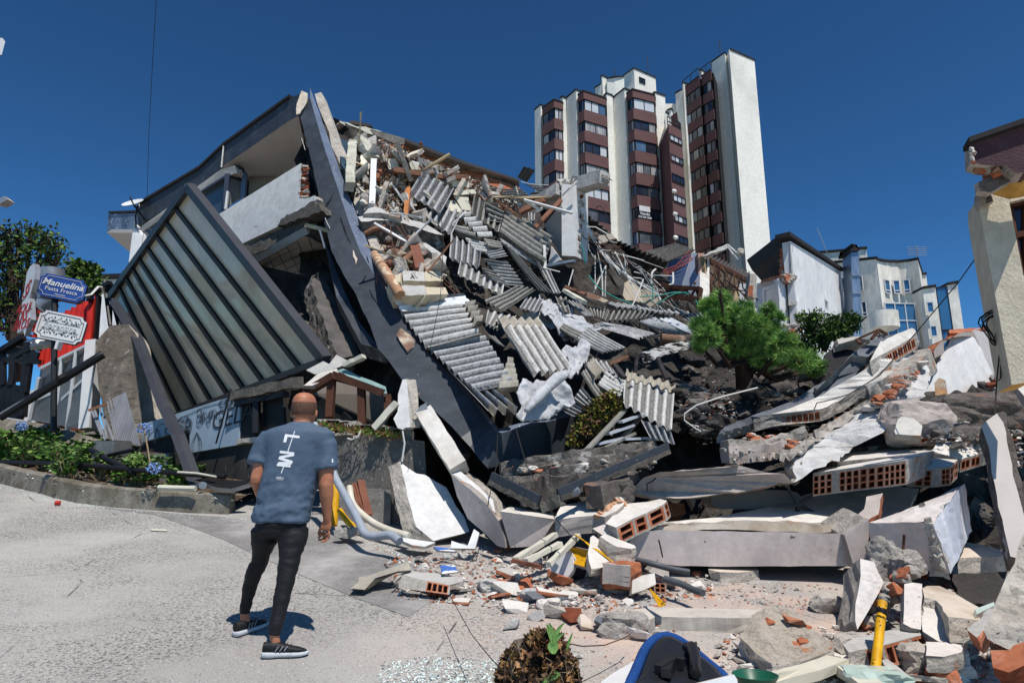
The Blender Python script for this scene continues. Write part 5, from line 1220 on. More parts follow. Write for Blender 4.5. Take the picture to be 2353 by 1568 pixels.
pier()
sl(B2,[(250,610,13.8),(440,380,13.4),(440,935,13.4),(330,780,13.6)],.15,'pale grey wall panel left of the white pier','wall_mauve','plaster',name='wall_panel',cat='wall panel',jag=0)
sl(B2,[(210,480,14.5),(400,300,14),(430,520,14),(260,600,14.4)],.15,'black opening framed by wooden braces','black','black',name='dark_opening',cat='opening',jag=.02)  # flat black sheet, shade of the opening put into its colour
sl(B2,[(325,830,13.1),(432,975,12.9),(345,1015,13),(290,1040,13.1),(322,900)],.05,'bright white triangular panel at the foot of the white pier','white_paint','plaster',name='panel',cat='panel',jag=0)
bb(B2,(0,475,13.3),(255,345,13.1),.12,.1,'reddish timber brace pointing to the concrete stub','wood_orange')
bb(B2,(160,635,12.9),(432,345,12.9),.1,.08,'bare wooden brace leaning on the white pier','wood_orange')
for i,(p,q,l) in enumerate([((40,345,12.8),(550,485,12.6),'thin rod crossing in front of the white pier'),((60,360,12.85),(200,445,12.8),'short white rod left of the wooden braces'),((165,470,12.8),(235,435,12.8),'tiny white rod below the crossing rod')]):
 pipe(B2,[p,((p[0]+q[0])/2,(p[1]+q[1])/2,(p[2]+q[2])/2),q],.03,l,'wire_pale','rod','rod',n=6)
bb(B2,(285,1045,12.8),(580,990,12.6),.1,.05,'pale blue metal strip under the white pier','galv','metal_strip','strip');bb(B2,(255,830,12.7),(262,1080,12.6),.07,.05,'upright white stick left of the white triangle','wire_pale','stick','rod')
def ds(c,w,l,m='asbestos_dark',**k):
 p=[B2(*q) for q in c];mb=MB();corr(mb,*p,w,m,ragged=k.get('ragged',.04),seed=int(c[0][0]),steps=4,amp=k.get('amp'));return one('corrugated_sheet',l,'roofing sheet',mb,'dark roofing sheets right of the pier',smooth=50)
ds([(985,755,14.2),(1575,1010,13.2),(1470,1130,13.8),(850,850,15)],11,'long black corrugated sheet drooping with a scalloped upper rim')
ds([(640,430,14),(860,640,14),(1000,740,14.2),(690,660,14.6)],6,'black torn corrugated sheet hanging beside the white pier',ragged=.1)
ds([(1650,808,14.6),(1860,872,14.2),(1560,1000,13.6),(1310,900,14.4)],6,'dark roof sheet with wavy rim in front of the tower foot')
ds([(800,560,13.8),(990,735,13.8),(840,700,14.1),(720,560,14.1)],4,'small black sheet below the tower bays',ragged=.15)
sl(B2,[(640,500,15.2),(1000,760,15.2),(1560,1020,15),(1560,1280,15),(1000,1390,14.6),(600,1320,14),(560,1000,14.2)],.3,'deep shadowed inside wall behind the cable tangle','slab_dark','slab_dark',name='inside_wall',cat='wall',jag=.05)  # black shade behind the cables painted as a dark wall colour
sl(B2,[(1030,1150,14.0),(1150,1178,14),(1290,1300,13.7),(1310,1425,13.5),(1005,1385,13.8)],.1,'beige inside panel with a vertical seam among the cables','beige_panel','plaster',name='panel',cat='panel',jag=.02)
sl(B2,[(1290,1275,13.4),(1430,1320,13.2),(1540,1420,13.1),(1380,1480,13.2),(1300,1430)],.1,'crushed beige panel right of the seamed one','beige_panel','plaster',name='panel',cat='panel',jag=.05)
sl(B2,[(830,720,13.7),(960,700,13.7),(1010,750,13.7),(830,810,13.7)],.12,'stack of pale boards resting on the black sheet','plaster_warm','broken',name='board_stack',cat='boards',jag=.03)
sl(B2,[(1050,940,13.4),(1180,990,13.3),(1175,1020,13.3),(1060,985,13.4)],.05,'short plum coloured board under the black sheet','tower_brown','wood',name='board',cat='board',jag=0)
def truss():
 T=empty('steel_truss',B2(1700,1390,12.6));tag(T,'dark brown steel lattice truss lying across the blue white panel','truss')
 a,b,c,d=B2(1500,1258,13),B2(1905,1282,12.4),B2(1490,1372,13),B2(1890,1392,12.4)
 mb=MB();mb.bar(a,b,.09,.07,'dark_wood');mb.build('chord',T);mb=MB();mb.bar(c,d,.09,.07,'dark_wood');mb.build('chord',T)
 for k in range(8):
  p,q=(a.lerp(b,k/8),c.lerp(d,(k+1)/8)) if k%2 else(c.lerp(d,k/8),a.lerp(b,(k+1)/8));mb=MB();mb.bar(p,q,.035,.035,'dark_wood');mb.build('lattice_bar',T)
 mb=MB();mb.bar(b,d,.08,.08,'dark_wood');mb.build('end_post',T)
 T=empty('wire_lattice',B2(1700,1130,13.4));tag(T,'thin rusty red lattice girder dangling from the dark roof sheet','truss')
 a,b,c,d=B2(1490,1100,13.6),B2(1790,880,13.9),B2(1560,1135,13.4),B2(1830,960,13.6);e=B2(1700,1050,13.3)
 mb=MB();mb.tube([a,a.lerp(b, .5)+Vector((0,0,-.1)),b],.012,'wire_red',5);mb.tube([a,c,e,d],.012,'wire_red',5)
 for k in range(12):mb.tube([a.lerp(b,k/12)+Vector((0,0,-.1*math.sin(3.14*k/12))),(c.lerp(e,k/6) if k<6 else e.lerp(d,(k-6)/6))],.008,'wire_red',4);mb.tube([a.lerp(b,(k+1)/12)+Vector((0,0,-.1*math.sin(3.14*k/12))),(c.lerp(e,k/6) if k<6 else e.lerp(d,(k-6)/6))],.008,'wire_red',4)
 mb.build('lattice',T)
truss()
def cable(h,pts,r_,label,m='wire_pale',lift= .5,group='loose cables hanging in the wreck',name='cable'):return pipe(h,pts,r_*.6,label,m,name,'cable',lift,group,n=5)
for pts,r_,m,l in[([(690,560,13.2),(790,780,13.1),(960,1000,13),(1180,1180,12.8),(1400,1290,12.7),(1480,1400,12.6)],.035,'wire_pale','thickest pale conduit running down right below the black sheet'),([(700,640,13.1),(860,900,13),(1010,1060,12.8),(1250,1230,12.7),(1450,1340,12.5)],.028,'wire_pale','pale conduit running just below the thickest one'),([(1000,890,13),(1060,1010,12.9),(1150,1190,12.7),(1230,1330,12.6)],.02,'wire_pale','pale cable forking from the black sheet edge'),([(820,890,12.9),(860,1120,12.8),(870,1360,12.7)],.022,'wire_pale','vertical pale cable left of the beige panel'),([(790,930,12.9),(790,1280,12.8),(775,1320,12.8)],.015,'wire_pale','thin vertical cable beside the black sheet'),([(905,1030,12.9),(895,1370,12.8)],.015,'wire_pale','thin straight cable touching the seamed panel'),([(905,1040,12.9),(830,1190,12.8),(790,1290,12.7)],.024,'wire_pale','pale cable slanting down left from the crossing'),([(1300,1180,12.6),(1240,1340,12.5),(1180,1465,12.4)],.02,'wire_pale','pale rod slanting down left before the crushed panel'),([(1180,1300,12.6),(1290,1430,12.5)],.018,'wire_pale','short pale rod crossing the slanting one'),([(1430,1075,12.8),(1390,1120,12.7),(1385,1230,12.7)],.03,'wire_pale','hooked pale pipe hanging below the black sheet'),([(725,1140,12.8),(830,1270,12.6),(1020,1380,12.4),(1180,1440,12.3)],.02,'teal','teal hose sweeping below the beige panel'),([(1265,1365,12.3),(1450,1355,12.2),(1640,1320,12.2),(1780,1340,12.1)],.02,'teal','teal hose running level in front of the truss'),([(1450,1440,12.2),(1620,1340,12.2),(1760,1320,12.1)],.016,'teal','teal hose rising toward the truss'),([(1850,1400,12.1),(1920,1520,12)],.02,'teal','short teal hose beside the pine bush'),([(640,800,12.9),(680,940,12.9),(690,1040,12.9)],.018,'teal','teal cord with a connector under the white pier'),([(1395,1240,12.4),(1400,1340,12.4),(1385,1430,12.4)],.015,'teal','short vertical teal hose left of the truss'),([(560,1080,12.5),(510,1250,12.4)],.018,'wire_pale','thin rod leaning in the dark pit below the pier'),([(1612,1110,12.8),(1612,1220,12.7),(1570,1240,12.7)],.03,'wire_pale','bent white pipe before the blue wall'),([(960,600,13),(860,420,13),(800,430,13)],.012,'wire','bent dark rod sticking up before the tower'),([(240,1060,12.4),(420,1105,12.3)],.02,'wire_pale','white rod pointing right under the pier'),([(0,150,14.4),(120,180,14.2),(300,190,14)],.012,'wire_pale','white cord along the skyline')]:
 cable(B2,pts,r_,l,m)
rnd=random.Random(21);mb=MB()
for k in range(70):
 x=rnd.uniform(650,1500);y=560+(x-650)*.85+rnd.uniform(-40,190);p=B2(x,y,13.1-rnd.random()* .5);d=Vector((rnd.uniform(.1,.9),rnd.uniform(-.1,.1),-rnd.uniform(.1,.9)))*rnd.uniform(.3,1.1);s_=nv(p*3)*.12
 mb.tube([p,p+d*.4+s_,p+d+nv(p*5)*.1],rnd.uniform(.005,.012),rnd.choice(['wire','wire_pale','wire_pale','wire_rust']),4)
o=mb.build('cable_tangle');tag(o,'tangle of fine wires hanging below the black roof sheets','cables',kind='stuff')
bb(B2,(470,1300,12.0),(680,1425,11.6),.12,.06,'cream plastic strip lying above the corrugated sheets','cream','strip','strip')
bb(B2,(480,1262,12.2),(700,1340,12.0),.09,.05,'orange brown strip beside the cream strip','wood_orange','strip','strip')
sl(B2,[(600,1300,12.1),(760,1330,12),(930,1410,11.8),(880,1430,11.8),(700,1370,12)],.06,'flaky orange and white board above the wide corrugated sheet','rust','broken',name='board',cat='board',jag=.03)
def inside(x,y,poly):
 c=False
 for(x1,y1),(x2,y2) in zip(poly,poly[1:]+poly[:1]):
  if(y1>y)!=(y2>y) and x<(x2-x1)*(y-y1)/(y2-y1)+x1:c=not c
 return c
UP=[(480,400),(700,390),(1000,520),(1500,740),(1900,880),(1850,1000),(1700,1000),(1400,830),(1150,850),(1200,1000),(1300,1060),(1480,1000),(1480,1100),(1250,1180),(1050,1120),(950,1200),(1250,1560),(760,1560),(560,1160)]
def scatter_uv(rnd,poly):
 xs_=[p[0] for p in poly];ys_=[p[1] for p in poly]
 while True:
  x,y=rnd.uniform(min(xs_),max(xs_)),rnd.uniform(min(ys_),max(ys_))
  if inside(x,y,poly):return x,y
rnd=random.Random(33)
for k in range(120):
 x,y=scatter_uv(rnd,UP);p=HA5(x,y,rnd.uniform(.0,.45));kind=rnd.random()
 d=Vector((rnd.uniform(-1,1),rnd.uniform(-.3,.3),rnd.uniform(-1,.6))).normalized();L=rnd.uniform(.4,1.2);mb=MB()
 if kind<.35:
  mb.bar(p,p+d*L,rnd.uniform(.03,.08),rnd.uniform(.02,.04),rnd.choice(['pale_wood','wood','pale_wood','white_paint','white_paint','plaster_warm']),seg=3,rough=.01,seed=k);one('splintered_batten','@batten','batten',mb,'loose battens on the upper rubble slope')
 else:
  x_,z_=perp(d);w_=rnd.uniform(.1,.3);h_=rnd.uniform(.08,.24);q=[p+x_*rnd.uniform(-1,-.8)*w_-z_*h_,p+x_*w_*rnd.uniform(.7,1)-z_*h_*rnd.uniform(.6,1),p+x_*w_+z_*h_*rnd.uniform(.6,1),p-x_*w_*rnd.uniform(.4,1)+z_*h_]
  slab(mb,q,rnd.uniform(.03,.12),rnd.choice(['panel_cream','plaster','plaster','concrete_pale','plaster_warm','sheet_white']),rnd.choice(['broken','concrete','plaster_warm']),jag=.02,step=.1);one('plaster_fragment','@broken plate','rubble piece',mb,'plaster fragments on the upper rubble slope')
for k in range(70):
 x,y=scatter_uv(rnd,UP);p=HA5(x,y,rnd.uniform(.1,.4));mb=MB();s_=rnd.uniform(.08,.24)
 hull(mb,p,(s_,s_*rnd.uniform(.6,1),s_*rnd.uniform( .5,.9)),rnd,rnd.choice(['broken','concrete','brick','plaster','plaster','panel_cream']));one('rubble_lump','@masonry lump','rubble piece',mb,'masonry lumps on the upper rubble slope')
mb=MB()
for k in range(210):
 x,y=scatter_uv(rnd,UP);p=HA5(x,y,rnd.uniform(.1,.55));s_=.4+rnd.random()
 mb.tube([p,p+Vector((rnd.uniform(-.3,.3),rnd.uniform(-.1,.1),-rnd.uniform(.1, .5)))*s_,p+Vector((rnd.uniform(- .5,.7),0,-rnd.uniform(.2,1.)))*s_],rnd.uniform(.004,.010),rnd.choice(['wire_rust','wire_rust','wire']),4,False)
for(x0,y0,x1,y1) in((1300,20,1840,590),(1320,40,1810,600),(1250,0,1330,340),(1340,0,1700,560)):
 a,b=HA4(x0,y0,.7),HA4(x1,y1, .5);mb.tube([a,a.lerp(b, .5)+Vector((0,-.05,-.12)),b],.009,'wire_rust',4)
tag(mb.build('reinforcement_wires'),'rusty bent reinforcement wires hanging over the upper rubble','wires',kind='stuff')
mb=MB()
for k in range(3600):
 x,y=scatter_uv(rnd,UP);p=HA5(x,y,rnd.uniform(-.25,.2));s_=rnd.uniform(.03,.12);hull(mb,p,(s_,s_,s_*.6),rnd,rnd.choice(['broken','concrete','brick','plaster','plaster','pale_wood','plaster_warm','dark_interior']),npt=7)
tag(mb.build('crushed_debris'),'fine crushed plaster, brick and splinters covering the upper slope','debris',kind='stuff')
# ================================================================ pancaked slabs on the right
sl(H5,[(-60,760),(0,740,.1),(270,655),(600,525),(870,418),(1060,315),(1200,235),(1310,95),(1345,45),(1250,20),(1150,100),(1080,160),(980,240),(860,300),(640,450),(300,570),(0,690)],.12,'long curved grey screed strip behind the white slab','slab_grey','broken',.2,curved=True,jag=.01,ext=(0,.1,-.12))
sl(HB6,[(0,1560),(330,1235),(470,1255),(740,1060),(760,1040),(590,1060),(340,1215),(130,1440),(-30,1540)],.12,'upper grey screed sheet bent below the planted ledge','slab_grey','broken',.35,curved=True,jag=.01,ext=(0,.1,-.12))
sl(H5,[(270,622),(600,522),(870,412),(1070,298),(1250,195),(1450,60),(1560,-25),(1660,0),(1560,90),(1330,300),(1250,335),(1090,440),(890,525),(400,595)],.2,'long white plastered slab curving down with a hollow brick edge','plaster','broken',.42,curved=True,jag=.015,ext=(.02,.04,-.17),cells={12:(9,4,1)})
sl(H5,[(1330,290),(1560,80),(1700,-20),(1790,20),(1700,110),(1480,250),(1350,345)],.2,'broken grey continuation of the white curved slab','concrete_pale','broken',.4,curved=True,jag=.04,ext=(.02,.05,-.22))
sl(HB6,[(590,1110),(740,1040),(880,985),(905,990),(930,1025),(905,1060),(790,1130),(640,1215),(490,1300),(520,1240)],.2,'white slab tongue tipped with red hollow bricks beside the black cable','plaster','broken', .5,jag=.015,ext=(.03,.02,-.2),cells={5:(3,2,1),6:(3,2,1)})
sl(HB6,[(180,1090),(390,1060),(405,1075),(200,1135)],.1,'white ribbed ledge under the planted shrubs','plaster','plaster_warm',.45,jag=.01,ext=(0,.2,-.1))
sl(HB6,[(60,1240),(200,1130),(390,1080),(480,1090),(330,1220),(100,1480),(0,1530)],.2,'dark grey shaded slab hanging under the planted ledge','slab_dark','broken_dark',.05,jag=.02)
mb=MB()
for a,b in(((370,1090),(575,1000)),((575,1000),(650,1045)),((575,1005),(505,1090)),((370,1090),(400,1130))):mb.bar(HB6(*a,.6),HB6(*b,.6),.05,.03,'dark_wood')
mb.tube([HB6(575+22*math.cos(t)*(1-t/12),1045+22*math.sin(t)*(1-t/12),.6) for t in[k*.45 for k in range(18)]],.012,'wire',5);mb.tube([HB6(620+16*math.cos(t)*(1-t/12),1055+16*math.sin(t)*(1-t/12),.6) for t in[k*.45 for k in range(18)]],.01,'wire',5)
one('scroll_bracket','rusty wrought iron bracket with scrolls on top of the grey slab','bracket',mb)
def rough_bar(pts,w_,h_,label,m,lift=.2,name='broken_beam',cat='beam',H_=None,tw=None):
 """long fractured member with ragged section"""
 P=[(H_(p[0],p[1],lift-(p[2] if len(p)>2 else 0)) if isinstance(H_,Heap) else H_(*p)) for p in pts];rings=[];Q=[]
 for a,b in zip(P,P[1:]):Q+=[a.lerp(b,k/8) for k in range(8)]
 Q.append(P[-1])
 for i,c in enumerate(Q):
  d=(Q[min(i+1,len(Q)-1)]-Q[max(i-1,0)]).normalized();x,z=perp(d);ring=[]
  if z.z<0:z=-z;x=-x
  for a,b in((-1,-1),(0,-1),(1,-1),(1,0),(1,1),(0,1),(-1,1),(-1,0)):
   q=c+x*a*w_/2+z*b*h_/2;ring.append(q+nv(q*5)*w_*.14+nv(q*14)*w_*.1)
  rings.append(ring)
 mb=MB();mb.loft(rings,m);return one(name,label,cat,mb)
rough_bar([(1450,430),(1620,330),(1760,190),(1890,60)],.25,.35,'crumbling concrete beam end above the stained wall','broken',.3,H_=H5)
sl(H5,[(640,960),(840,830),(1000,720),(1250,570),(1480,420),(1640,300),(1790,170),(1890,100),(1920,150),(1916,300),(1850,420),(1620,640),(1390,790),(1230,870),(950,1060),(650,1215)], .5,'long white tilted beam face with cracks and peeling plaster','plaster_crack','broken', .5,'fallen_beam','beam',relief=.03,curved=True,jag=.04,ext=(.1, .5,.05))
sl(H5,[(560,930),(700,860),(840,800),(1000,690),(1250,540),(1480,400),(1690,220),(1700,260),(1480,440),(1250,590),(1000,740),(840,850),(640,990)],.3,'crumbled brick studded ridge on top of the long white beam','broken','broken',.62,'broken_edge','rubble',relief=.05,curved=True,jag=.05,ext=(0,.4,.0))
P_=[C4(690,770,7.8),C4(800,650,7.7),C4(960,590,7.6),C4(1420,552,7.55),C4(1700,530,7.55),C5(0,1045,7.6),C5(130,1050,7.6),C5(400,1120,7.6),C5(560,1130,7.55),C5(645,1215,7.62),C5(0,1310,7.68),C4(1400,815,7.66),C4(1100,838,7.68),C4(900,840,7.75),C4(720,820,7.85)]
mb=MB();slab(mb,P_,.4,'mauve_rough','broken',jag=.02,relief=.02,flat=False,ext=(.2,.6,-.02))
one('fallen_beam','big shaded grey beam underside with a branching crack','beam',mb)
mb=MB();q=jagline(C4(925,645,7.5),C4(840,700,7.55),.05,.02)+jagline(C4(840,700,7.55),C4(850,820,7.6),.05,.02);mb.tube(q,.008,'black',4);tag(mb.build('wall_crack'),'branching crack in the big shaded beam','crack')
mb=MB();q=jagline(C4(950,1225,6.9),C4(975,1330,6.91),.05,.015)+jagline(C4(975,1330,6.91),C4(1015,1455,6.95),.05,.015);mb.tube(q,.007,'black',4);tag(mb.build('wall_crack'),'long thin crack in the lowest pale beam','crack')
def strata(pts,w_,h_,l,lift,m='broken_dark'):return rough_bar(pts,w_,h_,l,m,lift,'broken_layer','rubble layer',HD4)
strata([(230,560),(700,480),(1230,400),(1700,330),(2100,270)],.28,.2,'uppermost dark broken layer under the fascia corner',.25)
strata([(260,640),(700,590),(1230,510),(1600,470),(2000,400)],.3,.22,'second dark broken layer with a white frayed rim',.35)
strata([(330,760),(700,720),(1150,620),(1500,590),(1800,520)],.3,.22,'third dark broken layer with brick shards',.4)
strata([(480,860),(800,820),(1200,740),(1500,660)],.35,.25,'lowest dark broken layer above the angle iron',.4,'broken_dark2')
strata([(1700,780),(1750,830),(1850,870)],.2,.2,'reddish brown broken stub at the end of the shaded beam', .5,'broken_dark2')
strata([(1400,870),(1720,800),(1820,740),(1900,700)],.2,.25,'dark rounded masonry edge above the white slab',.45,'broken_dark2')
rough_bar([(0,880),(200,890),(430,870),(620,800),(760,740)],.2,.16,'grey broken layer carrying orange brick shards','broken',.3,'broken_layer','rubble layer',H5)
rough_bar([(0,960),(250,940),(420,930),(560,900)],.2,.2,'brown rough layer below the orange brick shards','mauve_rough',.35,'broken_layer','rubble layer',H5)
def bits(h,n,poly,lift,sizes,mats,label,group,seed,name='rubble_lump',cat='rubble piece',flat=.6):
 rnd=random.Random(seed)
 for k in range(n):
  x,y=scatter_uv(rnd,poly);s_=rnd.uniform(*sizes);p=h(x,y,lift+rnd.uniform(-.05,.05)) if isinstance(h,Heap) else h.g(x,y,s_*.2);mb=MB()
  if rnd.random()< .5:hull(mb,p,(s_,s_*rnd.uniform(.6,1),s_*rnd.uniform(.3,flat)),rnd,rnd.choice(mats),npt=12)
  else:rock(mb,p,(s_,s_*rnd.uniform(.6,1),s_*rnd.uniform(.3,flat)),k+seed,rnd.choice(mats),2,.3,Matrix.Rotation(rnd.uniform(0,6),3,'Z'))
  one(name,label,cat,mb,group)
bits(HD4,46,[(450,500),(1200,410),(2050,330),(2200,420),(1500,620),(1000,760),(500,780)],.55,(.05,.2),['plaster','broken','brick','plaster','broken_dark'],'@shard','shards on the dark layers',5)
bits(H5,26,[(120,800),(300,740),(600,800),(820,840),(640,900),(300,860)], .5,(.06,.2),['brick','brick','broken','plaster'],'@shard','orange shards beside the long beam',6)
bits(H5,34,[(1250,560),(1400,440),(1700,200),(1880,60),(1750,280),(1450,500)],.75,(.06,.22),['brick','broken','brick','plaster'],'@crumb','crumbs on the long beam',8)
sl(HD4,[(1180,765),(1200,735),(1200,780),(1110,830),(1112,790)],.05,'small bluish scrap of metal on the angle iron','galv','galv',.75,'metal_scrap','metal sheet',jag=0)
def angle(p0,p1,w_,label,h=HD4,lift=.95,lf=0):
 a,b=h(*p0,lift),h(*p1,lift+lf);d=(b-a).normalized();up=Vector((0,0,1));x=d.cross(up).normalized();z=x.cross(d)
 if x.y>0:x=-x
 mb=MB();mb.bar(a+z*w_* .5,b+z*w_* .5,.04,w_,'slate_paint',up=z);mb.bar(a-x*0-z*w_*.12,b-z*w_*.12,.06,w_*.55,'screed',up=z,seg=14,rough=.008);return one('fascia_strip',label,'beam',mb)
angle((960,890),(2353,290),.09,'long narrow slate blue beam lying diagonally across the dark layers')
angle((90,680),(700,985),.1,'short slate blue beam pointing down at the bright white slab',lift=1.0)
rough_bar([(740,1005),(860,965),(1000,925)],.12,.1,'dark concrete stub between the two slate blue beams','concrete_dark',.85,'concrete_stub','beam',HD4)
sl(H5,[(830,1125),(1080,1000),(1500,905),(1916,862),(1940,925),(1700,1000),(1500,1030),(1265,1062)],.2,'white topped slab with a row of red hollow bricks on its front','plaster','broken',.2,jag=.015,ext=(0,.06,-.25),cells={5:(4,1,3,.12,.95),6:(3,1,3,.12,.95),7:(7,1,3,.12,.95)})
sl(H6,[(345,488),(372,448),(440,433),(602,443),(566,478),(472,490)],.2,'small white topped block showing red hollow bricks beside the brick row','plaster','broken',.4,jag=.015,ext=(0,.05,-.2),cells={5:(3,1,3,.1,.92),4:(2,2,3,.1,.92),3:(2,2,2,.1,.92)})
sl(H6,[(472,398),(500,358),(650,345),(782,360),(770,396),(618,440)],.15,'bluish shaded slab piece with bricks behind the small block','plaster','broken',.2,jag=.02,ext=(0,.05,-.15),cells={4:(3,2,1)})
sl(H6,[(585,350),(660,305),(680,318),(615,352)],.1,'thin white wedge on the bluish slab piece','plaster','broken',.3,jag=.01)
sl(H6,[(-40,440),(60,395),(260,372),(470,368),(455,400),(280,425),(0,452)],.12,'smooth white slab top behind the brick row','plaster','broken',.0,jag=.01,ext=(0,.1,-.12))
sl(H6,[(60,385),(130,340),(420,300),(700,295),(740,330),(600,345),(470,362),(260,368)],.12,'grey dusty slab lying in the shade behind the white top','slab_grey','broken_dark',-.1,jag=.02,ext=(0,.1,-.12))
sl(DD,[(1505,1200,7.6),(1640,1188,7.8),(1760,1165,8.2),(1860,1132,8.9),(2060,1116,9.2),(2110,1122),(2090,1165),(2040,1188),(1990,1192),(1960,1206),(1700,1206)],.1,'broad white slab surface above the lowest beam','plaster','broken',jag=.01,ext=(0,.05,-.08))
sl(DD,[(1500,1207,7.15),(1750,1198,7.15),(1945,1202,7.1),(1948,1222,7.1),(1700,1216,7.15),(1500,1218,7.15)],.3,'stepped plaster lip along the top of the lowest beam','plaster_warm','broken',jag=.02,ext=(0,.4,0))
sl(DD,[(1446,1240,7.0),(1470,1222,6.98),(1515,1216,6.95),(1690,1220),(1936,1224,6.93),(1958,1300,6.99),(1700,1300),(1560,1299,7.0),(1450,1285)], .5,'lowest long beam with a smooth pale mauve face and thin crack','mauve_plaster','broken',name='fallen_beam',cat='beam',jag=.006,ext=(.25, .5,-.03))
sl(DD,[(1940,1228,6.85),(1995,1192,6.8),(1990,1310,6.86),(1962,1302,6.9),(1955,1280,6.9)],.4,'short cracked end piece right of the lowest long beam','mauve_plaster','broken',name='fallen_beam',cat='beam',jag=.02,ext=(0, .5,.1))
sl(DD,[(1952,1195,7.0),(1985,1168,7.1),(1990,1140,7.3),(2028,1132,7.3),(2018,1180,7.0),(1998,1190,6.95),(1985,1210,6.9)],.2,'upright broken brick nib on the white slab','mauve_rough','brick',name='brick_stub',jag=.02)
def block():
 A,B,C,D_=C6(155,757,6.6),C6(478,765,6.15),C6(566,1016,6.22),C6(182,990,6.7)
 a,b,c,d=C6(372,690,7.5),C6(636,560,7.3),C6(672,800,7.4),C6(420,930,7.7)
 mb=MB()
 def face(p,q,r_,s_,m,nx=8,ny=6,amp=.012):
  vs=[]
  for j in range(ny+1):
   for i in range(nx+1):
    t=lerp4(p,q,r_,s_,i/nx,j/ny);e=1.8 if i in(0,nx) or j in(0,ny) else 1
    vs.append(t+nv(t*6)*amp*e+nv(t*19)*amp*.7*e)
  mb.add(vs,[(j*(nx+1)+i,j*(nx+1)+i+1,(j+1)*(nx+1)+i+1,(j+1)*(nx+1)+i) for j in range(ny) for i in range(nx)],m)
 face(A,B,C,D_,'mauve_plaster',10,8,.008);face(a,b,B,A,'plaster_dusty',8,10,.015);face(B,b,c,C,'white_streak',10,8,.007);face(a,b,c,d,'broken');face(D_,C,c,d,'broken_dark');face(A,a,d,D_,'broken')  # bluish right face has the grazing light put into its colour
 T=mb.build('concrete_block');tag(T,'largest cracked plaster block with a pale bluish right face','block')
 e1=[B,B.lerp(C,.3),B.lerp(C,.6),C,C.lerp(B,.25)+(A-B).normalized()*.14,C.lerp(B,.6)+(A-B).normalized()*.05]
 mb=MB()
 rnd=random.Random(4)
 for k in range(26):
  t=k/25;p=B.lerp(C,t);s_=.05+.13*(t**2)*(t<.97);hull(mb,p+(A-B).normalized()*s_*.35+Vector((0,.03,0)),(s_*1.3,.08,.12),rnd,'concrete')
 mb.build('chipped_edge',T)
 mb=MB();mb.tube([C6(324,925,6.2),C6(330,870,6.2),C6(333,820,6.18)],.012,'wire_rust',6);mb.build('steel_bar',T)
block()
sl(H6,[(402,690),(412,662),(436,660),(434,690)],.1,'small dark lump on the largest cracked block','broken_dark','broken_dark',.7,'rubble_lump','rubble piece',jag=.02)
sl(DD,[(2144,850,10.6),(2172,800,10.6),(2185,775,10.6),(2228,768,10.5),(2240,778),(2262,820),(2284,868),(2300,920,10.0),(2208,942),(2148,958,10.2),(2106,930)],.3,'white wall panel with a long orange rust stain','plaster_rust','plaster',name='wall_panel',cat='wall panel',jag=.012)
T=bpy.data.objects['wall_panel.001'] if 'wall_panel.001' in bpy.data.objects else None
for T in[o for o in COL.objects if o.get('label')=='white wall panel with a long orange rust stain']:
 mb=MB();slab(mb,flatten(DD.P([(2147,880,10.1),(2160,868,10.1),(2172,874,10.1),(2178,915),(2190,946,9.95),(2150,955,9.95)])),.006,'rust_stain',jag=.02);mb.build('rust_stain',T)
sl(B6,[(1460,1005,10.9),(1625,950,11.6),(1700,1150,11.2),(1770,1400,10.8),(1655,1435,10.3)],.2,'grey shaded wall panel folded back beside the stained wall','wall_shade','plaster',name='wall_panel',cat='wall panel',jag=.02)
sl(B6,[(1240,1000,10.9),(1540,980,11.2),(1625,950,11.5),(1590,985),(1450,1010),(1240,1035)],.25,'row of broken orange bricks on top of the stained wall','brick','brick',name='brick_row',cat='bricks',jag=.04)
sl(B6,[(1105,1170,10.5),(1160,1110,10.5),(1235,1090,10.5),(1300,1050,10.5),(1440,1020,10.5),(1450,1060),(1240,1075),(1185,1130),(1185,1220),(1100,1270),(1090,1210)],.3,'crumbled brown brick corner left of the stained wall','mauve_rough','brick',name='brick_stub',cat='bricks',jag=.05)
mb=MB();brickface(mb,D2(222,1238,9.4),D2(282,1222,9.3),D2(360,1395,8.8),D2(300,1420,8.9),(1,3,5,.05,.97));rnd=random.Random(6)
for k in range(18):hull(mb,D2(rnd.uniform(215,350),1225+rnd.uniform(0,190),9.1),(.2,.2,.14),rnd,rnd.choice(['brick','broken','brick_dark']))
one('brick_stack','tumbled stack of red hollow bricks below the stucco house','bricks',mb)
sl(D2,[(288,1270,8.3),(330,1300,7.8),(375,1350,7.6),(375,1400,7.6),(345,1370,8)],.1,'pale shaded panel under the stucco house corner','wall_shade','plaster',name='panel',cat='panel',jag=.01)
def lump(h,x,y,lift,size,seed,label,m='concrete',rot=None,name='concrete_lump',sub=3,amp=.2):
 p=h(x,y,lift) if isinstance(h,Heap) else h(x,y,lift);mb=MB();rock(mb,p,size,seed,m,sub,amp,rot);return one(name,label,'rubble piece',mb)
lump(H6,400,262,.35,(.9,.6,.62),11,'brown broken block sitting in front of the stained wall','mauve_rough',sub=4)
sl(H6,[(283,300),(300,240),(320,226),(380,235),(425,272),(415,322),(345,318),(290,314)],.12,'white plaster face on the brown broken block','plaster','broken',.72,'plaster_slab','rubble piece',jag=.02)
lump(H6,700,215,.1,(1.4,.8,.55),14,'dark flat mound of masonry below the stained wall','broken_dark2',sub=4)
lump(H6,840,210,.0,(1.0,.8,.6),15,'dark broken masonry in the shade right of the flat mound','broken_dark2',sub=4)
lump(H6,580,250,.1,(.6, .5,.4),16,'dark angular lump between the brown block and the flat mound','broken_dark2')
lump(H6,640,330,.2,( .5,.4,.3),17,'small dark lump above the bluish slab piece','broken_dark')
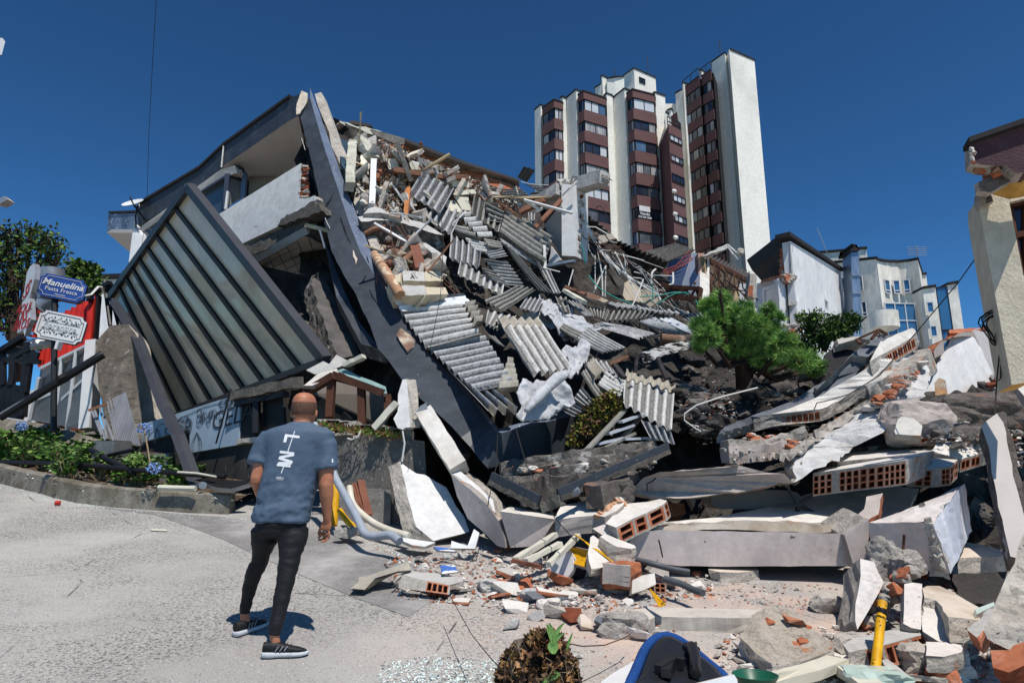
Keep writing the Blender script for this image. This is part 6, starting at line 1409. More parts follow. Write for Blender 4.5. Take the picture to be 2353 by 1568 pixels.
sl(C6,[(722,275,7.2),(745,250,7.2),(800,210,7.2),(832,255),(850,350),(880,520),(915,640),(937,720,6.6),(945,800),(905,940,6.4),(868,930),(838,800),(800,620),(770,450),(745,340)],.25,'tall bluish shaded slab leaning at the right edge','wall_lilac','broken_dark',name='leaning_slab',jag=.02)
sl(C6,[(790,210,7.3),(835,200,7.3),(880,330,7.1),(900,480,7.0),(937,620,6.9),(937,700),(880,520),(850,350)],.3,'rough brown rear edge of the tall leaning slab','broken_dark2','broken_dark2',name='leaning_slab',jag=.05)
sl(C6,[(600,940,6.9),(652,860,7.3),(700,868),(855,905,7.0),(852,925),(790,935),(665,935)],.3,'pale flat slab behind the largest cracked block','plaster_warm','concrete',jag=.02,ext=(-.03,0,-.3))
sl(C6,[(580,1020,6.6),(850,1010,6.6),(880,1180,6.2),(620,1180,6.2)],.05,'dark void under the pale flat slab','dark_interior','dark_interior',name='void',cat='opening',jag=.05)  # dark sheet in the void, shade put into its colour
C8 .ys=1.05;C7 .ys=1.04
sl(C8,[(1395,345,5.5),(1520,372,5.5),(1560,470),(1610,560),(1560,660),(1480,800),(1370,985,5.2),(1350,900),(1352,760),(1378,640),(1400,500)],.3,'white faced wall chunk standing on end by the yellow post','plaster_dusty','broken',relief=.02,name='wall_chunk',cat='wall chunk',jag=.03)
lump(C8,1660,395,5.75,(.42,.3,.36),21,'rough concrete head of the standing wall chunk','broken',Matrix.Rotation( .5,3,'Y'),sub=4,amp=.3)
lump(C8,1775,395,5.7,(.34,.26,.24),23,'pale broken corner right of the rough concrete head','broken',sub=4,amp=.3)
bits(C8,0,[(0,0),(1,0),(1,1)],0,(.1,.2),['brick'],'','',1)
rnd=random.Random(18)
for k in range(30):
 t=k/29;x,y=1800+(1420-1800)*t+rnd.uniform(-50,50),450+(950-450)*t+rnd.uniform(-30,30);mb=MB();s_=rnd.uniform(.07,.16)
 (rock if k%3 else hull)(mb,C8(x+25,y,5.5+rnd.uniform(-.1,.1)),(s_,s_,s_*.8),*((k,rnd.choice(['broken','brick','concrete','mortar']),2,.3) if k%3 else(rnd,'brick')));one('brick_shard','@shard','rubble piece',mb,'shards along the standing wall chunk')
sl(C8,[(1795,572,5.3),(1870,560,5.3),(1955,572,5.3),(1950,930),(1945,985),(1860,970),(1785,930,5.0)],.12,'upright white strip of plaster behind the yellow post','plaster_dusty','broken',name='plaster_strip',jag=.012)
sl(C8,[(1958,612,5.5),(2000,590,5.6),(2110,590,5.7),(2240,650,5.6),(2353,720,5.4),(2500,800,5.2),(2480,900),(2330,880),(2190,870),(2080,720),(1975,690)],.14,'tilted concrete plate with a yellow edge at lower right','plaster_warm','concrete',jag=.02,ext=(-.02,-.02,-.16))
sl(C8,[(1958,720,5.2),(2060,740,5.3),(2240,960,5.0),(2350,985,4.9),(2330,1110,4.8),(2100,1090,4.8),(1960,1000,4.95)],.1,'smooth white plaster plane below the tilted plate','plaster','broken',jag=.015,ext=(0,0,-.1))
sl(C8,[(1990,1095,4.75),(2200,1100,4.8),(2330,1130,4.7),(2310,1190,4.6),(2150,1230,4.5),(1990,1220,4.5)],.1,'dusty white plate just below the smooth plane','plaster_dusty','broken',jag=.02,ext=(0,0,-.1))
sl(C8,[(1240,1120,4.7),(1330,1065,4.9),(1560,1010,5.0),(1800,975,5.1),(2010,1000,5.0),(2015,1015,4.98),(1840,1060),(1590,1130),(1430,1165,4.65),(1290,1190)],.14,'grey plastered slab with three red hollow bricks behind the yellow post','concrete_pale','broken',jag=.02,ext=(.02,-.01,-.14),cells={5:(1,3,1,.04,.97),6:(1,3,1,.04,.97),7:(1,3,1,.04,.97)})
sl(C8,[(300,1050,4.85),(370,970,4.95),(415,850,5.2),(520,800),(600,745,5.35),(700,770),(775,810,5.3),(860,880),(960,980),(1150,1110,4.8),(1140,1175),(1000,1225),(850,1270),(720,1300),(590,1290),(450,1200,4.6),(380,1120)],.13,'biggest loose chunk of concrete with orange brick patches in the foreground','chunk_face','concrete',relief=.06,jag=.04,name='concrete_chunk',cat='rubble piece',ext=(0,.02,-.13))
rnd=random.Random(66);T=bpy.data.objects['concrete_chunk']
for x,y,w_ in((545,920,.1),(790,900,.16),(900,970,.1),(880,1095,.08),(820,1130,.1)):
 mb=MB();hull(mb,C8(x,y,5.02 if y<1000 else 4.85),(w_,w_,.05),rnd,'brick');mb.build('brick_patch',T)
sl(C7,[(1270,515,5.45),(1370,465,5.6),(1500,450,5.75),(1900,455,5.75),(2353,462,5.7),(2700,475,5.6),(2810,505,5.5),(2700,530,5.42),(2353,545,5.4),(1900,540,5.4),(1560,530,5.4),(1440,600,5.25),(1300,540)],.2,'long flat concrete kerb slab lying on the road','concrete_slab','concrete_slab2',jag=.012,ext=(0,-.02,-.18))
lump(C7,1260,620,5.3,(.42,.3,.22),31,'broken left end of the long kerb slab','broken',sub=4,amp=.3)
lump(C7,1170,600,5.35,(.16,.14,.12),33,'small stone beside the broken kerb slab end','plaster')
sl(C8,[(20,440,6.65),(110,398,6.9),(300,405,6.9),(455,420,6.85),(475,450),(300,470),(120,465,6.6)],.26,'cream topped rubble block under the lowest beam','plaster_warm','concrete',jag=.025,ext=(0,.0,-.22))
sl(C6,[(960,760,4.6),(937,815),(905,890),(890,965),(845,1040),(815,1110),(770,1220),(733,1300,4.1),(752,1345),(800,1372),(860,1400),(1000,1370,4.0),(1010,800,4.6)], .5,'huge rough concrete column stump at the right edge','concrete','concrete',relief=.1,name='concrete_stump',cat='rubble piece',jag=.05,ext=( .5, .5,0))
sl(C6,[(762,1365,4.1),(880,1380,4.0),(937,1360,4.0),(937,1480),(860,1515),(780,1490,3.95)],.15,'orange brick fragment below the rough column stump','brick','brick_dark',name='brick_chunk',cat='rubble piece',jag=.03)
sl(C6,[(650,1300,4.9),(760,1190,5.2),(790,1200),(745,1290),(700,1340,4.7)],.1,'slanting brick slab piece left of the column stump','concrete_pale','brick',name='brick_slab',cat='slab',jag=.02)
sl(C6,[(690,1195,5.2),(785,1160,5.5),(790,1175),(700,1222,5.1)],.06,'pale green glass plate leaning near the column stump','glass_green','glass_green',name='glass_plate',cat='glass',jag=0)
mb=MB();rr=[]
for k in range(13):
 s=k/12;a,b=C4(1450,790,8.1).lerp(C5(-10,1300,8.1),0),None
for seg_,(cx,cy,rx_,ry_) in enumerate([(1860,850,420,90)]):
 pts=[C4(cx+rx_*math.copysign(abs(math.cos(t))**.35,math.cos(t)),cy+ry_*math.copysign(abs(math.sin(t))**.6,math.sin(t)),8.25) for t in[2*math.pi*k/40 for k in range(40)]]
 mb.add(pts+[p+Vector((0,.4,0)) for p in pts],[tuple(range(40)),tuple(range(79,39,-1))]+[(i,40+i,40+(i+1)%40,(i+1)%40) for i in range(40)],'taupe')
mb2=MB();mb2 .ms=mb.ms
one('rounded_panel','flat rounded grey panel crushed under the big shaded beam','panel',mb)
mb=MB()
for k in range(5):t=2*math.pi*k/5+.7;c=C4(2262,900,8.0);mb.bar(c,c+Vector((math.cos(t)*.3,0,math.sin(t)*.22)),.05,.04,'dark_plastic',taper= .5)
one('chair_base','dark five star chair base stuck under the beam end','chair base',mb)
for k,(a,b) in enumerate([(((1030,870)),((1200,1000)))]):pass
sl(C4,[(1020,880,8.2),(1190,885,8.3),(1205,985,8.2),(1010,1010,8.1)],.2,'red brown brick end in the shade under the big beam','brick','brick_dark',name='brick_stub',cat='bricks',jag=.02)
sl(C4,[(1225,820,8.15),(1305,830,8.15),(1280,930,8.1)],.1,'small dark grey wedge under the big beam','taupe','taupe',name='wedge',cat='panel',jag=.01)
bits(HD,16,[(1490,1320),(1620,1310),(1640,1350),(1520,1360)],.3,(.04,.12),['brick','plaster','brick','broken'],'@crumb','crumbs beside the cream topped block',15)
bits(HD,30,[(2120,960),(2330,950),(2350,1010),(2250,1040),(2100,1010)],.25,(.1,.3),['broken_dark','broken_dark2','broken','slab_grey'],'@lump','dark lumps before the stained wall',16)
# ================================================================ glass canopy hanging off the building
def glass_mat():
 m=bpy.data.materials.new('canopy_glass');m.use_nodes=True;N=m.node_tree.nodes;L=m.node_tree.links;b=N['Principled BSDF']
 tc=N.new('ShaderNodeTexCoord')
 def nz(s,lo,hi,a,c,st=(1,1,1)):
  mp=N.new('ShaderNodeMapping');mp.inputs['Scale'].default_value=st;L.new(tc.outputs['Object'],mp.inputs[0])
  n=N.new('ShaderNodeTexNoise');n.inputs['Scale'].default_value=s;n.inputs['Detail'].default_value=7;n.inputs['Roughness'].default_value=.65;L.new(mp.outputs[0],n.inputs['Vector'])
  r=N.new('ShaderNodeMapRange');r.inputs[1].default_value=lo;r.inputs[2].default_value=hi;r.inputs[3].default_value=a;r.inputs[4].default_value=c;L.new(n.outputs[0],r.inputs[0]);return r.outputs[0]
 b.inputs['Roughness'].default_value=.08;b.inputs['Specular IOR Level'].default_value=.9
 x=N.new('ShaderNodeMix');x.data_type='RGBA';x.inputs[6].default_value=rgb('cfc4ac');x.inputs[7].default_value=rgb('ece1cc');L.new(nz(1.1,.35,.7,0,1),x.inputs[0]);L.new(x.outputs[2],b.inputs['Base Color'])
 t=N.new('ShaderNodeBsdfTransparent');t.inputs[0].default_value=rgb('a8aca2');ms=N.new('ShaderNodeMixShader');L.new(nz(2.2,.3,.75,.85,1.,(1,1, .5)),ms.inputs[0]);L.new(t.outputs[0],ms.inputs[1]);tl=N.new('ShaderNodeBsdfTranslucent');L.new(x.outputs[2],tl.inputs[0]);m5=N.new('ShaderNodeMixShader');m5 .inputs[0].default_value=.3;L.new(b.outputs[0],m5 .inputs[1]);L.new(tl.outputs[0],m5 .inputs[2]);L.new(m5 .outputs[0],ms.inputs[2]);L.new(ms.outputs[0],N['Material Output'].inputs[0])
 return m
M['canopy_glass']=glass_mat()
def canopy():
 T=empty('glass_canopy',W(400,950,11.3));tag(T,'big tilted canopy of dusty glass panes between slanting black bars','canopy')
 ap,br,bl,tl=W(438,430,11.5),W(751,826,10.0),W(398,957,11.2),W(253,690,14.5)
 N=(br-ap).cross(tl-ap).normalized()
 if N.dot(EYE-ap)<0:N=-N
 S_=[(438,430),(405.6,478),(382,508),(359,537),(337,563),(317,587),(301,606),(286,625),(272,650),(256,684)]
 E_=[(751,826),(692,843),(650,866),(609,877),(569,900),(529,909),(490,923),(453,934),(416,948),(385,962)]
 pl=Plane([ap,br,bl]);pl2=Plane([ap,bl,tl]);n=len(S_)
 def st(i):a=i/(n-1);return DD.on(Plane([ap,br,tl]),*S_[i])
 def en(i):return DD.on(Plane([ap,br,tl]),*E_[i])
 for i in range(n-1):
  mb=MB();q=[st(i),en(i),en(i+1),st(i+1)];mb.hexa(q,[v-N*.01 for v in q],'canopy_glass');mb.build('glass_pane',T)
 for i in range(1,n):
  mb=MB();mb.bar(st(i)+N*.03,en(i)+N*.03,.085,.05,'black_metal',up=N);mb.build('glazing_bar',T)
 for a,b,w_ in((st(0),en(0),.16),(st(0),st(n-1),.12),(en(0),en(n-1),.09)):
  mb=MB();mb.bar(a+N*.02,b+N*.02,w_,.16,'frame_metal',up=N);mb.build('frame',T)
 mb=MB();P=[W(256,684,13.9),A1(1170,1300,12.4),A2(1380,600,10.9),A2(1500,840,10.2),A2(1655,1262,9.5)];mb.loft([[p+Vector((x*.055,0,0))+N*y*.05 for x,y in((-1,-1),(1,-1),(1,1),(-1,1))] for p in P],'frame_metal');mb.build('leaning_post',T)
 mb=MB();p=A2(1655,1270,9.5);mb.bar(p+Vector((-.1,0,-.04)),p+Vector((.12,0,0)),.12,.06,'steel');mb.tube([A2(1690,1272,9.5),A2(1712,1272,9.2)],.05,'steel',12);mb.build('base_joint',T)
 mb=MB();a=A1(880,800,14);mb.tube([a,A1(930,1180,13.6)],.04,'black_metal',6)
 for x in(905,965,1000):mb.tube([A1(940,960,14),A1(x+30,1175,13.8)],.03,'black_metal',5)
 mb.build('bracing',T)
canopy()
# ================================================================ left side: leaning concrete panel, slats, planter boxes, base wall with engraved board
sl(A1,[(930,1178,12.7),(1082,1168,12.6),(1165,1285),(1230,1560),(1262,1760),(1290,1950),(1372,2000),(1380,2060),(1310,2080),(1225,2190,11.6),(1185,2200),(1060,2190),(960,2180),(905,2100),(830,1690),(805,1320)],.3,'leaning grey brown concrete panel beneath the glass canopy','panel_brown','concrete',relief=.02,name='wall_slab',cat='wall panel',jag=.02)
def slats():
 T=empty('slatted_panel',A2(1030,930,11.4));tag(T,'fan of grey ribbed slats leaning against the brown concrete panel','slatted panel')
 for k in range(13):
  s=k/12;a=A2(905+150*s,565-75*s,11.5);b=A2(980+200*s,892+48*s,11.3)
  if 0<k<5 and k%2:a=a.lerp(b,.25)
  mb=MB();mb.bar(a,b,.021,.02,'slat',up=Vector((0,-1,.2)));mb.build('slat',T)
 for x0,y0,x1,y1 in((800,640,890,890),(840,600,905,880),(880,690,960,895),(775,640,860,850)):
  mb=MB();mb.bar(A2(x0,y0,11.4),A2(x1,y1,11.2),.03,.02,'slat',up=Vector((0,-1,.2)));mb.build('slat',T)
 mb=MB();mb.bar(A2(745,640,11.2),A2(905,582,11.3),.04,.04,'wood');mb.build('batten',T)
slats()
def boxpl(f,s_,h,label):
 mb=MB();a,b,c=f;low=Vector((0,0,-h));d=a+(c-b);mb.hexa([a+low,b+low,c+low,d+low],[a,b,c,d],'planter_grey');mb.hexa([v.lerp((a+c)/2,.08)+Vector((0,0,.004)) for v in(a,b,c,d)],[v.lerp((a+c)/2,.08)+Vector((0,0,.008)) for v in(a,b,c,d)],'soil');return one('planter_box',label,'planter',mb,'concrete planter boxes')
boxpl((A2(790,898,11.2),A2(965,897,10.6),A2(1118,903,11.3)),0,.42,'pale concrete planter box in front of the ribbed slats')
boxpl((A2(1105,1012,10.9),A2(1425,1005,10.4),A2(1500,985,11.0)),0,.45,'grey concrete planter box left of the leaning black post')
def base():
 T=empty('shop_front',A2(1800,1200,10));tag(T,'dark shop base wall with engraved grey marble board and black openings','shop front')
 pl=Plane([A2(1130,945,11.4),A2(2040,935,9.9),A2(2110,1240,9.7)])
 O=lambda c,*p:c.on(pl,*p)
 mb=MB();q=[O(A2,1060,1000),O(A2,1220,915),O(A2,1625,800),O(A2,2050,700),O(C1,760,330),O(C1,760,760),O(A2,2110,1242),O(A2,1600,1150),O(A2,1100,1080)]
 slab(mb,q,.3,'wall_black','wall_black',jag=0,ext=(-.05,.4,0));mb.build('base_wall',T)
 up=pl.n*.05
 b_=[O(A2,*p)+up for p in((1250,752),(1460,690),(2050,502),(2040,932),(1625,1002),(1625,802),(1220,912))]
 mb=MB();slab(mb,b_,.04,'marble','marble',jag=0);brd=mb.build('marble_board',T)
 ex=(O(A2,2045,560)-O(A2,1300,780)).normalized();ey=pl.n.cross(ex).normalized()
 if ey.z<0:ey=-ey
 n=pl.n;ex2=ex if ex.cross(ey).dot(n)>0 else ex
 mb=MB();text(mb,'GELA',O(A2,1985,700)+up*1.1,ex,ey,.4,'engrave',.003,-.004,.12);mb.build('lettering',brd)
 mb=MB();rnd=random.Random(9);z=up*1.15
 def P(x,y):return O(A2,x,y)+z
 stem=[P(x,y) for x,y in((1290,850),(1380,760),(1480,760),(1560,700),(1640,670),(1740,620),(1850,590),(1950,575))];mb.tube(stem,.0035,'engrave',4)
 for x,y,a,s_ in((1290,800,2,.3),(1350,800,1.3,.3),(1420,800,.6,.25),(1520,740,.3,.4),(1610,700,1.2,.3),(1690,830,1.5,.45),(1870,590,.1,.35),(1920,585,-.2,.35)):
  c=P(x,y)
  for r_ in(1,.7,.4):
   mb.tube([c+(ex*math.cos(a)+ey*math.sin(a)*-1)*(s_*t)+(ex*math.sin(a)+ey*math.cos(a))*math.sin(t*3.14)*s_*.3*r_ for t in(0,.15,.3, .5,.7,.85,1)],.0025,'engrave',4)
   mb.tube([c+(ex*math.cos(a)+ey*math.sin(a)*-1)*(s_*t)-(ex*math.sin(a)+ey*math.cos(a))*math.sin(t*3.14)*s_*.3*r_ for t in(0,.15,.3, .5,.7,.85,1)],.0025,'engrave',4)
 for k in range(34):
  x,y=rnd.choice([(1760,720),(1690,700),(1840,680),(1560,780)]);c=P(x+rnd.uniform(-60,60),y+rnd.uniform(-50,50));r_=rnd.uniform(.035,.06)
  mb.tube([c+(ex*math.cos(t)+ey*math.sin(t))*r_ for t in[k2*.524 for k2 in range(13)]],.0025,'engrave',4,False)
 mb.build('engraving',brd)
 mb=MB();mb.tube([O(A2,2035,480)+z*3,O(A2,1975,700)+z*3,O(A2,1910,935)+z*3],.014,'black',5);mb.build('cord',T)
 for a in(((370,330),(525,300),(520,600),(360,640)),((570,290),(760,250),(770,520),(570,560))):
  mb=MB();q=[O(C1,*p)+up*.8 for p in a];mb.add(q,[(0,1,2,3)],'black');mb.build('dark_opening',T)  # black faces laid on the wall, shade of the openings painted in
 mb=MB();mb.bar(O(C1,355,250)+up*3,O(C1,980,120)+up*3,.12,.14,'screed',seg=10,rough=.02);mb.bar(O(C1,360,315)+up*2,O(C1,820,225)+up*2,.1,.08,'black_metal',seg=6,rough=.01);mb.bar(O(C1,545,300)+up*2,O(C1,545,590)+up*2,.12,.08,'black_metal');mb.build('lintel',T)
 mb=MB();mb.bar(O(C1,355,660)+up,O(C1,760,610)+up,.08,.08,'concrete',seg=8,rough=.015);mb.build('sill',T)
base()
sl(DD,[(330,760,15.3),(560,600,14.0),(730,640,12.9),(800,1000,11.8),(780,1190,11.6),(330,1062,14.)],.4,'dark inside wall of the tilted building behind the shop front','dark_interior',name='inner_wall',cat='wall',jag=0)
def rwall():
 T=empty('retaining_wall',C1(1400,1450,9));tag(T,'grey speckled retaining wall behind the man with weeds on top','retaining wall')
 a,b,c,d=C1(1160,528,9.2),C3(495,128,8.9),C3(515,470,8.9),C1(1160,1400,9.2);low=C1(1160,1500,9.15)
 mb=MB();q=[a,C1(1500,572,9.1),b,C3(515,470,8.88),C3(540,1000,8.85),low];slab(mb,q, .5,'retaining','wall_black',jag=0,ext=(.45,3,0));mb.build('wall',T)
 mb=MB();q=[C1(1150,1070,9.12),C1(1750,1105,8.95),C1(1745,1500,8.9),C1(1150,1500,9.1)];slab(mb,q,.1,'retaining_low','retaining',jag=.004);mb.build('wall',T)
 mb=MB();rnd=random.Random(3)
 for k in range(9):
  p=C1(1165+k*85,505+k*13,9.15);mb.box(p+Vector((0,.1,0)),.3,.3,.15+.04*rnd.random(),'concrete',Matrix.Rotation(rnd.uniform(-.1,.1),3,'Y'))
 mb.build('coping_stones',T)
 mb=MB()
 for k in range(420):
  p=C1(rnd.uniform(1080,1860),0,9.05);x=rnd.uniform(1080,1860);p=C1(x,515+(x-1160)*.14+rnd.uniform(-25,20),rnd.uniform(8.85,9.1));d_=Vector((rnd.uniform(-1,1),rnd.uniform(-1,.2),rnd.uniform(-.4,1))).normalized()*rnd.uniform(.04,.13);s_=d_.cross(Vector((0,1,0))).normalized()*.012
  mb.add([p-s_,p+s_,p+d_],[(0,1,2)],rnd.choice(['leaf_a','leaf_dry','wood','leaf_b']))
 mb.build('weeds',T)
 mb=MB();mb.tube([C3(290,30,8.7),C3(310,150,8.7),C3(285,320,8.7)],.012,'wire_pale',5);mb.tube([C1(1470,540,8.95),C1(1440,610,8.9),C1(1380,635,8.9),C1(1340,625,8.9)],.012,'wire_pale',5);mb.build('hanging_cord',T)
rwall()
def kframe():
 T=empty('peaked_shelter',C1(1400,520,9.7));tag(T,'collapsed brown metal shelter frame with a peaked glass roof','shelter')
 for(a,b,w_,nm) in(((995,170),(1215,40),.12,'rafter'),((1215,30),(1690,205),.16,'rafter'),((1195,60),(1175,430),.13,'post'),((1472,150),(1480,500),.13,'post'),((1720,230),(1725,400),.12,'post'),((1055,415),(1200,370),.05,'strut'),((1295,400),(1370,470),.04,'strut')):
  mb=MB();mb.bar(C1(*a,9.55),C1(*b,9.45),w_,.1,'dark_wood' if w_>.1 else 'black_metal');mb.build(nm,T)
 mb=MB();slab(mb,C1 .P([(1000,200,10.4),(1200,80,10.4),(1700,220,10.2),(1700,560,10.2),(1000,560,10.4)]),.1,'kiosk_inside',jag=0);mb.build('inside_wall',T)
 mb=MB();mb.bar(C1(1000,230,10.2),C1(1700,560,10.0),.45,.1,'black');mb.build('dark_band',T)
 mb=MB();slab(mb,C1 .P([(930,130,9.5),(1060,20,9.6),(1240,-30,9.7),(1260,20,9.5),(1190,40),(1010,130)]),.06,'plaster','broken',jag=.02);slab(mb,C1 .P([(1240,-10,9.6),(1300,-30,9.7),(1700,140,9.5),(1710,200,9.4),(1640,190)]),.06,'glass_green2','broken',jag=.02);mb.build('broken_roof',T)
kframe()
sl(A4,[(545,1240,9.8),(690,1165,9.8),(740,1190,9.75),(800,1110,9.8),(905,1165,9.8),(860,1200),(700,1260),(620,1275)],.08,'white broken board at the foot of the glass canopy','plaster','broken',name='board',cat='board',jag=.01)
bb(A4,(870,1200,9.6),(1035,1125,9.5),.1,.06,'cream gutter profile above the shelter roof','cream','profile','strip')
sl(D3,[(1720-768,0,9.0)] and[(960,370,9.0),(1010,365,9.0),(1030,500),(1050,800),(1068,1040,8.8),(985,1050),(960,1075),(890,1050),(830,920),(890,820),(895,580)],.1,'tall thin shard of painted wall standing on end beside the fascia','plaster_clean','concrete',name='wall_shard',jag=.012,ext=(.12,.06,0))
mb=MB();brickface(mb,D3(1040,520,9.1),D3(1200,560,9.1),D3(1190,650,9.1),D3(1045,620,9.1),(1,3,1,.05,.95));hull(mb,D3(1120,500,9.3),(.3,.2,.12),random.Random(3),'broken')
one('hollow_brick','red hollow brick end next to the standing wall shard','brick',mb)
bb(D3,(560,1060,8.9),(880,700,8.9),.13,.08,'cream and white window profile leaning beside the standing shard','cream','profile','strip')
sl(D3,[(1120,870,8.8),(1210,740,8.8),(1290,700,8.8),(1300,800),(1200,840)],.02,'crumpled clear plastic sheet on top of the white beam','glass_pale','glass_pale',name='plastic_sheet',cat='plastic',jag=.02)
mb=MB();mb.bar(D3(1270,850,8.9),D3(1760,1640,8.3),.22,.2,'plaster',up=Vector((0,-1,.3)),seg=10,rough=.006);mb.bar(D3(1400,900,9.1),D3(1800,1500,8.7),.16,.2,'slate_paint',seg=4)
one('fallen_beam','long white window beam sliding down from the fascia to the wall','beam',mb)
sl(C3,[(748,435,8.25),(800,378,8.35),(870,440),(1010,560),(1140,680),(1160,800,7.6),(1060,700)],.1,'bent upper face of the white fallen corner beam','plaster_clean','broken',jag=.01,name='fallen_beam',cat='beam',ext=(.1,.2,-.1))
sl(C3,[(745,440,8.2),(900,560),(1060,700,7.7),(1110,760),(1200,890),(1250,1050),(1262,1130,7.5),(1180,1110),(1080,1010),(900,850,8.1),(800,640)],.3,'shaded belly of the white fallen corner beam','mauve_plaster','broken',jag=.012,name='fallen_beam',cat='beam',ext=(.1,.4,.1))
sl(C3,[(262,318,8.7),(340,378),(420,430),(500,442),(600,505),(700,560,8.6),(745,640),(790,735),(830,785),(870,840),(915,975,8.0),(870,990),(580,1062,7.95),(420,930),(335,640)],.16,'big bright white wall slab leaning against the retaining wall','plaster_clean','concrete',jag=.012,name='leaning_slab',ext=(-.16,.1,-.06))
mb=MB();top=[C3(1205,790,7.45),C3(1722,865,7.3),C3(1740,800,7.75),C3(1300,742,7.9)];bot=[C3(1300,1125,7.55),C3(1560,1110,7.4),C3(1735,990,7.8),C3(1330,1000,7.9)]
mb.hexa([bot[0],bot[1],bot[2],bot[3]],top,'mauve_plaster');mb.quad(*[p+Vector((0,0,.006)) for p in top],'plaster');one('fallen_beam','pale grey beam end with white top right of the leaning slab','beam',mb)
sl(D4,[(915,1170,7.1),(940,1080),(970,1025),(1000,975,7.5),(1130,960),(1700,828,7.5),(1735,870),(1790,915),(1785,970),(1700,1050),(1540,1130,6.95),(1440,1110),(1190,1130)],.18,'white slab with a crumbled peach coloured corner','plaster','mauve_rough',jag=.012,ext=(0,.02,-.17),relief=.01)
bits(D4,0,[(0,0),(1,0),(1,1)],0,(.1,.2),['brick'],'','',1)
rnd=random.Random(8)
for k in range(16):
 x,y=rnd.uniform(1450,1760),0;y=1110-(x-1450)*.6+rnd.uniform(-40,40);mb=MB();s_=rnd.uniform(.06,.14);hull(mb,D4(x,y,7.05+(1110-y)*.0012),(s_,s_,s_*.6),rnd,rnd.choice(['peach','peach','broken']));one('plaster_crumb','@peach crumb','rubble piece',mb,'peach crumbs on the white slab')
sl(D4,[(1790,965,7.3),(2080,940),(2240,905,7.4),(2330,925,7.2),(2290,968),(2060,1085),(1900,1150),(1685,1265,6.7),(1550,1215,6.8),(1640,1120)],.15,'white slab showing long red grooved bricks along its edge','plaster','broken',jag=.01,ext=(.03,-.01,-.16),cells={3:(1,1,2,.1,.9),4:(1,1,2,.1,.9),5:(1,1,2,.1,.9),6:(1,1,2,.1,.9)})
sl(C4,[(330,1120,6.9),(440,1080,6.9),(545,1140,6.75),(560,1215,6.75),(420,1180)],.3,'grey shaded end under the grooved brick slab','mauve_plaster','broken',name='slab_end',jag=.01)
sl(C4,[(402,1195,6.6),(450,1170,6.75),(560,1215),(720,1275,6.6),(738,1300,6.5),(690,1310),(560,1290,6.45)],.15,'small grey topped block below the grooved brick slab','plaster','concrete',name='rubble_block',cat='rubble piece',jag=.02,ext=(-.02,0,-.17))
sl(C4,[(312,1200,6.75),(340,1185,6.8),(480,1290),(600,1370,6.6),(520,1440),(320,1500,6.3),(295,1420)],.08,'white plaster sheet lying behind the bucket','plaster','plaster_warm',name='plaster_sheet',jag=.02)
mb=MB();rock(mb,C7(1250,160,6.2),(.4,.32,.28),51,'brick',4,.15);brick_o=one('brick_chunk','broken brown brick block with a white plaster face in the middle of the debris','rubble piece',mb)
mb=MB();slab(mb,C7 .P([(1352,205,6.0),(1440,160,6.05),(1552,138,6.1),(1566,240,6.05),(1450,295),(1345,328,5.95)]),.05,'plaster','broken',jag=.008);mb.build('plaster_coat',brick_o)
mb=MB()
for k in range(3):mb.bar(C7(1090,95+k*45,6.1),C7(1330,120+k*45,6.0),.05,.09,'mauve_rough',seg=4,rough=.006)
mb.build('grooved_face',brick_o)
sl(C7,[(1500,120,6.4),(1550,70,6.4),(1680,95,6.4),(1685,190),(1590,210),(1540,160)],.2,'pale dusty block just right of the brown brick block','plaster_dusty','broken',name='rubble_block',cat='rubble piece',jag=.02)
mb=MB();brickface(mb,C7(1540,225,6.25),C7(1660,235,6.25),C7(1660,320,6.25),C7(1550,315,6.25),(1,2,2,.03,.97));hull(mb,C7(1605,215,6.4),(.4,.25,.12),random.Random(1),'concrete');one('hollow_brick','hollow brick with dark square holes right of the brown brick block','brick',mb)
sl(C3,[(200,1440,6.2),(290,1360,6.4),(380,1345),(600,1370),(850,1400,6.35),(860,1440),(720,1480),(600,1470),(440,1420),(290,1380)],.1,'grey topped slab with torn open orange brick in front of the street debris','concrete_pale','broken',name='brick_slab',jag=.015,ext=(0,0,-.04))
mb=MB();brickface(mb,C3(285,1385,6.2),C3(740,1480,6.12),C3(730,1565,6.05),C3(250,1500,6.12),(2,4,1,.02,.98));one('hollow_brick','torn orange brick with tooth like cells under the grey topped slab','brick',mb)
mb=MB();g=[[C2(1765,520,6.4),C2(1560,590,6.5),C2(1420,640,6.6)],[C2(1800,590,6.4),C2(1680,590,6.35),C2(1500,690,6.3),C2(1330,700,6.4)],[C2(1680,600,6.3),C2(1480,660,6.2),C2(1390,760,6.1),C2(1265,750,6.1)]]
g[0].append(C2(1340,650,6.6))
vs=[p for r_ in g for p in r_];K=len(vs);mb.add(vs+[p+Vector((0,.01,-.015)) for p in vs],[(i*4+j,i*4+j+1,i*4+j+5,i*4+j+4) for i in range(2) for j in range(3)]+[(K+i*4+j+4,K+i*4+j+5,K+i*4+j+1,K+i*4+j) for i in range(2) for j in range(3)],'asbestos_end');one('bent_sheet','bent beige fibre cement sheet lying on the road behind the man','roofing sheet',mb,smooth=True)
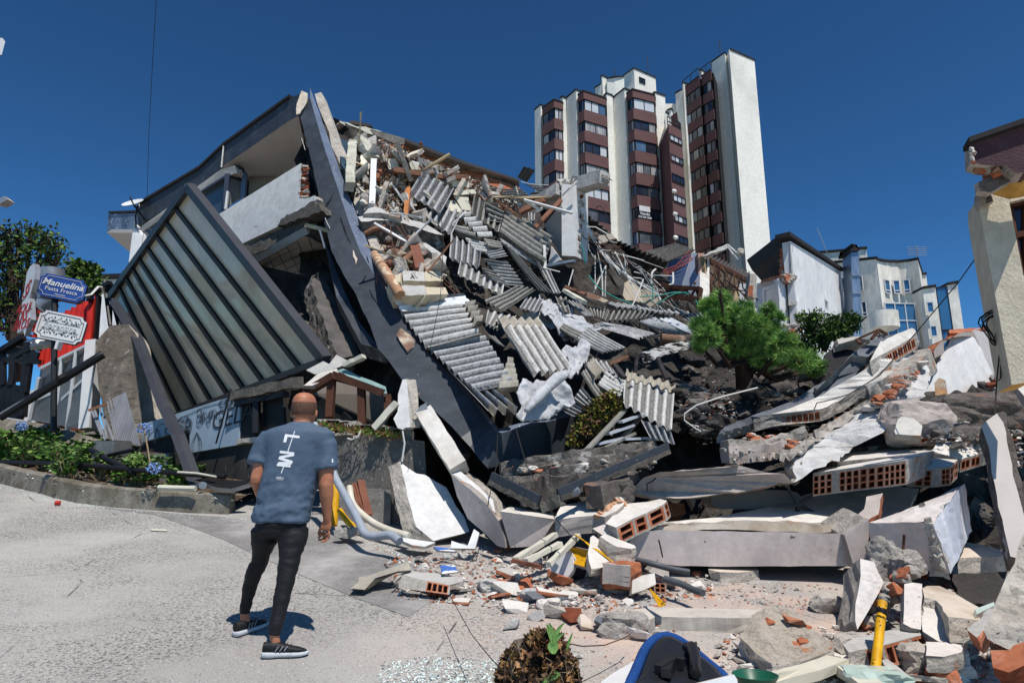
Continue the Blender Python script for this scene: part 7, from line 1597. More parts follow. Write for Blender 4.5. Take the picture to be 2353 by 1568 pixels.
# ================================================================ kiosk, signs and awning at the far left
def kiosk():
 T=empty('red_kiosk',D1(560,1430,13.6));tag(T,'small kiosk with red corrugated metal top and white framed mesh doors','kiosk')
 mb=MB();corr(mb,D1(385,520,15),D1(825,300,13.6),D1(785,690,13.4),D1(338,905,14.8),9,'red_metal',steps=3,sag=0,amp=.05);mb.build('red_panel',T,smooth=50)
 mb=MB();slab(mb,[D1(345,915,14.7),D1(780,700,13.45),D1(715,1430,13.4),D1(265,1350,14.6)],.05,'mesh_glass',jag=0,flat=False);mb.build('door_glass',T)
 for a,b,w_ in(((345,990),(272,1345),.16),((530,830),(470,1440),.1),((655,765),(575,1430),.12),((750,720),(690,1430),.06),((345,915),(780,700),.07),((330,1170),(500,1100),.05),((505,1195),(735,985),.05),((575,1400),(690,1355),.05)):
  mb=MB();f=lambda x:14.65-(x-300)/480*1.25;mb.bar(D1(*a,f(a[0])-.06),D1(*b,f(b[0])-.06),w_,.06,'white_paint');mb.build('door_frame',T)
 mb=MB();mb.bar(D1(800,690,13.2),D1(745,1430,13.0),.3,.2,'white_paint');mb.build('corner_post',T)
 mb=MB();slab(mb,D1 .P([(420,1000,15.5),(760,940,15.2),(700,1450,15.2),(300,1400,15.5)]),.2,'brick_inside',jag=0);mb.build('inside_wall',T)
 mb=MB();
 for a,b in(((740,310),(935,190)),((935,190),(880,260)),((750,250),(760,340)),((830,300),(800,700))):mb.bar(D1(*a,13.7),D1(*b,13.6),.12,.08,'black_metal')
 mb.build('roof_frame',T)
kiosk()
def signboard(name,label,TL,TR,BL,face,edge,deco,y0,y1):
 a,b,c=D1(*TL,y0),D1(*TR,y1),D1(*BL,y0);ex=(b-a).normalized();W_=(b-a).length;H_=(a-c).length;n=ex.cross(Vector((0,0,1))).normalized();ey=n.cross(ex)*-1
 if ey.z<0:ey=-ey
 n=ex.cross(ey).normalized();ctr=a+ex*W_/2-ey*H_/2
 def outline(s_,r_):
  P=[];w2,h2=W_/2*s_-(1-s_)*0,H_/2-(1-s_)*W_/2
  for cx,cy,a0 in((w2,h2,270),(-w2,h2,360),(-w2,-h2,90),(w2,-h2,180)):
   for k in range(7):
    t=R(a0-k*15);P.append((cx+r_*math.cos(t),cy+r_*math.sin(t)))
  return[ctr+ex*x+ey*y for x,y in P]
 o=outline(1,W_*.1);T=empty(name,ctr-ey*H_/2);tag(T,label,'sign')
 mb=MB();mb.add([p+n*.001 for p in o]+[p-n*.16 for p in o],tessellate_polygon([o])+[(i,(i+1)%len(o),len(o)+(i+1)%len(o),len(o)+i) for i in range(len(o))],face)
 for k in range(len(tessellate_polygon([o])),len(mb.f)):mb.m[k]=mb.mi(edge)
 mb.build('board',T);i_=outline(.9,W_*.1);mb=MB();mb.tube([p+n*.006 for p in i_+i_[:1]],.004,deco,4,False);mb.build('border',T)
 return T,ctr,ex,ey,n,W_,H_
T,c,ex,ey,n,W_,H_=signboard('blue_sign','blue hanging shop sign with white script lettering Manuelina Pasta Fresca',(352,100),(748,182),(342,292),'sign_blue','black_metal','white_paint',11.6,11.9)
mb=MB();text(mb,'Manuelina',c+ey*H_*.14+n*.004,ex,ey,H_*.37,'white_paint',.003,.003,.25);mb.build('lettering',T)
mb=MB();text(mb,'Pasta Fresca',c-ey*H_*.13+n*.004,ex,ey,H_*.24,'white_paint',.003);mb.build('lettering',T)
mb=MB();text(mb,'Manizales',c-ey*H_*.32+n*.004,ex,ey,H_*.1,'white_paint',.003);mb.build('lettering',T)
mb=MB();p=c-ex*W_*.12;mb.tube([p-ey*H_*.4-n*.1,D1(452,1445,11.6)],.05,'black_metal',6);one('sign_post','black pole carrying the two hanging shop signs','pole',mb)
T,c,ex,ey,n,W_,H_=signboard('white_sign','white hanging shop sign with black floral scrolls and faint lettering',(350,412),(744,494),(348,645),'white_paint','black_metal','ink',11.5,11.8)
mb=MB();text(mb,'florentina',c+n*.004,ex,ey,H_*.26,'text_grey',.003);mb.build('lettering',T)
mb=MB();q=lambda x,y:c+ex*x*W_+ey*y*H_+n*.006
for sy in(1,-1):
 mb.tube([q(-.4,.13*sy),q(.4,.13*sy)],.0025,'ink',4)
 for sx in(1,-1):
  for k in range(3):x0=.03+k*.12;mb.tube([q(sx*(x0+t*.13),sy*(.22+.07*math.sin(t*5+k))) for t in[i/8 for i in range(9)]],.0025,'ink',4)
  for k in range(11):
   x,y=sx*(.02+k*.034),sy*(.22+.08*math.sin(k*1.9));d=ex*(math.cos(k)*.035)+ey*(math.sin(k*2.2)*.035);s_=n.cross(d).normalized()*.012;o_=q(x,y);mb.add([o_,o_+d* .5+s_,o_+d,o_+d* .5-s_],[(0,1,2,3)],'ink')
mb.build('floral_scrolls',T)
def sidesign(pts,words,label,y):
 P=D1 .P([(pts[0][0],pts[0][1],y),(pts[2][0],pts[2][1],y-.1),(pts[4][0],pts[4][1],y)]+[]);pl=Plane(P);o=[D1 .on(pl,*p) for p in pts];mb=MB();slab(mb,o,.08,'white_paint','steel',jag=0);s=mb.build('side_sign');tag(s,label,'sign')
 for w_,x,yy,sz in words:
  ex=(D1 .on(pl,x+30,yy-8)-D1 .on(pl,x,yy)).normalized();ey=(D1 .on(pl,x+12,yy-40)-D1 .on(pl,x,yy)).normalized();mb=MB();text(mb,w_,D1 .on(pl,x,yy)+pl.n*.004,ex,ey,sz,'text_red',.003);mb.build('lettering',s)
sidesign([(285,28),(298,60),(290,160),(262,270),(245,325),(215,345),(186,330),(205,260),(225,110),(255,50)],[('S',222,270,.4),('S',245,235,.4)],'white rounded side sign with red letters above the arrow sign',11.4)
sidesign([(248,320),(256,400),(262,500),(232,560),(207,640),(196,590),(146,615),(158,520),(190,350)],[('AQUI',205,410,.24),('LAS',192,480,.26),('BROS',184,550,.26)],'white arrow shaped side sign with red letters',11.3)
T=empty('sign_bracket',D1(290,600,11.7));tag(T,'red painted bracket bars behind the side signs','bracket')
for a,b in(((245,385),(345,450)),((245,440),(330,440)),((240,580),(345,620)),((215,630),(330,650)),((240,440),(330,500)),((280,450),(300,640))):mb=MB();mb.bar(D1(*a,11.6),D1(*b,11.7),.04,.04,'red_metal');mb.build('bar',T)
mb=MB();mb.tube([D1(425,88,12.6),D1(430,330,12.6)],[.24,.22],'steel',20);mb.tube([D1(430,330,12.6),D1(330,400,12.5)],[.2,.12],'galv',12);one('extractor_hood','shiny steel extractor drum behind the blue shop sign','hood',mb,smooth=50)
mb=MB();slab(mb,D1 .P([(270,660,11.8),(430,680,11.9),(435,700,11.8),(365,715,11.8),(250,725,11.7)]),.1,'white_paint',jag=0);mb.bar(D1(505,690,11.6),D1(485,755,11.6),.12,.05,'white_paint');one('torn_canopy','white torn plastic hanging under the white shop sign','plastic',mb)
mb=MB();mb.tube([D1(720,300,11.6),D1(770,290,11.8),(D1(830,225,12)),D1(860,230,12.5),D1(885,290,13)],.02,'wire_pale',5);one('sign_cable','white cable looping from the blue sign to the black post','cable',mb)
mb=MB();mb.tube([D1(0,1325,11.2),D1(535,1000,11.3),D1(870,795,11.4)],.07,'black_metal',10);mb.tube([D1(0,1300,11.15),D1(860,785,11.35)],.02,'steel',6);mb.tube([D1(525,985,11.3),D1(545,1010,11.3)],.11,'black',8);one('fallen_pole','long dark metal pole slanting across the kiosk front','pole',mb)
def awning():
 T=empty('glass_porch',D1(120,1320,14));tag(T,'black framed glass porch with vertical bar railing at the left edge','porch')
 Y=14.5
 for a,b,w_ in(((-80,820),(200,650),.14),((0,880),(365,690),.1),((-60,840),(340,860),.08),((20,790),(25,1060),.12),((130,790),(95,1060),.12),((240,700),(190,1320),.17),((265,740),(215,1120),.12),((-10,1045),(215,1085),.12),((90,740),(330,800),.05),((50,770),(320,830),.05),((140,700),(350,750),.05)):
  mb=MB();mb.bar(D1(*a,Y),D1(*b,Y-.1),w_,.1,'black_metal');mb.build('frame',T)
 mb=MB();mb.add(D1 .P([(0,780,14.6),(200,655,14.6),(365,690,15.5),(330,850,15.5),(0,850,14.7)]),[(0,1,2,3,4)],'mesh_glass');mb.build('roof_glass',T)
 for k in range(13):
  x=-10+k*16;mb=MB();mb.bar(D1(x+15,1060+k*2,Y-.1),D1(x-5,1310,Y-.1),.05,.05,'black_metal');mb.build('railing_bar',T)
 mb=MB();mb.bar(D1(-20,1300,Y-.1),D1(190,1330,Y-.1),.1,.08,'black_metal');mb.build('railing_rail',T)
awning()
mb=MB();slab(mb,D1 .P([(195,1110,16),(315,1088,16),(290,1400,16),(150,1400,16)]),.3,'stucco',jag=0);slab(mb,D1 .P([(-300,1080,18),(200,1110,18),(200,1500,18),(-300,1500,18)]),.3,'stucco_shade',jag=0);one('garden_wall','whitewashed wall behind the black porch railing','wall',mb)
mb=MB();slab(mb,D1 .P([(-300,1290,13.6),(100,1340,13.3),(420,1390,12.9),(900,1530,12.2),(900,1640,12.0),(400,1560,12.4),(-300,1500,13.2)]),.3,'kerb_concrete','kerb_concrete',jag=0,flat=False,ext=(0, .5,-.6));one('terrace_edge','low weathered terrace edge behind the hydrangeas','wall',mb)
mb=MB();slab(mb,DD.P([(-40,84,9),(6,88,9),(12,96,9),(4,126,9),(-40,130,9)]),.3,'white_paint',jag=0,ext=(-.3,.2,0));mb.tube([DD(-40,128,9),DD(-60,1100,9)],.05,'galv',6);one('lamp_housing','white lamp housing poking in at the upper left edge','lamp',mb)
mb=MB();slab(mb,DD.P([(-30,462,13),(0,455,13),(10,450,13),(18,458,13),(0,468,13)]),.2,'galv',jag=0);mb.tube([DD(-30,462,13),DD(-60,1100,13)],.05,'galv',6);one('street_lamp','small grey street lamp head at the left edge','lamp',mb)
def thin(label,pts,r_,m='wire'):
 mb=MB();mb.tube(pts,r_,m,5);return one('cable',label,'cable',mb)
thin('thin dark cable hanging from the sky to the roof corner',[DD(361,-40,11),DD(350,150,12),DD(342,300,14),DD(338,452,16.5)],.006)
thin('black cable sagging from the stucco house over the white slabs',[DD(2262,563,7),DD(2200,650,7.3),DD(2120,745,7.8),DD(2020,862,8.1),DD(1950,905,8.2),DD(1900,920,8.2),DD(1876,925,8.1),DD(1870,940,8.2)],.0065)
thin('thin vertical wire in front of the corrugated roof',[DD(1012,470,8),DD(1018,560,8),DD(1012,680,8),DD(988,800,8)],.004)
thin('thin wire falling from the fascia corner to the street',[DD(1185,985,7.8),DD(1210,1070,7.3),DD(1275,1190,6.6),DD(1320,1240,6.2)],.005)
thin('thin wire hanging straight down from the fascia corner',[DD(1143,998,7.8),DD(1140,1070,7.6),DD(1120,1160,7.1)],.005)
thin('pale round bent conduit loop in the dark hollow',[DD(1740,890,8.8),DD(1660,910,8.5),DD(1600,930,8.4),DD(1572,950,8.4),DD(1572,965,8.4),DD(1600,985,8.4),DD(1610,990,8.4)],.009,'wire_pale')
thin('curved rusty wire lying on the road by the dry root ball',[C7(720,765,4.2),C7(900,800,4.3),C7(1100,790,4.5),C7(1290,720,4.7),C7(1330,690,4.8)],.004,'wire_rust')
thin('thin dark wire on the road left of the root ball',[C7(-300,340,5.2),C7(-100,700,4.4),C7(80,920,3.9),C7(190,1020,3.6)],.003)
sl(DD,[(-150,985,17.5),(420,985,16.5),(440,1130,15.5),(-150,1130,16.5)],.4,'low dark wall behind the kiosk and the flower bed','retaining',name='boundary_wall',cat='wall',jag=0,ext=(0, .5,0))
# ================================================================ vegetation
def leaf(mb,p,d,L,w_,m,n=None):
 s_=d.cross(n or Vector((0,0,1)));s_=s_.normalized()*w_ if s_.length>.01 else Vector((w_,0,0));up=s_.cross(d).normalized()*w_*.35
 mb.add([p,p+d*L*.45+s_+up,p+d*L,p+d*L*.45-s_+up,p+d*L* .5],[(0,1,4),(1,2,4),(2,3,4),(3,0,4)],m)
def rv(rnd):return Vector((rnd.gauss(0,1),rnd.gauss(0,1),rnd.gauss(0,1))).normalized()
def tree(name,label,cat,base,lobes,mats,n,L,w_,seed,bark='bark',clump=14,needle=False,tr=.09,group=None,gap=-.18):
 rnd=random.Random(seed);T=empty(name,base);tag(T,label,cat,group)
 mb=MB();c0=sum((l[0] for l in lobes),Vector())/len(lobes)
 mid=base.lerp(c0, .5)
 for c,r_ in lobes:
  q=base.lerp(c,.45)+nv(c*2)*.15;mb.tube([base,mid.lerp(q,.3),q,c,c+rv(rnd)*r_* .5],[tr,tr*.75,tr* .5,tr*.22,tr*.05],bark,6)
  for _ in range(4):e=c+rv(rnd)*r_*.9;mb.tube([c.lerp(q,.3),c.lerp(e, .5)+nv(e*3)*.05,e],[tr*.2,tr*.13,tr*.04],bark,4)
 mb.build('trunk',T,smooth=True);mb=MB()
 tot=sum(l[1]**2 for l in lobes)
 for c,r_ in lobes:
  for _ in range(int(n*r_*r_/tot)):
   v=rv(rnd);p=c+Vector((v.x,v.y*.8,v.z*.85))*r_*(.45+.6*rnd.random()**.6)
   if noise.noise(p*(2.2/max(r_,.3)))<gap:continue
   m=rnd.choice(mats);out=(v+Vector((0,0, .5))).normalized()
   for k in range(clump):
    d=(out*(.9 if needle else .5)+rv(rnd)).normalized()
    if needle:
     s_=d.cross(rv(rnd)).normalized()*w_;mb.add([p-s_,p+s_,p+d*L*rnd.uniform(.7,1.1)],[(0,1,2)],m)
    else:leaf(mb,p+rv(rnd)*L*.8,d,L*rnd.uniform(.6,1.1),w_,m,rv(rnd))
 mb.build('crown',T);return T
def lob(h,L,Y,k):return[(h(x,y,Y+(dy if False else 0)),r_*k) for x,y,r_ in L]
rnd=random.Random(1)
LB=[(B5(x,y,10.4+rnd.uniform(-.35,.35)),r_*.2177/1568*10.6) for x,y,r_ in((545,730,50),(550,800,75),(450,890,100),(330,1080,90),(510,1040,130),(700,960,110),(800,890,70),(620,1150,140),(900,1050,130),(1045,900,55),(1110,1050,110),(850,1230,140),(1050,1240,140),(1230,1250,90),(1000,1420,120),(1230,1420,110),(1400,1440,110),(1540,1500,100),(1640,1500,50),(420,1190,110),(1180,1330,110),(700,1330,90),(330,1290,60))]
tree('pine_bush','bright green pine like bush growing out of the middle of the rubble','tree',B5(760,1750,10.6),LB,['pine_a','pine_b','pine_b','pine_c'],3600,.13,.006,5,needle=True,clump=20,tr=.075)
LB=[(B5(x,y,12.3),r_*.2177/1568*12.4) for x,y,r_ in((1450,1030,80),(1560,1020,90),(1500,1160,110),(1400,1280,90),(1650,1060,110),(1600,1200,130),(1780,1050,90),(1720,1160,110),(1880,1040,90),(1950,1050,80),(1850,1150,70),(1480,1330,80))]
tree('shrub','dark leafy shrub on the tilted ledge beside the white gable house','shrub',B5(1640,1350,12.3),LB,['leaf_a','leaf_dark','leaf_dark','leaf_b','leaf_a'],900,.1,.018,7,clump=7,tr=.05,gap=-.02)
LB=[(B4(x,y,9.0),r_*.2177/1568*9) for x,y,r_ in((700,1100,90),(620,1180,110),(780,1080,80),(560,1290,120),(680,1260,110),(480,1400,110),(380,1500,80),(800,1160,70),(600,1380,80))]
tree('dry_shrub','uprooted yellow green shrub hanging over the fascia beside the ladder','shrub',B4(560,1480,9.0),LB,['leaf_dry','leaf_yel','leaf_yel','leaf_dark','bark','wood'],700,.055,.012,9,clump=8,tr=.03)
LB=[(A1(x,y,22),r_*.2722/1568*22) for x,y,r_ in((60,400,80),(160,380,90),(270,360,60),(-60,450,120),(100,520,130),(250,470,120),(380,400,80),(430,500,110),(500,560,60),(320,600,120),(60,680,150),(450,640,80),(200,760,130),(30,850,120),(60,1000,110),(150,1100,80),(60,1180,70),(-100,700,200))]
tree('leafy_tree','tall dark leafy tree rising behind the shop signs at left','tree',A1(120,1650,22),LB,['leaf_dark','leaf_dark','leaf_a','leaf_b','leaf_br'],1500,.2,.045,11,clump=5,tr=.16,gap=.1)
LB=[(A1(x,y,24),r_*.2722/1568*24) for x,y,r_ in((650,690,45),(620,750,60),(700,720,50),(760,740,60),(700,800,80),(790,780,45),(770,850,60))]
tree('leafy_tree','small rounded leafy tree top between the blue sign and the canopy','tree',A1(720,1500,24),LB,['leaf_dark','leaf_a','leaf_b'],330,.24,.07,12,clump=6,tr=.15)
def hydrangea():
 rnd=random.Random(77);T=empty('hydrangea',(0,0,0));T['category']='plant'
 mb=MB();ml=MB()
 for k in range(26):
  a=rnd.uniform(0,6.28);r_=rnd.uniform(.05,.34);h_=rnd.uniform(.1,.42);e=Vector((math.cos(a)*r_,math.sin(a)*r_,h_));mb.tube([Vector((rnd.uniform(-.04,.04),0,-.05)),e* .5+Vector((0,0,.06)),e],[.007,.006,.004],'stem_tan',4)
  for j in range(9):
   q=e*rnd.uniform(.75,1.05);d=Vector((math.cos(a+j*2.1),math.sin(a+j*2.1),rnd.uniform(-.3, .5))).normalized();leaf(ml,q,d,rnd.uniform(.06,.11),.03,rnd.choice(['hyd_a','hyd_a','hyd_b','hyd_c']),rv(rnd))
 for k in range(40):a=rnd.uniform(0,6.28);mb.tube([Vector((math.cos(a)*.03,math.sin(a)*.03,-.04)),Vector((math.cos(a)*.14,math.sin(a)*.14,rnd.uniform(.02,.16)))],.004,'stem_tan',3)
 mb.build('stems',T);ml.build('foliage',T);return T
proto=hydrangea();rnd=random.Random(31)
HY=[(60,30,1.3),(150,10,1.3),(0,90,1.3),(110,90,1.3),(210,60,1.3),(280,20,1.2),(330,100,1.2),(420,50,1.2),(480,100,1.15),(390,150,1.1),(520,40,1.1),(330,190,1.1),(420,225,1.1),(600,130,1.05),(640,220,1.1),(700,170,1.),(560,170,1.),(780,235,.8),(900,190,1.1),(930,290,1.2),(1000,230,1.),(1090,300,.95),(1150,260,.9),(880,120,.8),(60,130,1.1),(200,140,1.1),(270,150,1.1)]
LBL=['hydrangea plant in the front bed']
def bedz(p):
 best=min((q for r_ in BED for q in r_),key=lambda q:(q.x-p.x)**2+(q.y-p.y)**2);return best
for i,(x,y,s_) in enumerate(HY):
 u_,v_=D6 .uv(x,y+30);r_=ray(u_,v_);best=None
 for row in BED:
  for q in row:
   d=(q-EYE);e=(d.normalized()-r_.normalized()).length
   if best is None or e<best[0]:best=(e,q)
 loc=best[1]
 if i==0:o=proto
 else:
  o=proto.copy();COL.objects.link(o)
  for ch in list(proto.children):c=ch.copy();COL.objects.link(c);c.parent=o
 o.location=loc+Vector((rnd.uniform(-.15,.15),rnd.uniform(-.1,.1),-.02));o.rotation_euler=(0,0,rnd.uniform(0,6.3));o.scale=(s_,s_,s_*rnd.uniform(.8,1.1))
 o['label']=auto([o.location+Vector((0,0,.2)),o.location+Vector((0,0,.6))],'hydrangea plant','green');o['group']='hydrangea plants in the bed'
for x,y,Y,l in((185,770,11.6,'blue hydrangea flower head among the leaves at left'),(1215,790,9.6,'tall blue hydrangea flower head standing before the planter boxes'),(1140,1040,9.4,'pale hydrangea flower head right of the boxes'),(1300,1125,9.2,'small blue hydrangea flower low in the bed')):
 mb=MB();c=A2(x,y,Y);rr=random.Random(x)
 for k in range(110):d=rv(rr);p=c+Vector((d.x*.085,d.y*.085,d.z*.07));leaf(mb,p,rv(rr),.03,.014,'petal' if 'pale' not in l else 'hyd_b',d)
 if 'tall' in l:mb.tube([c,A2(1245,950,9.55),A2(1272,1130,9.5)],.012,'stem_tan',5)
 one('hydrangea_flower',l,'flower',mb,'hydrangea flowers')
for pts,r_,l in(([A2(-100,1075,11.5),A2(360,1085,10.6),A2(800,1110,10),A2(1250,1150,9.6),A2(1900,1200,9.3)],.035,'long black tube lying through the hydrangea bed'),([A2(770,975,10.6),A2(900,1050,10.2),A2(1130,1165,9.7)],.045,'slate coloured bar fallen among the hydrangeas'),([A2(910,1020,10.4),A2(1130,970,10.3)],.03,'short black bar in front of the planter boxes'),([A2(1340,1290,9.2),A2(1650,1300,9.1)],.035,'short cream plastic tube at the kerb end'),([A2(1500,1160,9.4),A2(1660,1170,9.3),A2(1825,1200,9.2)],.015,'pale strip light fitting at the foot of the base wall')):
 mb=MB();mb.tube(pts,r_,'cream' if 'cream' in l or 'pale' in l else 'black_metal',8);one('tube',l,'tube',mb,smooth=40)
sl(A2,[(1640,1225,9.3),(1700,1212,9.4),(2090,1235,9.2),(2105,1255),(1950,1300,9.1),(1830,1290)],.06,'black curved tray lying at the foot of the base wall','black','steel',name='tray',cat='tray',jag=0)
# ================================================================ man seen from behind
def remesh(mb,name,vox,smooth_it=3,parent=None,origin=None,disp=None):
 """fuse overlapping lofts into one continuous skin"""
 tmp=mb.build('tmp',origin=Vector((0,0,0)));md=tmp.modifiers.new('r','REMESH');md.mode='VOXEL';md.voxel_size=vox;md.use_smooth_shade=True
 sm=tmp.modifiers.new('s','SMOOTH');sm.iterations=smooth_it;sm.factor= .5
 me=bpy.data.meshes.new_from_object(tmp.evaluated_get(bpy.context.evaluated_depsgraph_get()));bpy.data.objects.remove(tmp)
 if disp:
  me.update();nn=[v.normal.copy() for v in me.vertices]
  for v,n_ in zip(me.vertices,nn):v.co+=n_*disp(v.co)
 org=ORG[parent.name] if parent is not None else Vector(origin)
 for v in me.vertices:v.co-=org
 for p in me.polygons:p.use_smooth=True
 me.materials.clear()
 o=bpy.data.objects.new(name,me);COL.objects.link(o)
 if parent is not None:o.parent=parent
 else:o.location=org
 ORG[o.name]=org;return o
def ell(c,rx,ry,n=20,rot=0.,sq=1.):
 return[c+Matrix.Rotation(rot,3,'Z')@Vector((rx*math.copysign(abs(math.cos(t))**sq,math.cos(t)),ry*math.copysign(abs(math.sin(t))**sq,math.sin(t)),0)) for t in[2*math.pi*k/n for k in range(n)]]
def limb(mb,pts,m='skin',n=14):
 mb.tube([p[0] for p in pts],[p[1] for p in pts],m,n)
 for p,r_ in(pts[0],pts[-1]):rock(mb,p,(2*r_*.96,)*3,0,m,2,0)
def man():
 Y=5.0;c1=lambda x,y,d=0:C1(x,y,Y+d);c2=lambda x,y,d=0:C2(x,y,Y+d);U=.000742*1.0
 neck=c1(905,520);hd=c1(935,345,.03)
 mb=MB()
 rings=[]
 for z,rx,ry,dy in((.118,.012,.015,.0),(.112,.04,.048,-.002),(.098,.062,.076,-.004),(.075,.078,.094,-.004),(.045,.0865,.102,-.002),(.01,.088,.104,.0),(-.025,.086,.101,.004),(-.06,.08,.093,.01),(-.095,.07,.078,.022),(-.12,.05,.05,.04),(-.13,.02,.02,.05)):
  rings.append(ell(hd+Vector((0,dy,z)),rx,ry,28))
 mb.loft(rings,'skin')
 mb.loft([ell(neck+(hd-neck)*s+Vector((0,.0,-.02)),r_,r_*1.02) for s,r_ in((-.25,.075),(-.1,.075),(.15,.069),(.4,.066),(.7,.064),(.95,.06))],'skin')
 for sx in(-1,1):
  e=hd+Vector((sx*.09,.008,-.038));rock(mb,e,(.02,.035,.066),1,'skin',2,.02,Matrix.Rotation(sx*.35,3,'Z'));rock(mb,hd+Vector((sx*.032,.093,.0)),(.026,.02,.02),1,'skin',2,0)
 rock(mb,hd+Vector((0,.112,-.03)),(.03,.04,.05),1,'skin',2,.02);rock(mb,hd+Vector((0,.098,-.075)),(.05,.02,.02),1,'skin',2,0)
 mb.loft([ell(c1(x,y),rx,ry) for x,y,rx,ry in((900,530,.08,.06),(890,620,.15,.08),(860,760,.15,.09),(800,1000,.14,.1),(745,1250,.15,.11),(725,1420,.15,.11))],'skin')
 shL,elL,wrL=c1(590,660),c1(492,1010,-.03),c1(560,1250,.14)
 limb(mb,[(shL,.062),(shL.lerp(elL, .5),.052),(elL,.047)]);limb(mb,[(elL,.047),(elL.lerp(wrL,.35),.043),(wrL,.03)]);rock(mb,wrL+Vector((.03,.04,-.03)),(.08,.06,.09),2,'skin',2,.05)
 shR,elR,wrR=c1(1145,690),c1(1140,1060,-.02),c2(1065,150,.04)
 limb(mb,[(shR,.064),(shR.lerp(elR,.55),.056),(elR,.052),(elR.lerp(wrR,.3),.05),(elR.lerp(wrR,.7),.036),(wrR,.029)])
 pk=c2(1050,235,.05);mb.loft([[wrR.lerp(pk,s)+Vector((a*rx,b*ry,0)) for a,b in((-1,-.6),(0,-1),(1,-.6),(1,.6),(0,1),(-1,.6))] for s,rx,ry in((-.1,.024,.02),(.25,.03,.019),(.6,.038,.019),(1,.038,.017),(1.15,.03,.012))],'skin')
 for k,(bx,by,mx,my,ex,ey_,d) in enumerate(((1082,262,1078,315,1035,348,.02),(1062,272,1055,330,1008,350,.045),(1045,272,1032,322,985,335,.07),(1030,258,1010,298,985,312,.09))):
  a,b,c=c2(bx,by,.03+d* .5),c2(mx,my,.03+d),c2(ex,ey_,.02+d);mb.tube([a,a.lerp(b,.6),b,b.lerp(c, .5),c],[.0105,.010,.0095,.009,.0075],'skin',8);rock(mb,c,(.015,)*3,1,'skin',1,0)
 mb.tube([c2(1035,190,.07),c2(1005,235,.1),c2(990,275,.1),c2(1000,300,.09)],[.014,.0125,.011,.008],'skin',8)
 aL,aR=c2(348,965,.2),c2(607,1150,-.17)
 hipL,hipR=c2(535,260,.01),c2(770,260,-.01)
 knL,knR=c2(478,520,.06),c2(722,600,-.1)
 LEGS=(((c2(525,230),.1),(c2(520,330,.02),.096),(c2(495,430,.05),.078),(c2(478,520,.07),.068),(c2(432,620,.1),.066),(c2(395,730,.14),.058),(c2(368,850,.18),.048),(c2(352,935,.2),.043),(c2(348,968,.2),.043)),((c2(775,230),.108),(c2(765,330,-.03),.104),(c2(745,450,-.06),.09),(c2(722,580,-.09),.078),(c2(705,690,-.11),.07),(c2(672,830,-.13),.062),(c2(640,980,-.15),.056),(c2(615,1090,-.17),.05),(c2(606,1152,-.17),.046)))
 LEGS=tuple(tuple((p,r_*(.97 if i<2 else .88)) for i,(p,r_) in enumerate(L_)) for L_ in LEGS)
 for L_,a_ in zip(LEGS,(aL,aR)):limb(mb,[(p,r_*.7) for p,r_ in L_[:-1]]+[(a_,.031),(a_+Vector((.005,.01,-.05)),.033),(a_+Vector((.01,.03,-.1)),.036)])
 P=remesh(mb,'person',.0075,2,origin=(aR+aL)/2-Vector((0,0,.1)));P.data.materials.append(M['skin']);tag(P,'man standing with his back turned in a blue grey printed T-shirt and black trousers','person')
 for f0,rad,mt in(( .5,1.,'stubble_a'),(.85,1.006,'stubble')):
  mb=MB();rr=[]
  for k in range(15):
   f=f0+k*(2.04-f0)/14;z=math.cos(f)*.122;s_=math.sin(f);rr.append([hd+Vector((0,-.001,z))+Vector((.0915*rad*s_*math.cos(t),.1075*rad*s_*math.sin(t),0)) for t in[math.pi*(1.0+q/22)-.25+ .5*(q/22)*1.0-.0 for q in range(23)]])
  mb.loft(rr,mt,close=False,caps=False);mb.build('hair',P,smooth=True)
 mb=MB();T_=[(905,478,.078,.07),(905,500,.115,.085),(895,530,.2,.1),(885,575,.262,.118),(875,650,.262,.128),(862,740,.225,.132),(838,860,.208,.134),(810,980,.2,.134),(778,1120,.196,.136),(745,1260,.197,.142),(728,1350,.197,.146),(724,1408,.195,.146)]
 mb.loft([ell(c1(x,y)+Vector((0,0,0)),rx,ry,28,sq=.85) for x,y,rx,ry in T_],'shirt')
 sl_=[(c1(640,610),.085),(c1(575,700),.088),(c1(530,790),.083),(c1(498,875,-.02),.08)];mb.tube([p for p,r_ in sl_],[r_ for p,r_ in sl_],'shirt',16)
 sr_=[(c1(1080,620),.085),(c1(1130,700),.09),(c1(1140,800),.088),(c1(1143,920,-.01),.086)];mb.tube([p for p,r_ in sr_],[r_ for p,r_ in sr_],'shirt',16)
 def folds(p):
  q=Vector((p.x*5+p.z*5,p.y*5,p.z*9-p.x*6));z0=hd.z-.35;w_=min(1,max(0,(z0-p.z)/.35))
  return(noise.noise(q)*.012+( .5-abs(noise.noise(q*1.7+Vector((3,0,0)))))*.012+noise.noise(q*3.1)*.004)*(.2+w_)
 sh=remesh(mb,'t_shirt',.011,4,P,disp=folds);sh.data.materials.append(M['shirt'])
 mb=MB();mb.loft([ell(c,rx,ry,24) for c,rx,ry in((c1(725,1330),.165,.12),(c1(725,1420),.178,.135),(c2(665,190),.182,.14),(c2(650,250),.178,.13),(c2(640,310),.14,.11))],'trouser')
 for pts in LEGS:
  mb.tube([p for p,r_ in pts],[r_ for p,r_ in pts],'trouser',16)
 tr_=remesh(mb,'trousers',.010,3,P,disp=lambda p:noise.noise(Vector((p.x*9,p.y*9,p.z*22)))*.006+noise.noise(Vector((p.x*20,p.y*20,p.z*45)))*.003);tr_.data.materials.append(M['trouser'])
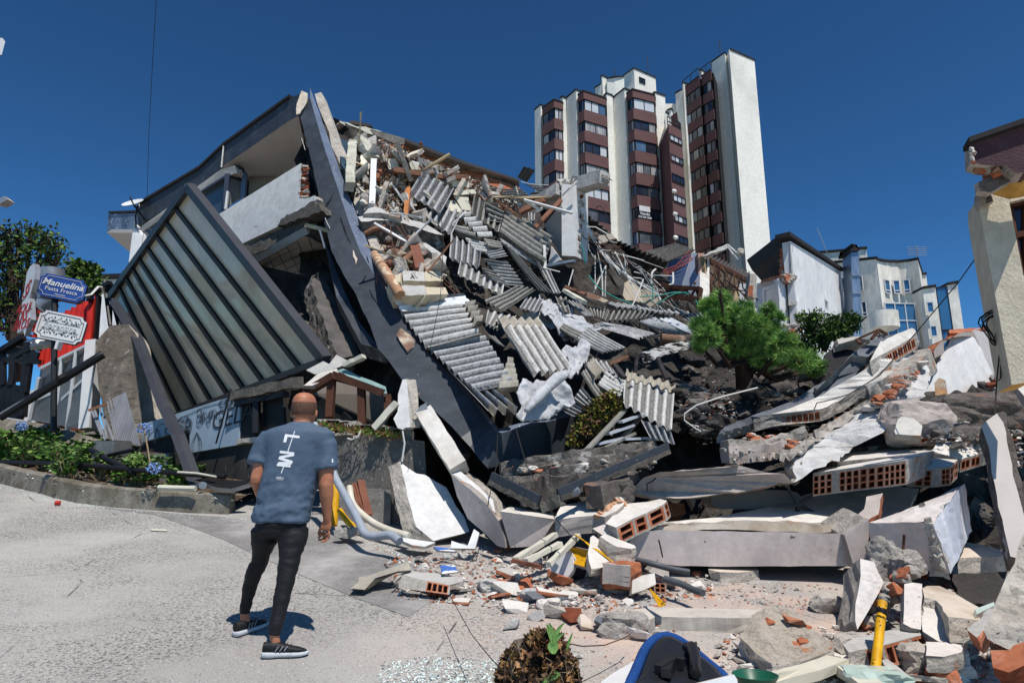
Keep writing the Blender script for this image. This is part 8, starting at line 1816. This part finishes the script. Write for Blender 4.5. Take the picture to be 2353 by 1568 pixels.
 for(hx,hy),ang,an in(((295,1150),62,aL),((500,1340),14,aR)):
  heel=C2 .g(hx,hy);a=R(ang);f=Vector((math.cos(a),math.sin(a),GB*math.cos(a)+GC*math.sin(a))).normalized();s_=f.cross(Vector((0,0,1))).normalized();up=s_.cross(f)
  heel=an-f*.055;heel.z=gz(heel.x,heel.y)
  def sec(t,w_,z0,z1,sq=.6):c=heel+f*t;return[c+s_*w_*math.copysign(abs(math.cos(q))**sq,math.cos(q))+up*((z0+z1)/2+(z1-z0)/2*math.copysign(abs(math.sin(q))**sq,math.sin(q))) for q in[2*math.pi*k/16 for k in range(16)]]
  S_=empty('shoe',heel);S_.parent=P;S_.location=heel-ORG[P.name]
  mb=MB();mb.loft([sec(*x) for x in((-.02,.012,.015,.03),(-.012,.032,.004,.042),(.03,.038,.0,.042),(.1,.036,.002,.036),(.18,.047,.0,.034),(.235,.045,.002,.032),(.268,.03,.008,.032),(.282,.008,.014,.03))],'sole');mb.build('sole',S_,smooth=60)
  mb=MB();mb.loft([sec(*x,.85) for x in((-.014,.012,.04,.07),(-.008,.028,.03,.1),(.03,.035,.03,.102),(.075,.037,.03,.1),(.12,.038,.03,.086),(.17,.042,.028,.07),(.22,.04,.026,.058),(.255,.027,.026,.046),(.27,.008,.028,.036))],'shoe_black');mb.build('upper',S_,smooth=60)
  mb=MB()
  for k in range(3):p=heel+f*(.07+k*.028)-s_*-.038+up*.05;q0=heel+f*(.07+k*.028)+s_*.04+up*.045;mb.bar(q0,q0+f*.02+up*.03,.003,.003,'sole')
  for k in range(4):p=heel+f*(.1+k*.022)+up*(.098-k*.006);mb.tube([p-s_*.02,p+up*.006,p+s_*.02],.0025,'shoe_black',4)
  mb.build('laces',S_)
 from mathutils.bvhtree import BVHTree
 bv=BVHTree.FromPolygons([v.co+ORG[sh.name] for v in sh.data.vertices],[tuple(p.vertices) for p in sh.data.polygons])
 def lay(x,y,crop=C1,off=.003):
  d=ray(*crop.uv(x,y)).normalized();h_=bv.ray_cast(EYE,d)
  return(h_[0]-d*off) if h_[0] else None
 mb=MB()
 def quadp(pts,nx=8,ny=4):
  g=[[lay(*[(1-t)*((1-s)*pts[0][i]+s*pts[1][i])+t*((1-s)*pts[3][i]+s*pts[2][i]) for i in(0,1)]) for s in[k/nx for k in range(nx+1)]] for t in[k/ny for k in range(ny+1)]]
  if any(p is None for r_ in g for p in r_):return
  vs=[p for r_ in g for p in r_];mb.add(vs,[(j*(nx+1)+i,j*(nx+1)+i+1,(j+1)*(nx+1)+i+1,(j+1)*(nx+1)+i) for j in range(ny) for i in range(nx)],'print_white')
 for q in([(844,555),(851,556),(786,748),(778,746)],[(741,885),(748,887),(724,950),(716,948)],[(757,583),(893,600),(889,623),(752,606)],[(757,583),(785,587),(766,663),(739,659)],[(710,738),(844,755),(840,778),(705,762)],[(844,765),(838,790),(700,815),(706,790)],[(694,800),(700,826),(826,858),(832,834)] and[(700,795),(830,835),(824,858),(694,820)],[(682,858),(810,876),(806,897),(678,882)],[(830,838),(812,872),(690,866),(694,846)]):quadp(q)
 mb.build('back_print',sh)
 cu=MB();text(cu,'LES MILLS',(0,0,0),Vector((1,0,0)),Vector((0,1,0)),1,'print_white',0,.015);text(cu,'INTERNATIONAL',(0,-.62,0),Vector((1,0,0)),Vector((0,1,0)),.42,'print_white',0)
 mb=MB();ok=MB();vs=[lay(708+v.x*17.5,995-v.y*27+v.x*1.4) for v in cu.v]
 if all(vs):mb.add(vs,cu.f,'print_white');mb.build('back_print',sh)
 mb=MB();quadp([(1196,812),(1206,815),(1210,850),(1194,848)],2,2)
 if mb.v:mb.build('sleeve_print',sh)
man()
# ================================================================ street debris and foreground
def fine(name,label,h,poly,n,sizes,mats,seed,lift=0.,fl=.6):
 rnd=random.Random(seed);mb=MB()
 for k in range(n):
  x,y=scatter_uv(rnd,poly);s_=sizes[0]+(sizes[1]-sizes[0])*rnd.random()**2
  p=h(x,y,lift+rnd.uniform(-.1,.1)) if isinstance(h,Heap) else h.g(x,y,s_*.15);hull(mb,p,(s_,s_*rnd.uniform( .5,1),s_*rnd.uniform(.2,fl)),rnd,rnd.choice(mats),npt=7)
 tag(mb.build(name),label,kind='stuff')
MX=['plaster','plaster','broken','brick','concrete','plaster_dusty','brick','concrete_pale']
FA=[(880,1290),(1000,1262),(1180,1250),(1400,1270),(1500,1330),(1640,1340),(1640,1372),(1500,1385),(1560,1470),(1440,1440),(1350,1400),(1200,1400),(1050,1390),(910,1375)]
FB=[(1650,1480),(1700,1440),(1940,1440),(1960,1380),(2300,1330),(2360,1400),(2360,1580),(1650,1580)]
FC=[(1640,1330),(1960,1350),(2200,1300),(2340,1300),(2340,1400),(1960,1410),(1640,1380)]
fine('gravel_debris','crushed brick and plaster crumbs strewn over the street below the wreck',DD,FA,3200,(.012,.07),MX,1)
fine('gravel_debris','crushed masonry crumbs covering the lower right corner',DD,FB,2300,(.012,.08),MX,2)
fine('gravel_debris','dusty crumbs in front of the lowest beam',DD,FC,900,(.01,.05),MX,3)
fine('gravel_debris','loose crumbs spread thinly over the road',DD,[(900,1370),(1700,1390),(1700,1560),(1200,1568),(1100,1450)],500,(.008,.03),MX,4)
fine('shattered_glass','pale shattered glass along the foot of the kerb',D6,[(-20,290),(130,325),(330,382),(700,445),(1200,482),(1640,520),(1640,500),(1200,470),(1640,500),(1900,560),(1900,580),(1500,540),(1100,500),(600,450),(300,400),(0,330)],2600,(.006,.02),['glass_crumb'],5)
fine('shattered_glass','heap of shattered pale glass at the bottom beside the root ball',DD,[(880,1520),(1000,1505),(1150,1520),(1160,1580),(860,1580)],1800,(.008,.03),['glass_crumb','glass_crumb','concrete_pale'],6)
fine('shattered_glass','glass grains scattered on the asphalt strip behind the man',C2,[(1000,220),(1300,250),(1771,440),(1771,540),(1400,400),(1150,300)],1200,(.006,.022),['glass_crumb','glass_crumb','brick'],7)
def bedfine():
 rnd=random.Random(8);mb=MB()
 for k in range(1100):
  r_=rnd.choice(BED);q=rnd.choice(r_[:4])+Vector((rnd.uniform(-.2,.2),rnd.uniform(-.2,.2),.01));s_=rnd.uniform(.01,.06);hull(mb,q,(s_,s_,s_*.3),rnd,rnd.choice(['glass_crumb','glass_crumb','plaster','soil']),npt=6)
 tag(mb.build('shattered_glass'),'glass shards and plaster bits lying in the planted bed',kind='stuff')
bedfine()
def chunks(poly,n,sizes,seed,label,group,h=DD,mats=MX,kinds=('hull','rock','plate')):
 rnd=random.Random(seed)
 for k in range(n):
  x,y=scatter_uv(rnd,poly);s_=sizes[0]+(sizes[1]-sizes[0])*rnd.random()**1.7;p=h.g(x,y,s_*.12);mb=MB();m=rnd.choice(mats);q=rnd.choice(kinds)
  if q=='rock':rock(mb,p,(s_,s_*rnd.uniform(.6,1),s_*rnd.uniform(.35,.65)),seed+k,m,3,.3,Matrix.Rotation(rnd.uniform(0,6),3,'Z'))
  elif q=='hull':hull(mb,p,(s_,s_*rnd.uniform( .5,.9),s_*rnd.uniform(.3,.6)),rnd,m,npt=11,m2='plaster' if rnd.random()<.35 else None)
  else:
   rt=Matrix.Rotation(rnd.uniform(0,6),3,'Z')@Matrix.Rotation(rnd.uniform(-.45,.45),3,'X');c=[(a+rnd.uniform(-.25,.25),b+rnd.uniform(-.25,.25)) for a,b in((-1,-.6),(.2,-.8),(1,- .5),(.9,.6),(-.2,.8),(-1, .5))]
   slab(mb,[p+Vector((0,0,s_*.1))+rt@Vector((a*s_*.6,b*s_*.6,0)) for a,b in c],s_*.18,rnd.choice(['plaster','plaster_dusty','concrete_pale',m]),rnd.choice(['broken','brick','concrete']),jag=s_*.04,step=s_*.25,ext=(0,0,-s_*.18))
  one('rubble_chunk',label,'rubble piece',mb,group)
chunks(FA,75,(.07,.26),11,'@piece','masonry pieces on the street')
chunks([(1640,1500),(1760,1490),(1960,1500),(2100,1440),(2300,1380),(2360,1440),(2360,1580),(1700,1580)],62,(.06,.22),12,'@piece','masonry pieces at lower right')
chunks([(1960,1345),(2300,1300),(2340,1420),(2240,1440),(2120,1330)],26,(.06,.22),13,'@piece','masonry pieces in the gap')
for x,y,s_,l,m in((250,640,.17,'pale angular stone alone on the road left of the root ball','concrete_pale'),(290,485,.24,'flat grey stone at the lower edge of the street debris','plaster'),(500,575,.2,'long flat stone right of the flat grey one','concrete_pale'),(640,560,.25,'dark edged flat stone above the root ball','concrete'),(800,580,.26,'dark red brick shard lying on edge above the root ball','brick_dark'),(930,630,.2,'cream angular stone beside the dark red shard','plaster_warm'),(1150,690,.28,'thin grey slate piece near the kerb slab end','slab_grey'),(1390,740,.2,'dusty flat stone under the kerb slab end','plaster_dusty'),(620,390,.3,'white topped brick shard at the edge of the street debris','brick'),(470,400,.24,'grey triangular slab piece at the edge of the street debris','slab_grey'),(220,340,.3,'large pale block at the left of the street debris','plaster'),(700,250,.26,'brown plastered brick lump in the street debris','brick'),(860,910,.08,'small stone beside the dry root ball','plaster'),(2120,905,.09,'small stone on the road right of the chair','concrete')):
 mb=MB();hull(mb,C7 .g(x,y,s_*.2),(s_,s_*.7,s_*.42),random.Random(x),m,npt=13,m2='plaster' if 'white' in l or 'block' in l else None);one('rubble_stone',l,'rubble piece',mb)
for x,y,l in((1010,785,'yellow paper strip lying on the road'),):
 mb=MB();a,b,c,d=(D6 .g(*p,.01) for p in((965,587),(1075,592),(1070,600),(972,596)));mb.hexa([a,b,c,d],[v+Vector((0,0,.006)) for v in(a,b,c,d)],'cream');one('paper_scrap',l,'litter',mb)
mb=MB();p=D6 .g(365,432,.04);mb.tube([p-Vector((.03,0,0)),p+Vector((.03,.02,.0))],.03,'red_metal',10);one('crushed_can','crushed red drink can lying on the road near the kerb','can',mb)
C3 .ys=1.04;C4 .ys=1.04;C8 .ys=1.1;C7 .ys=1.07
def gp(h,pts,r_,label,m,name='pipe',cat='pipe',n=12):
 return pipe(h,pts,r_,label,m,name,cat,n=n)
gp(C1,[(1030,490,8.8),(1055,540,8.75),(1140,560,8.7),(1165,640,8.6),(1190,850,8.4),(1225,985,8.2),(1330,1180,8.0),(1440,1385,7.7),(1500,1510,7.5),(1590,1545,7.4),(1740,1530,7.3),(1830,1590,7.2)],.045,'long grey plastic downpipe bent across the foot of the retaining wall','pvc_grey')
gp(C1,[(1235,1000,8.6),(1225,1200,8.5),(1208,1440,8.4)],.05,'yellow post standing behind the right arm of the man','yellow','post','post')
gp(C1,[(1270,1300,8.3),(1340,1400,8.1),(1460,1500,7.9)],.035,'short yellow tube under the grey downpipe','yellow')
gp(C1,[(1360,1080,8.6),(1400,1250,8.4),(1560,1400,8.1),(1720,1480,7.9),(1920,1540,7.7)],.04,'cream plastic strip curving along the wall foot','cream','strip','strip')
for x0,l in((1395,'left brown board leaning on the retaining wall'),(1425,'middle brown board leaning on the retaining wall'),(1465,'right reddish board leaning on the retaining wall')):bb(C1,(x0,1050 if x0<1450 else 1020,8.75),(x0+75,1340,8.4),.09 if x0>1450 else .05,.03,l,'wood_red','board','board')
bb(C1,(1240,1540,7.9),(1480,1470,7.9),.1,.1,'grey rubble strip at the foot of the retaining wall','broken','rubble_strip','rubble piece',rough=.03)
sl(C3,[(230,1035,7.35),(300,1030,7.4),(480,1060),(600,1075,7.3),(500,1115),(380,1100)],.03,'thin white board lying below the leaning slab','white_paint',name='board',cat='board',jag=0)
sl(C3,[(750,1060,7.2),(900,1110,7.1),(960,950,7.2),(1010,985,7.2),(970,1135,7.0),(740,1130)],.02,'folded white sheet metal tip below the fallen corner beam','white_paint',name='sheet',cat='metal sheet',jag=0,curved=True)
sl(C3,[(580,1115,7.0),(720,1130,7.0),(790,1160,6.9),(620,1150,6.95)],.02,'blue plastic scrap under the leaning slab','scrap_blue',name='plastic_scrap',cat='litter',jag=0)
sl(C3,[(645,1290,6.2),(780,1290,6.25),(810,1350,6.1),(660,1370,6.1)],.01,'white and blue plastic bag piece in the street debris','scrap_blue',name='plastic_bag',cat='litter',jag=.01)
for a,b,w_,l in(((1350,1235,6.3),(1725,1000,6.7),.07,'upper cream profile bar beside the bucket'),((1450,1250,6.25),(1770,1090,6.5),.06,'white middle profile bar beside the bucket'),((1660,1285,6.1),(1935,1010,6.6),.05,'long cream profile bar behind the bucket'),((1320,1245,6.2),(1600,1310,6.1),.05,'brown flat bar lying before the profile bars')):bb(C3,a,b,w_,.04,l,'wood_red' if 'brown' in l else 'cream','profile','strip')
def bucket():
 T=empty('paint_bucket',C7(800,110,6.2));tag(T,'tipped white paint bucket with dark printed label','bucket')
 a,b=C7(715,68,6.35),C7(885,135,6.55);d=(b-a).normalized();L=.3;b=a+d*L
 mb=MB();mb.tube([a,a+d*.03,a+d*.031,b],[.135,.135,.125,.105],'white_paint',24);mb.build('body',T,smooth=40)
 mb=MB();mb.tube([a+d*.06,a+d*.24],[.125,.113],'label_dark',24,False);mb.build('label_band',T,smooth=40)
 x,z=perp(d);mb=MB();mb.tube([a+d*.04+(x*math.cos(t)+z*math.sin(t))*.15-d*.05*math.sin(t) for t in[math.pi*k/12 for k in range(13)]],.006,'white_paint',5);mb.build('handle',T)
bucket()
def crate():
 T=empty('yellow_crate',C4(180,1440,6.3));tag(T,'yellow plastic crate part hidden behind the paint bucket','crate')
 for pts,nm in(([(80,1280,6.6),(300,1330,6.4),(292,1370,6.4),(90,1310,6.6)],'rim'),([(95,1310,6.6),(290,1370,6.42),(262,1480,6.3),(120,1440,6.5)],'side')):mb=MB();slab(mb,C4 .P(pts),.05,'yellow',jag=0);mb.build(nm,T)
crate()
bb(C4,(172,1182,6.5),(540,1440,6.2),.035,.006,'yellow measuring tape strip stretched across the white plaster sheet','yellow','tape','tape')
mb=MB();rnd=random.Random(2)
for k in range(7):a=C7(1512,285,5.5);b=C7(1600+k*9,445-k*3,5.2);mb.bar(a,b,.012,.004,'yellow')
one('tape_scrap','yellow ribbon scrap hanging from the brown brick block','tape',mb)
gp(C7,[(1390,20,6.2),(1550,60,6.1),(1700,100,6.1),(1865,130,6.1)],.028,'upper dark plastic conduit on the rubble','pvc_dark');gp(C7,[(1640,190,5.9),(1800,240,5.8),(1900,290,5.7),(1990,320,5.6)],.03,'lower dark plastic conduit on the road','pvc_dark')
gp(B4,[(1290,442,11.2),(1400,452,11.2),(1535,466,11.2)],.1,'short rusted steel pipe beside the pine bush','rust')
rough_bar([(1110,640,10.6),(1300,560,10.7),(1600,500,10.9)],.14,.16,'splintered black and white joist left of the pine bush','zebra',name='joist',H_=B4)
for a,b,l in(((750,710,9.9),(940,620,9.9),'splintered plank above the creased corrugated sheet'),((1015,790,9.8),(1035,625,9.8),'upright wood splinter in the dark pit'),((800,720,9.8),(900,850,9.6),'brown plank end sinking into the dark pit'),((1250,640,10),(1350,860,9.9),'dark slanting post in the pit below the joist'),((1540,1230,9.5),(1660,1200,9.5),'thin stick beside the conduit loop')):bb(B4,a,b,.09,.05,l,'wood' if 'dark' not in l else 'slab_dark')
def ladder():
 T=empty('aluminium_ladder',C4(205,465,7.9));tag(T,'twisted aluminium stepladder lying by the dry shrub','ladder')
 Y=8.0
 for a,b,w_,nm in(((628,15,8.6),(205,460,7.8),.07,'rail'),((862,-20,8.9),(590,300,8.4),.07,'rail'),((728,230,8.5),(215,475,7.85),.045,'leg'),((1000,270,8.6),(430,400,8.1),.035,'leg')):
  mb=MB();mb.bar(C4(*a),C4(*b),w_,.03,'alu');mb.build(nm,T)
 for a,b,dy in(((590,125),(815,45),.35),((470,235),(705,155),.25),((370,330),(600,275),.15),((300,400),(520,370),.1),((620,285),(880,275),.3)):
  mb=MB();mb.bar(C4(*a,Y+dy),C4(*b,Y+dy+.25),.085,.03,'alu_light');mb.build('step',T)
ladder()
T=empty('yellow_pole',C8(1515,1500,4.1));tag(T,'yellow scratched metal pole with black tape standing in the rubble','pole')
mb=MB();mb.tube([C8(1597,742,4.5),C8(1560,1100,4.3),C8(1515,1500,4.1)],.03,'yellow',14);mb.build('pole',T,smooth=40)
mb=MB();mb.tube([C8(1590,800,4.45),C8(1588,850,4.44)],.036,'black',10);mb.tube([C8(1560,775,4.4),C8(1600,830,4.38),C8(1640,850,4.38)],.008,'black',5);mb.build('tape_wrap',T)
mb=MB();rock(mb,C8(1530,1420,4.05),(.36,.3,.12),7,'glass_green',3,.3);one('glass_lump','pale green glass lump around the foot of the yellow pole','glass',mb)
C4 .ys=1;C3 .ys=1
def chair():
 K=1.5;C7 .ys=K;T=empty('office_chair',C7(1700,1250,2.7));tag(T,'overturned office chair back with blue cushion rim and black shell','chair')
 O=[(1330,1150),(1375,1040),(1420,930),(1455,850),(1500,785),(1560,735),(1620,714),(1680,714),(1760,742),(1850,800),(1950,880),(2050,965),(2130,1030),(2180,1080),(2260,1250),(1330,1250)]
 I=[(1400,1150),(1440,1040),(1480,930),(1520,860),(1570,800),(1620,768),(1680,768),(1740,795),(1830,850),(1930,930),(2020,1000),(2100,1062),(2140,1110),(2180,1250),(1400,1250)]
 pl=Plane([C7(1400,1130,2.55),C7(2150,1080,2.75),C7(1640,720,3.0)]);n=pl.n
 def smooth(L,k=6):
  Q=[]
  for i in range(len(L)):
   a,b,c,d=[Vector(L[(i+j)%len(L)]+(0,)) for j in(-1,0,1,2)]
   for q in range(k):t=q/k;v= .5*((2*b)+(c-a)*t+(2*a-5*b+4*c-d)*t*t+(-a+3*b-3*c+d)*t**3);Q.append(C7 .on(pl,v.x,v.y))
  return Q
 o=smooth(O);mb=MB();r_=.028;mb.add([p-n*.07 for p in o],tessellate_polygon([o]),'cushion_blue');mb.tube(o+o[:1],r_,'cushion_blue',12,False);mb.build('cushion',T,smooth=60)
 i_=smooth(I);c=sum(i_,Vector())/len(i_);rings=[[p.lerp(c,s)+n*h_*K for p in i_] for s,h_ in((-.02,-.01),(.0,.018),(.05,.03),(.25,.036),(.6,.03),(.95,.02))];mb=MB();mb.loft(rings,'shell_black',caps=True);mb.build('shell',T,smooth=50)
 mb=MB();P=[C7 .on(pl,*p)+n*h_*K for p,h_ in(((1862,915),.05),((1858,985),.07),((1880,1060),.07),((1890,1200),.06))];mb.tube(P,[.03,.033,.03,.03],'shell_black',10);mb.tube([P[0],P[0]-n*.03],.05,'shell_black',16)
 for q in(-1,1):mb.tube([C7 .on(pl,1862+q*28,930)+n*.105,C7 .on(pl,1858+q*22,990)+n*.127,C7 .on(pl,1880+q*18,1200)+n*.12],.009,'shell_black',6)
 mb.build('bracket',T,smooth=50);mb=MB()
 for a,b in(((1680,1040),(1620,1200)),((1700,1060),(1790,1100)),((1560,1150),(1680,1090))):mb.bar(C7 .on(pl,*a)+n*.08,C7 .on(pl,*b)+n*.09,.05,.045,'shell_black')
 mb.build('mechanism',T)
chair()
C7 .ys=1.5
sl(C7,[(1070,1120,2.9),(1180,1040,3.0),(1440,890,3.2),(1400,980),(1340,1140,2.85),(1330,1200),(1040,1200)],.02,'white flat panel leaning left of the blue chair','white_paint','plaster_warm',name='panel',cat='panel',jag=0)
sl(C7,[(1880,1150,2.5),(2270,1055,2.6),(2300,1100),(2310,1200),(1860,1200)],.03,'white board lying over the foot of the blue chair','white_paint','plaster_warm',name='board',cat='board',jag=0)
def root():
 C7 .ys=1.42;base=C7(500,1230,3.1);T=empty('root_ball',base);tag(T,'dry brown root ball with curled dead leaves and one green sprout','plant');rnd=random.Random(4)
 mb=MB();rock(mb,C7(560,850,3.15),(.24,.21,.21),3,'soil',3,.35);rock(mb,C7(500,1080,3.1),(.45,.36,.4),5,'soil',3,.35);mb.build('root_mass',T);mb=MB()
 for k in range(1100):
  d=rv(rnd);c,r_=((560,850),.12) if rnd.random()<.3 else((500,1080),.225);p=C7(*c,3.08)+Vector((d.x*r_,d.y*r_*.8,d.z*r_*.85));L=rnd.uniform(.014,.04);m=rnd.choice(['leaf_br2','leaf_br2','bark','dead_tan','leaf_dry'])
  t=(d+rv(rnd)).normalized();s_=t.cross(d).normalized();rows=[[p+t*L*i/4+s_*(j-1)*L* .5+d*(.014*math.sin(i*1.3+k)+.012*abs(j-1)) for j in range(3)] for i in range(5)];mb.loft(rows,m,close=False,caps=False)
 mb.build('dead_leaves',T,smooth=60);mb=MB()
 for k in range(60):d=rv(rnd);p=C7(520,1000,3.0)+Vector((d.x*.19,d.y*.15,d.z*.2));mb.tube([p,p+rv(rnd)*.04,p+Vector((rnd.uniform(-.05,.05),0,-.08))],.002,'stem_tan',4)
 mb.build('roots',T);mb=MB()
 for pts,w_ in(([(630,790),(640,690),(600,590)],.012),([(640,790),(670,690),(742,678)],.012),([(640,780),(650,660),(740,585)],.01),([(625,780),(610,680),(575,600)],.008),([(640,870),(625,800),(640,740)],.022),([(760,830),(775,760),(810,680)],.006),([(740,840),(830,840),(905,870)],.005),([(560,1133),(590,1080),(640,1060)],.03),([(640,1100),(660,1060),(650,1020)],.02)):
  P=[C7(x,y,2.95) for x,y in pts];Q=[P[0].lerp(P[1],t).lerp(P[1].lerp(P[2],t),t) for t in[i/8 for i in range(9)]];mb.loft([[q-Vector((w_*1.4*math.sin(.3+2.6*i/8),0,0)),q+Vector((0,.006,0)),q+Vector((w_*1.4*math.sin(.3+2.6*i/8),0,0))] for i,q in enumerate(Q)],'leaf_fresh',close=False,caps=False)
 mb.build('green_leaves',T,smooth=60)
root()
C8 .ys=1.42
for a,b,w_,l in(((500,1500,3.15),(1200,1280,3.4),.16,'wide cream window frame bar at the bottom edge'),((560,1440,3.1),(1130,1330,3.5),.03,'inner lip of the cream window frame bar'),((1170,1290,3.5),(1500,1520,3.0),.13,'short cream frame bar at right angles to the wide one')):bb(C8,a,b,w_,.06,l,'cream2','frame_bar','frame')
bb(C8,(1200,1265,3.6),(1130,1320,3.5),.05,.05,'dark red joint between the cream frame bars','wood_red','joint','frame')
mb=MB();c=C8(450,1475,3.0);rings=[[c+Vector((math.cos(t)*r_,math.sin(t)*r_,z)) for t in[2*math.pi*k/24 for k in range(24)]] for r_,z in((.05,-.05),(.1,.0),(.13,.05),(.125,.052),(.09,.0),(.04,-.04))];mb.loft(rings,'bowl_green',caps=True);one('plastic_bowl','dark green plastic bowl at the bottom edge','bowl',mb,smooth=50)
C8 .ys=1.12;C7 .ys=1
sl(C8,[(1590,1260,4.2),(1640,1250,4.3),(1860,1430,4.0),(1840,1469),(1720,1480,3.9)],.06,'grey flat slab piece right of the yellow pole foot','concrete_pale','concrete',name='rubble_slab',cat='rubble piece',jag=.02)
for x,y,s_,l in((1420,1310,.22,'bright white angular stone left of the yellow pole'),(2230,1310,.24,'bright white angular stone at far right'),(1960,1330,.36,'rounded rough grey lump in the lower right'),(2280,1400,.2,'small rounded white stone at far right'),(2150,1460,.22,'orange topped stone at the bottom right'),(960+140,800,.3,'rough grey lump beside the standing wall chunk'),(1330,1190,.3,'flat grey lump under the three brick slab')):
 mb=MB();rock(mb,C8 .g(x,y+20,s_*.2),(s_,s_*.7,s_*.6),x,'brick' if 'orange' in l else 'plaster' if 'white' in l else 'concrete',3,.3);one('rubble_stone',l,'rubble piece',mb)
bits(H4,36,[(950,560),(1150,640),(1250,800),(1900,1000),(1960,1350),(1700,1420),(1460,1300),(1450,900)],.1,(.1,.4),['broken_dark','dark_interior','slab_dark','broken_dark2'],'@lump','dark lumps in the hollow',44)  # dark materials put the shade of the hollow into the lumps
fine('small_debris','pale crumbs lying in the hollow under the pine bush',H4,[(1460,880),(1960,950),(2100,1200),(1960,1420),(1500,1350)],500,(.02,.09),['broken','plaster','brick_dark','broken_dark'],45,.12)
fine('small_debris','crumbs and splinters between the corrugated sheets',H1,[(0,600),(600,300),(1400,480),(1700,1200),(1700,1560),(700,1560),(200,1250)],1200,(.02,.1),['broken_dark','dark_interior','broken','pale_wood','asbestos'],46,-.1)
fine('small_debris','crumbs over the dark layers and slabs at right',H5,[(0,900),(700,800),(1500,350),(1900,50),(1900,200),(1250,620),(700,940),(100,1050)],700,(.015,.07),['broken','brick','plaster','concrete'],47,.45)
fine('small_debris','crumbs under the fascia corner',HD4,[(200,520),(2200,300),(2200,500),(1000,850),(500,880)],900,(.012,.06),['broken','plaster','plaster','broken_dark','brick'],48,.4)
bits(HD,46,[(1560,830),(1720,770),(1850,840),(1990,870),(2010,960),(1800,1010),(1600,1010)],-.25,(.1,.45),['broken_dark','slab_dark','concrete_dark','dark_interior','slab_dark'],'@lump','dark lumps behind the pine bush',55)  # lumps coloured dark to carry the shade behind the bush
fine('small_debris','pale grit over the dark slope right of the pine bush',HD,[(1560,800),(1720,760),(1850,830),(1990,850),(2030,950),(1800,1020),(1600,1020)],1100,(.02,.09),['broken','broken_dark','slab_dark','concrete_dark','bark'],56,-.1)
fine('small_debris','blue grey grit in the shade before the stained wall',HD,[(2080,950),(2150,930),(2340,925),(2350,1080),(2200,1020),(2060,1010)],900,(.02,.1),['broken','slab_grey','broken_dark','plaster','brick_dark'],57,.3)
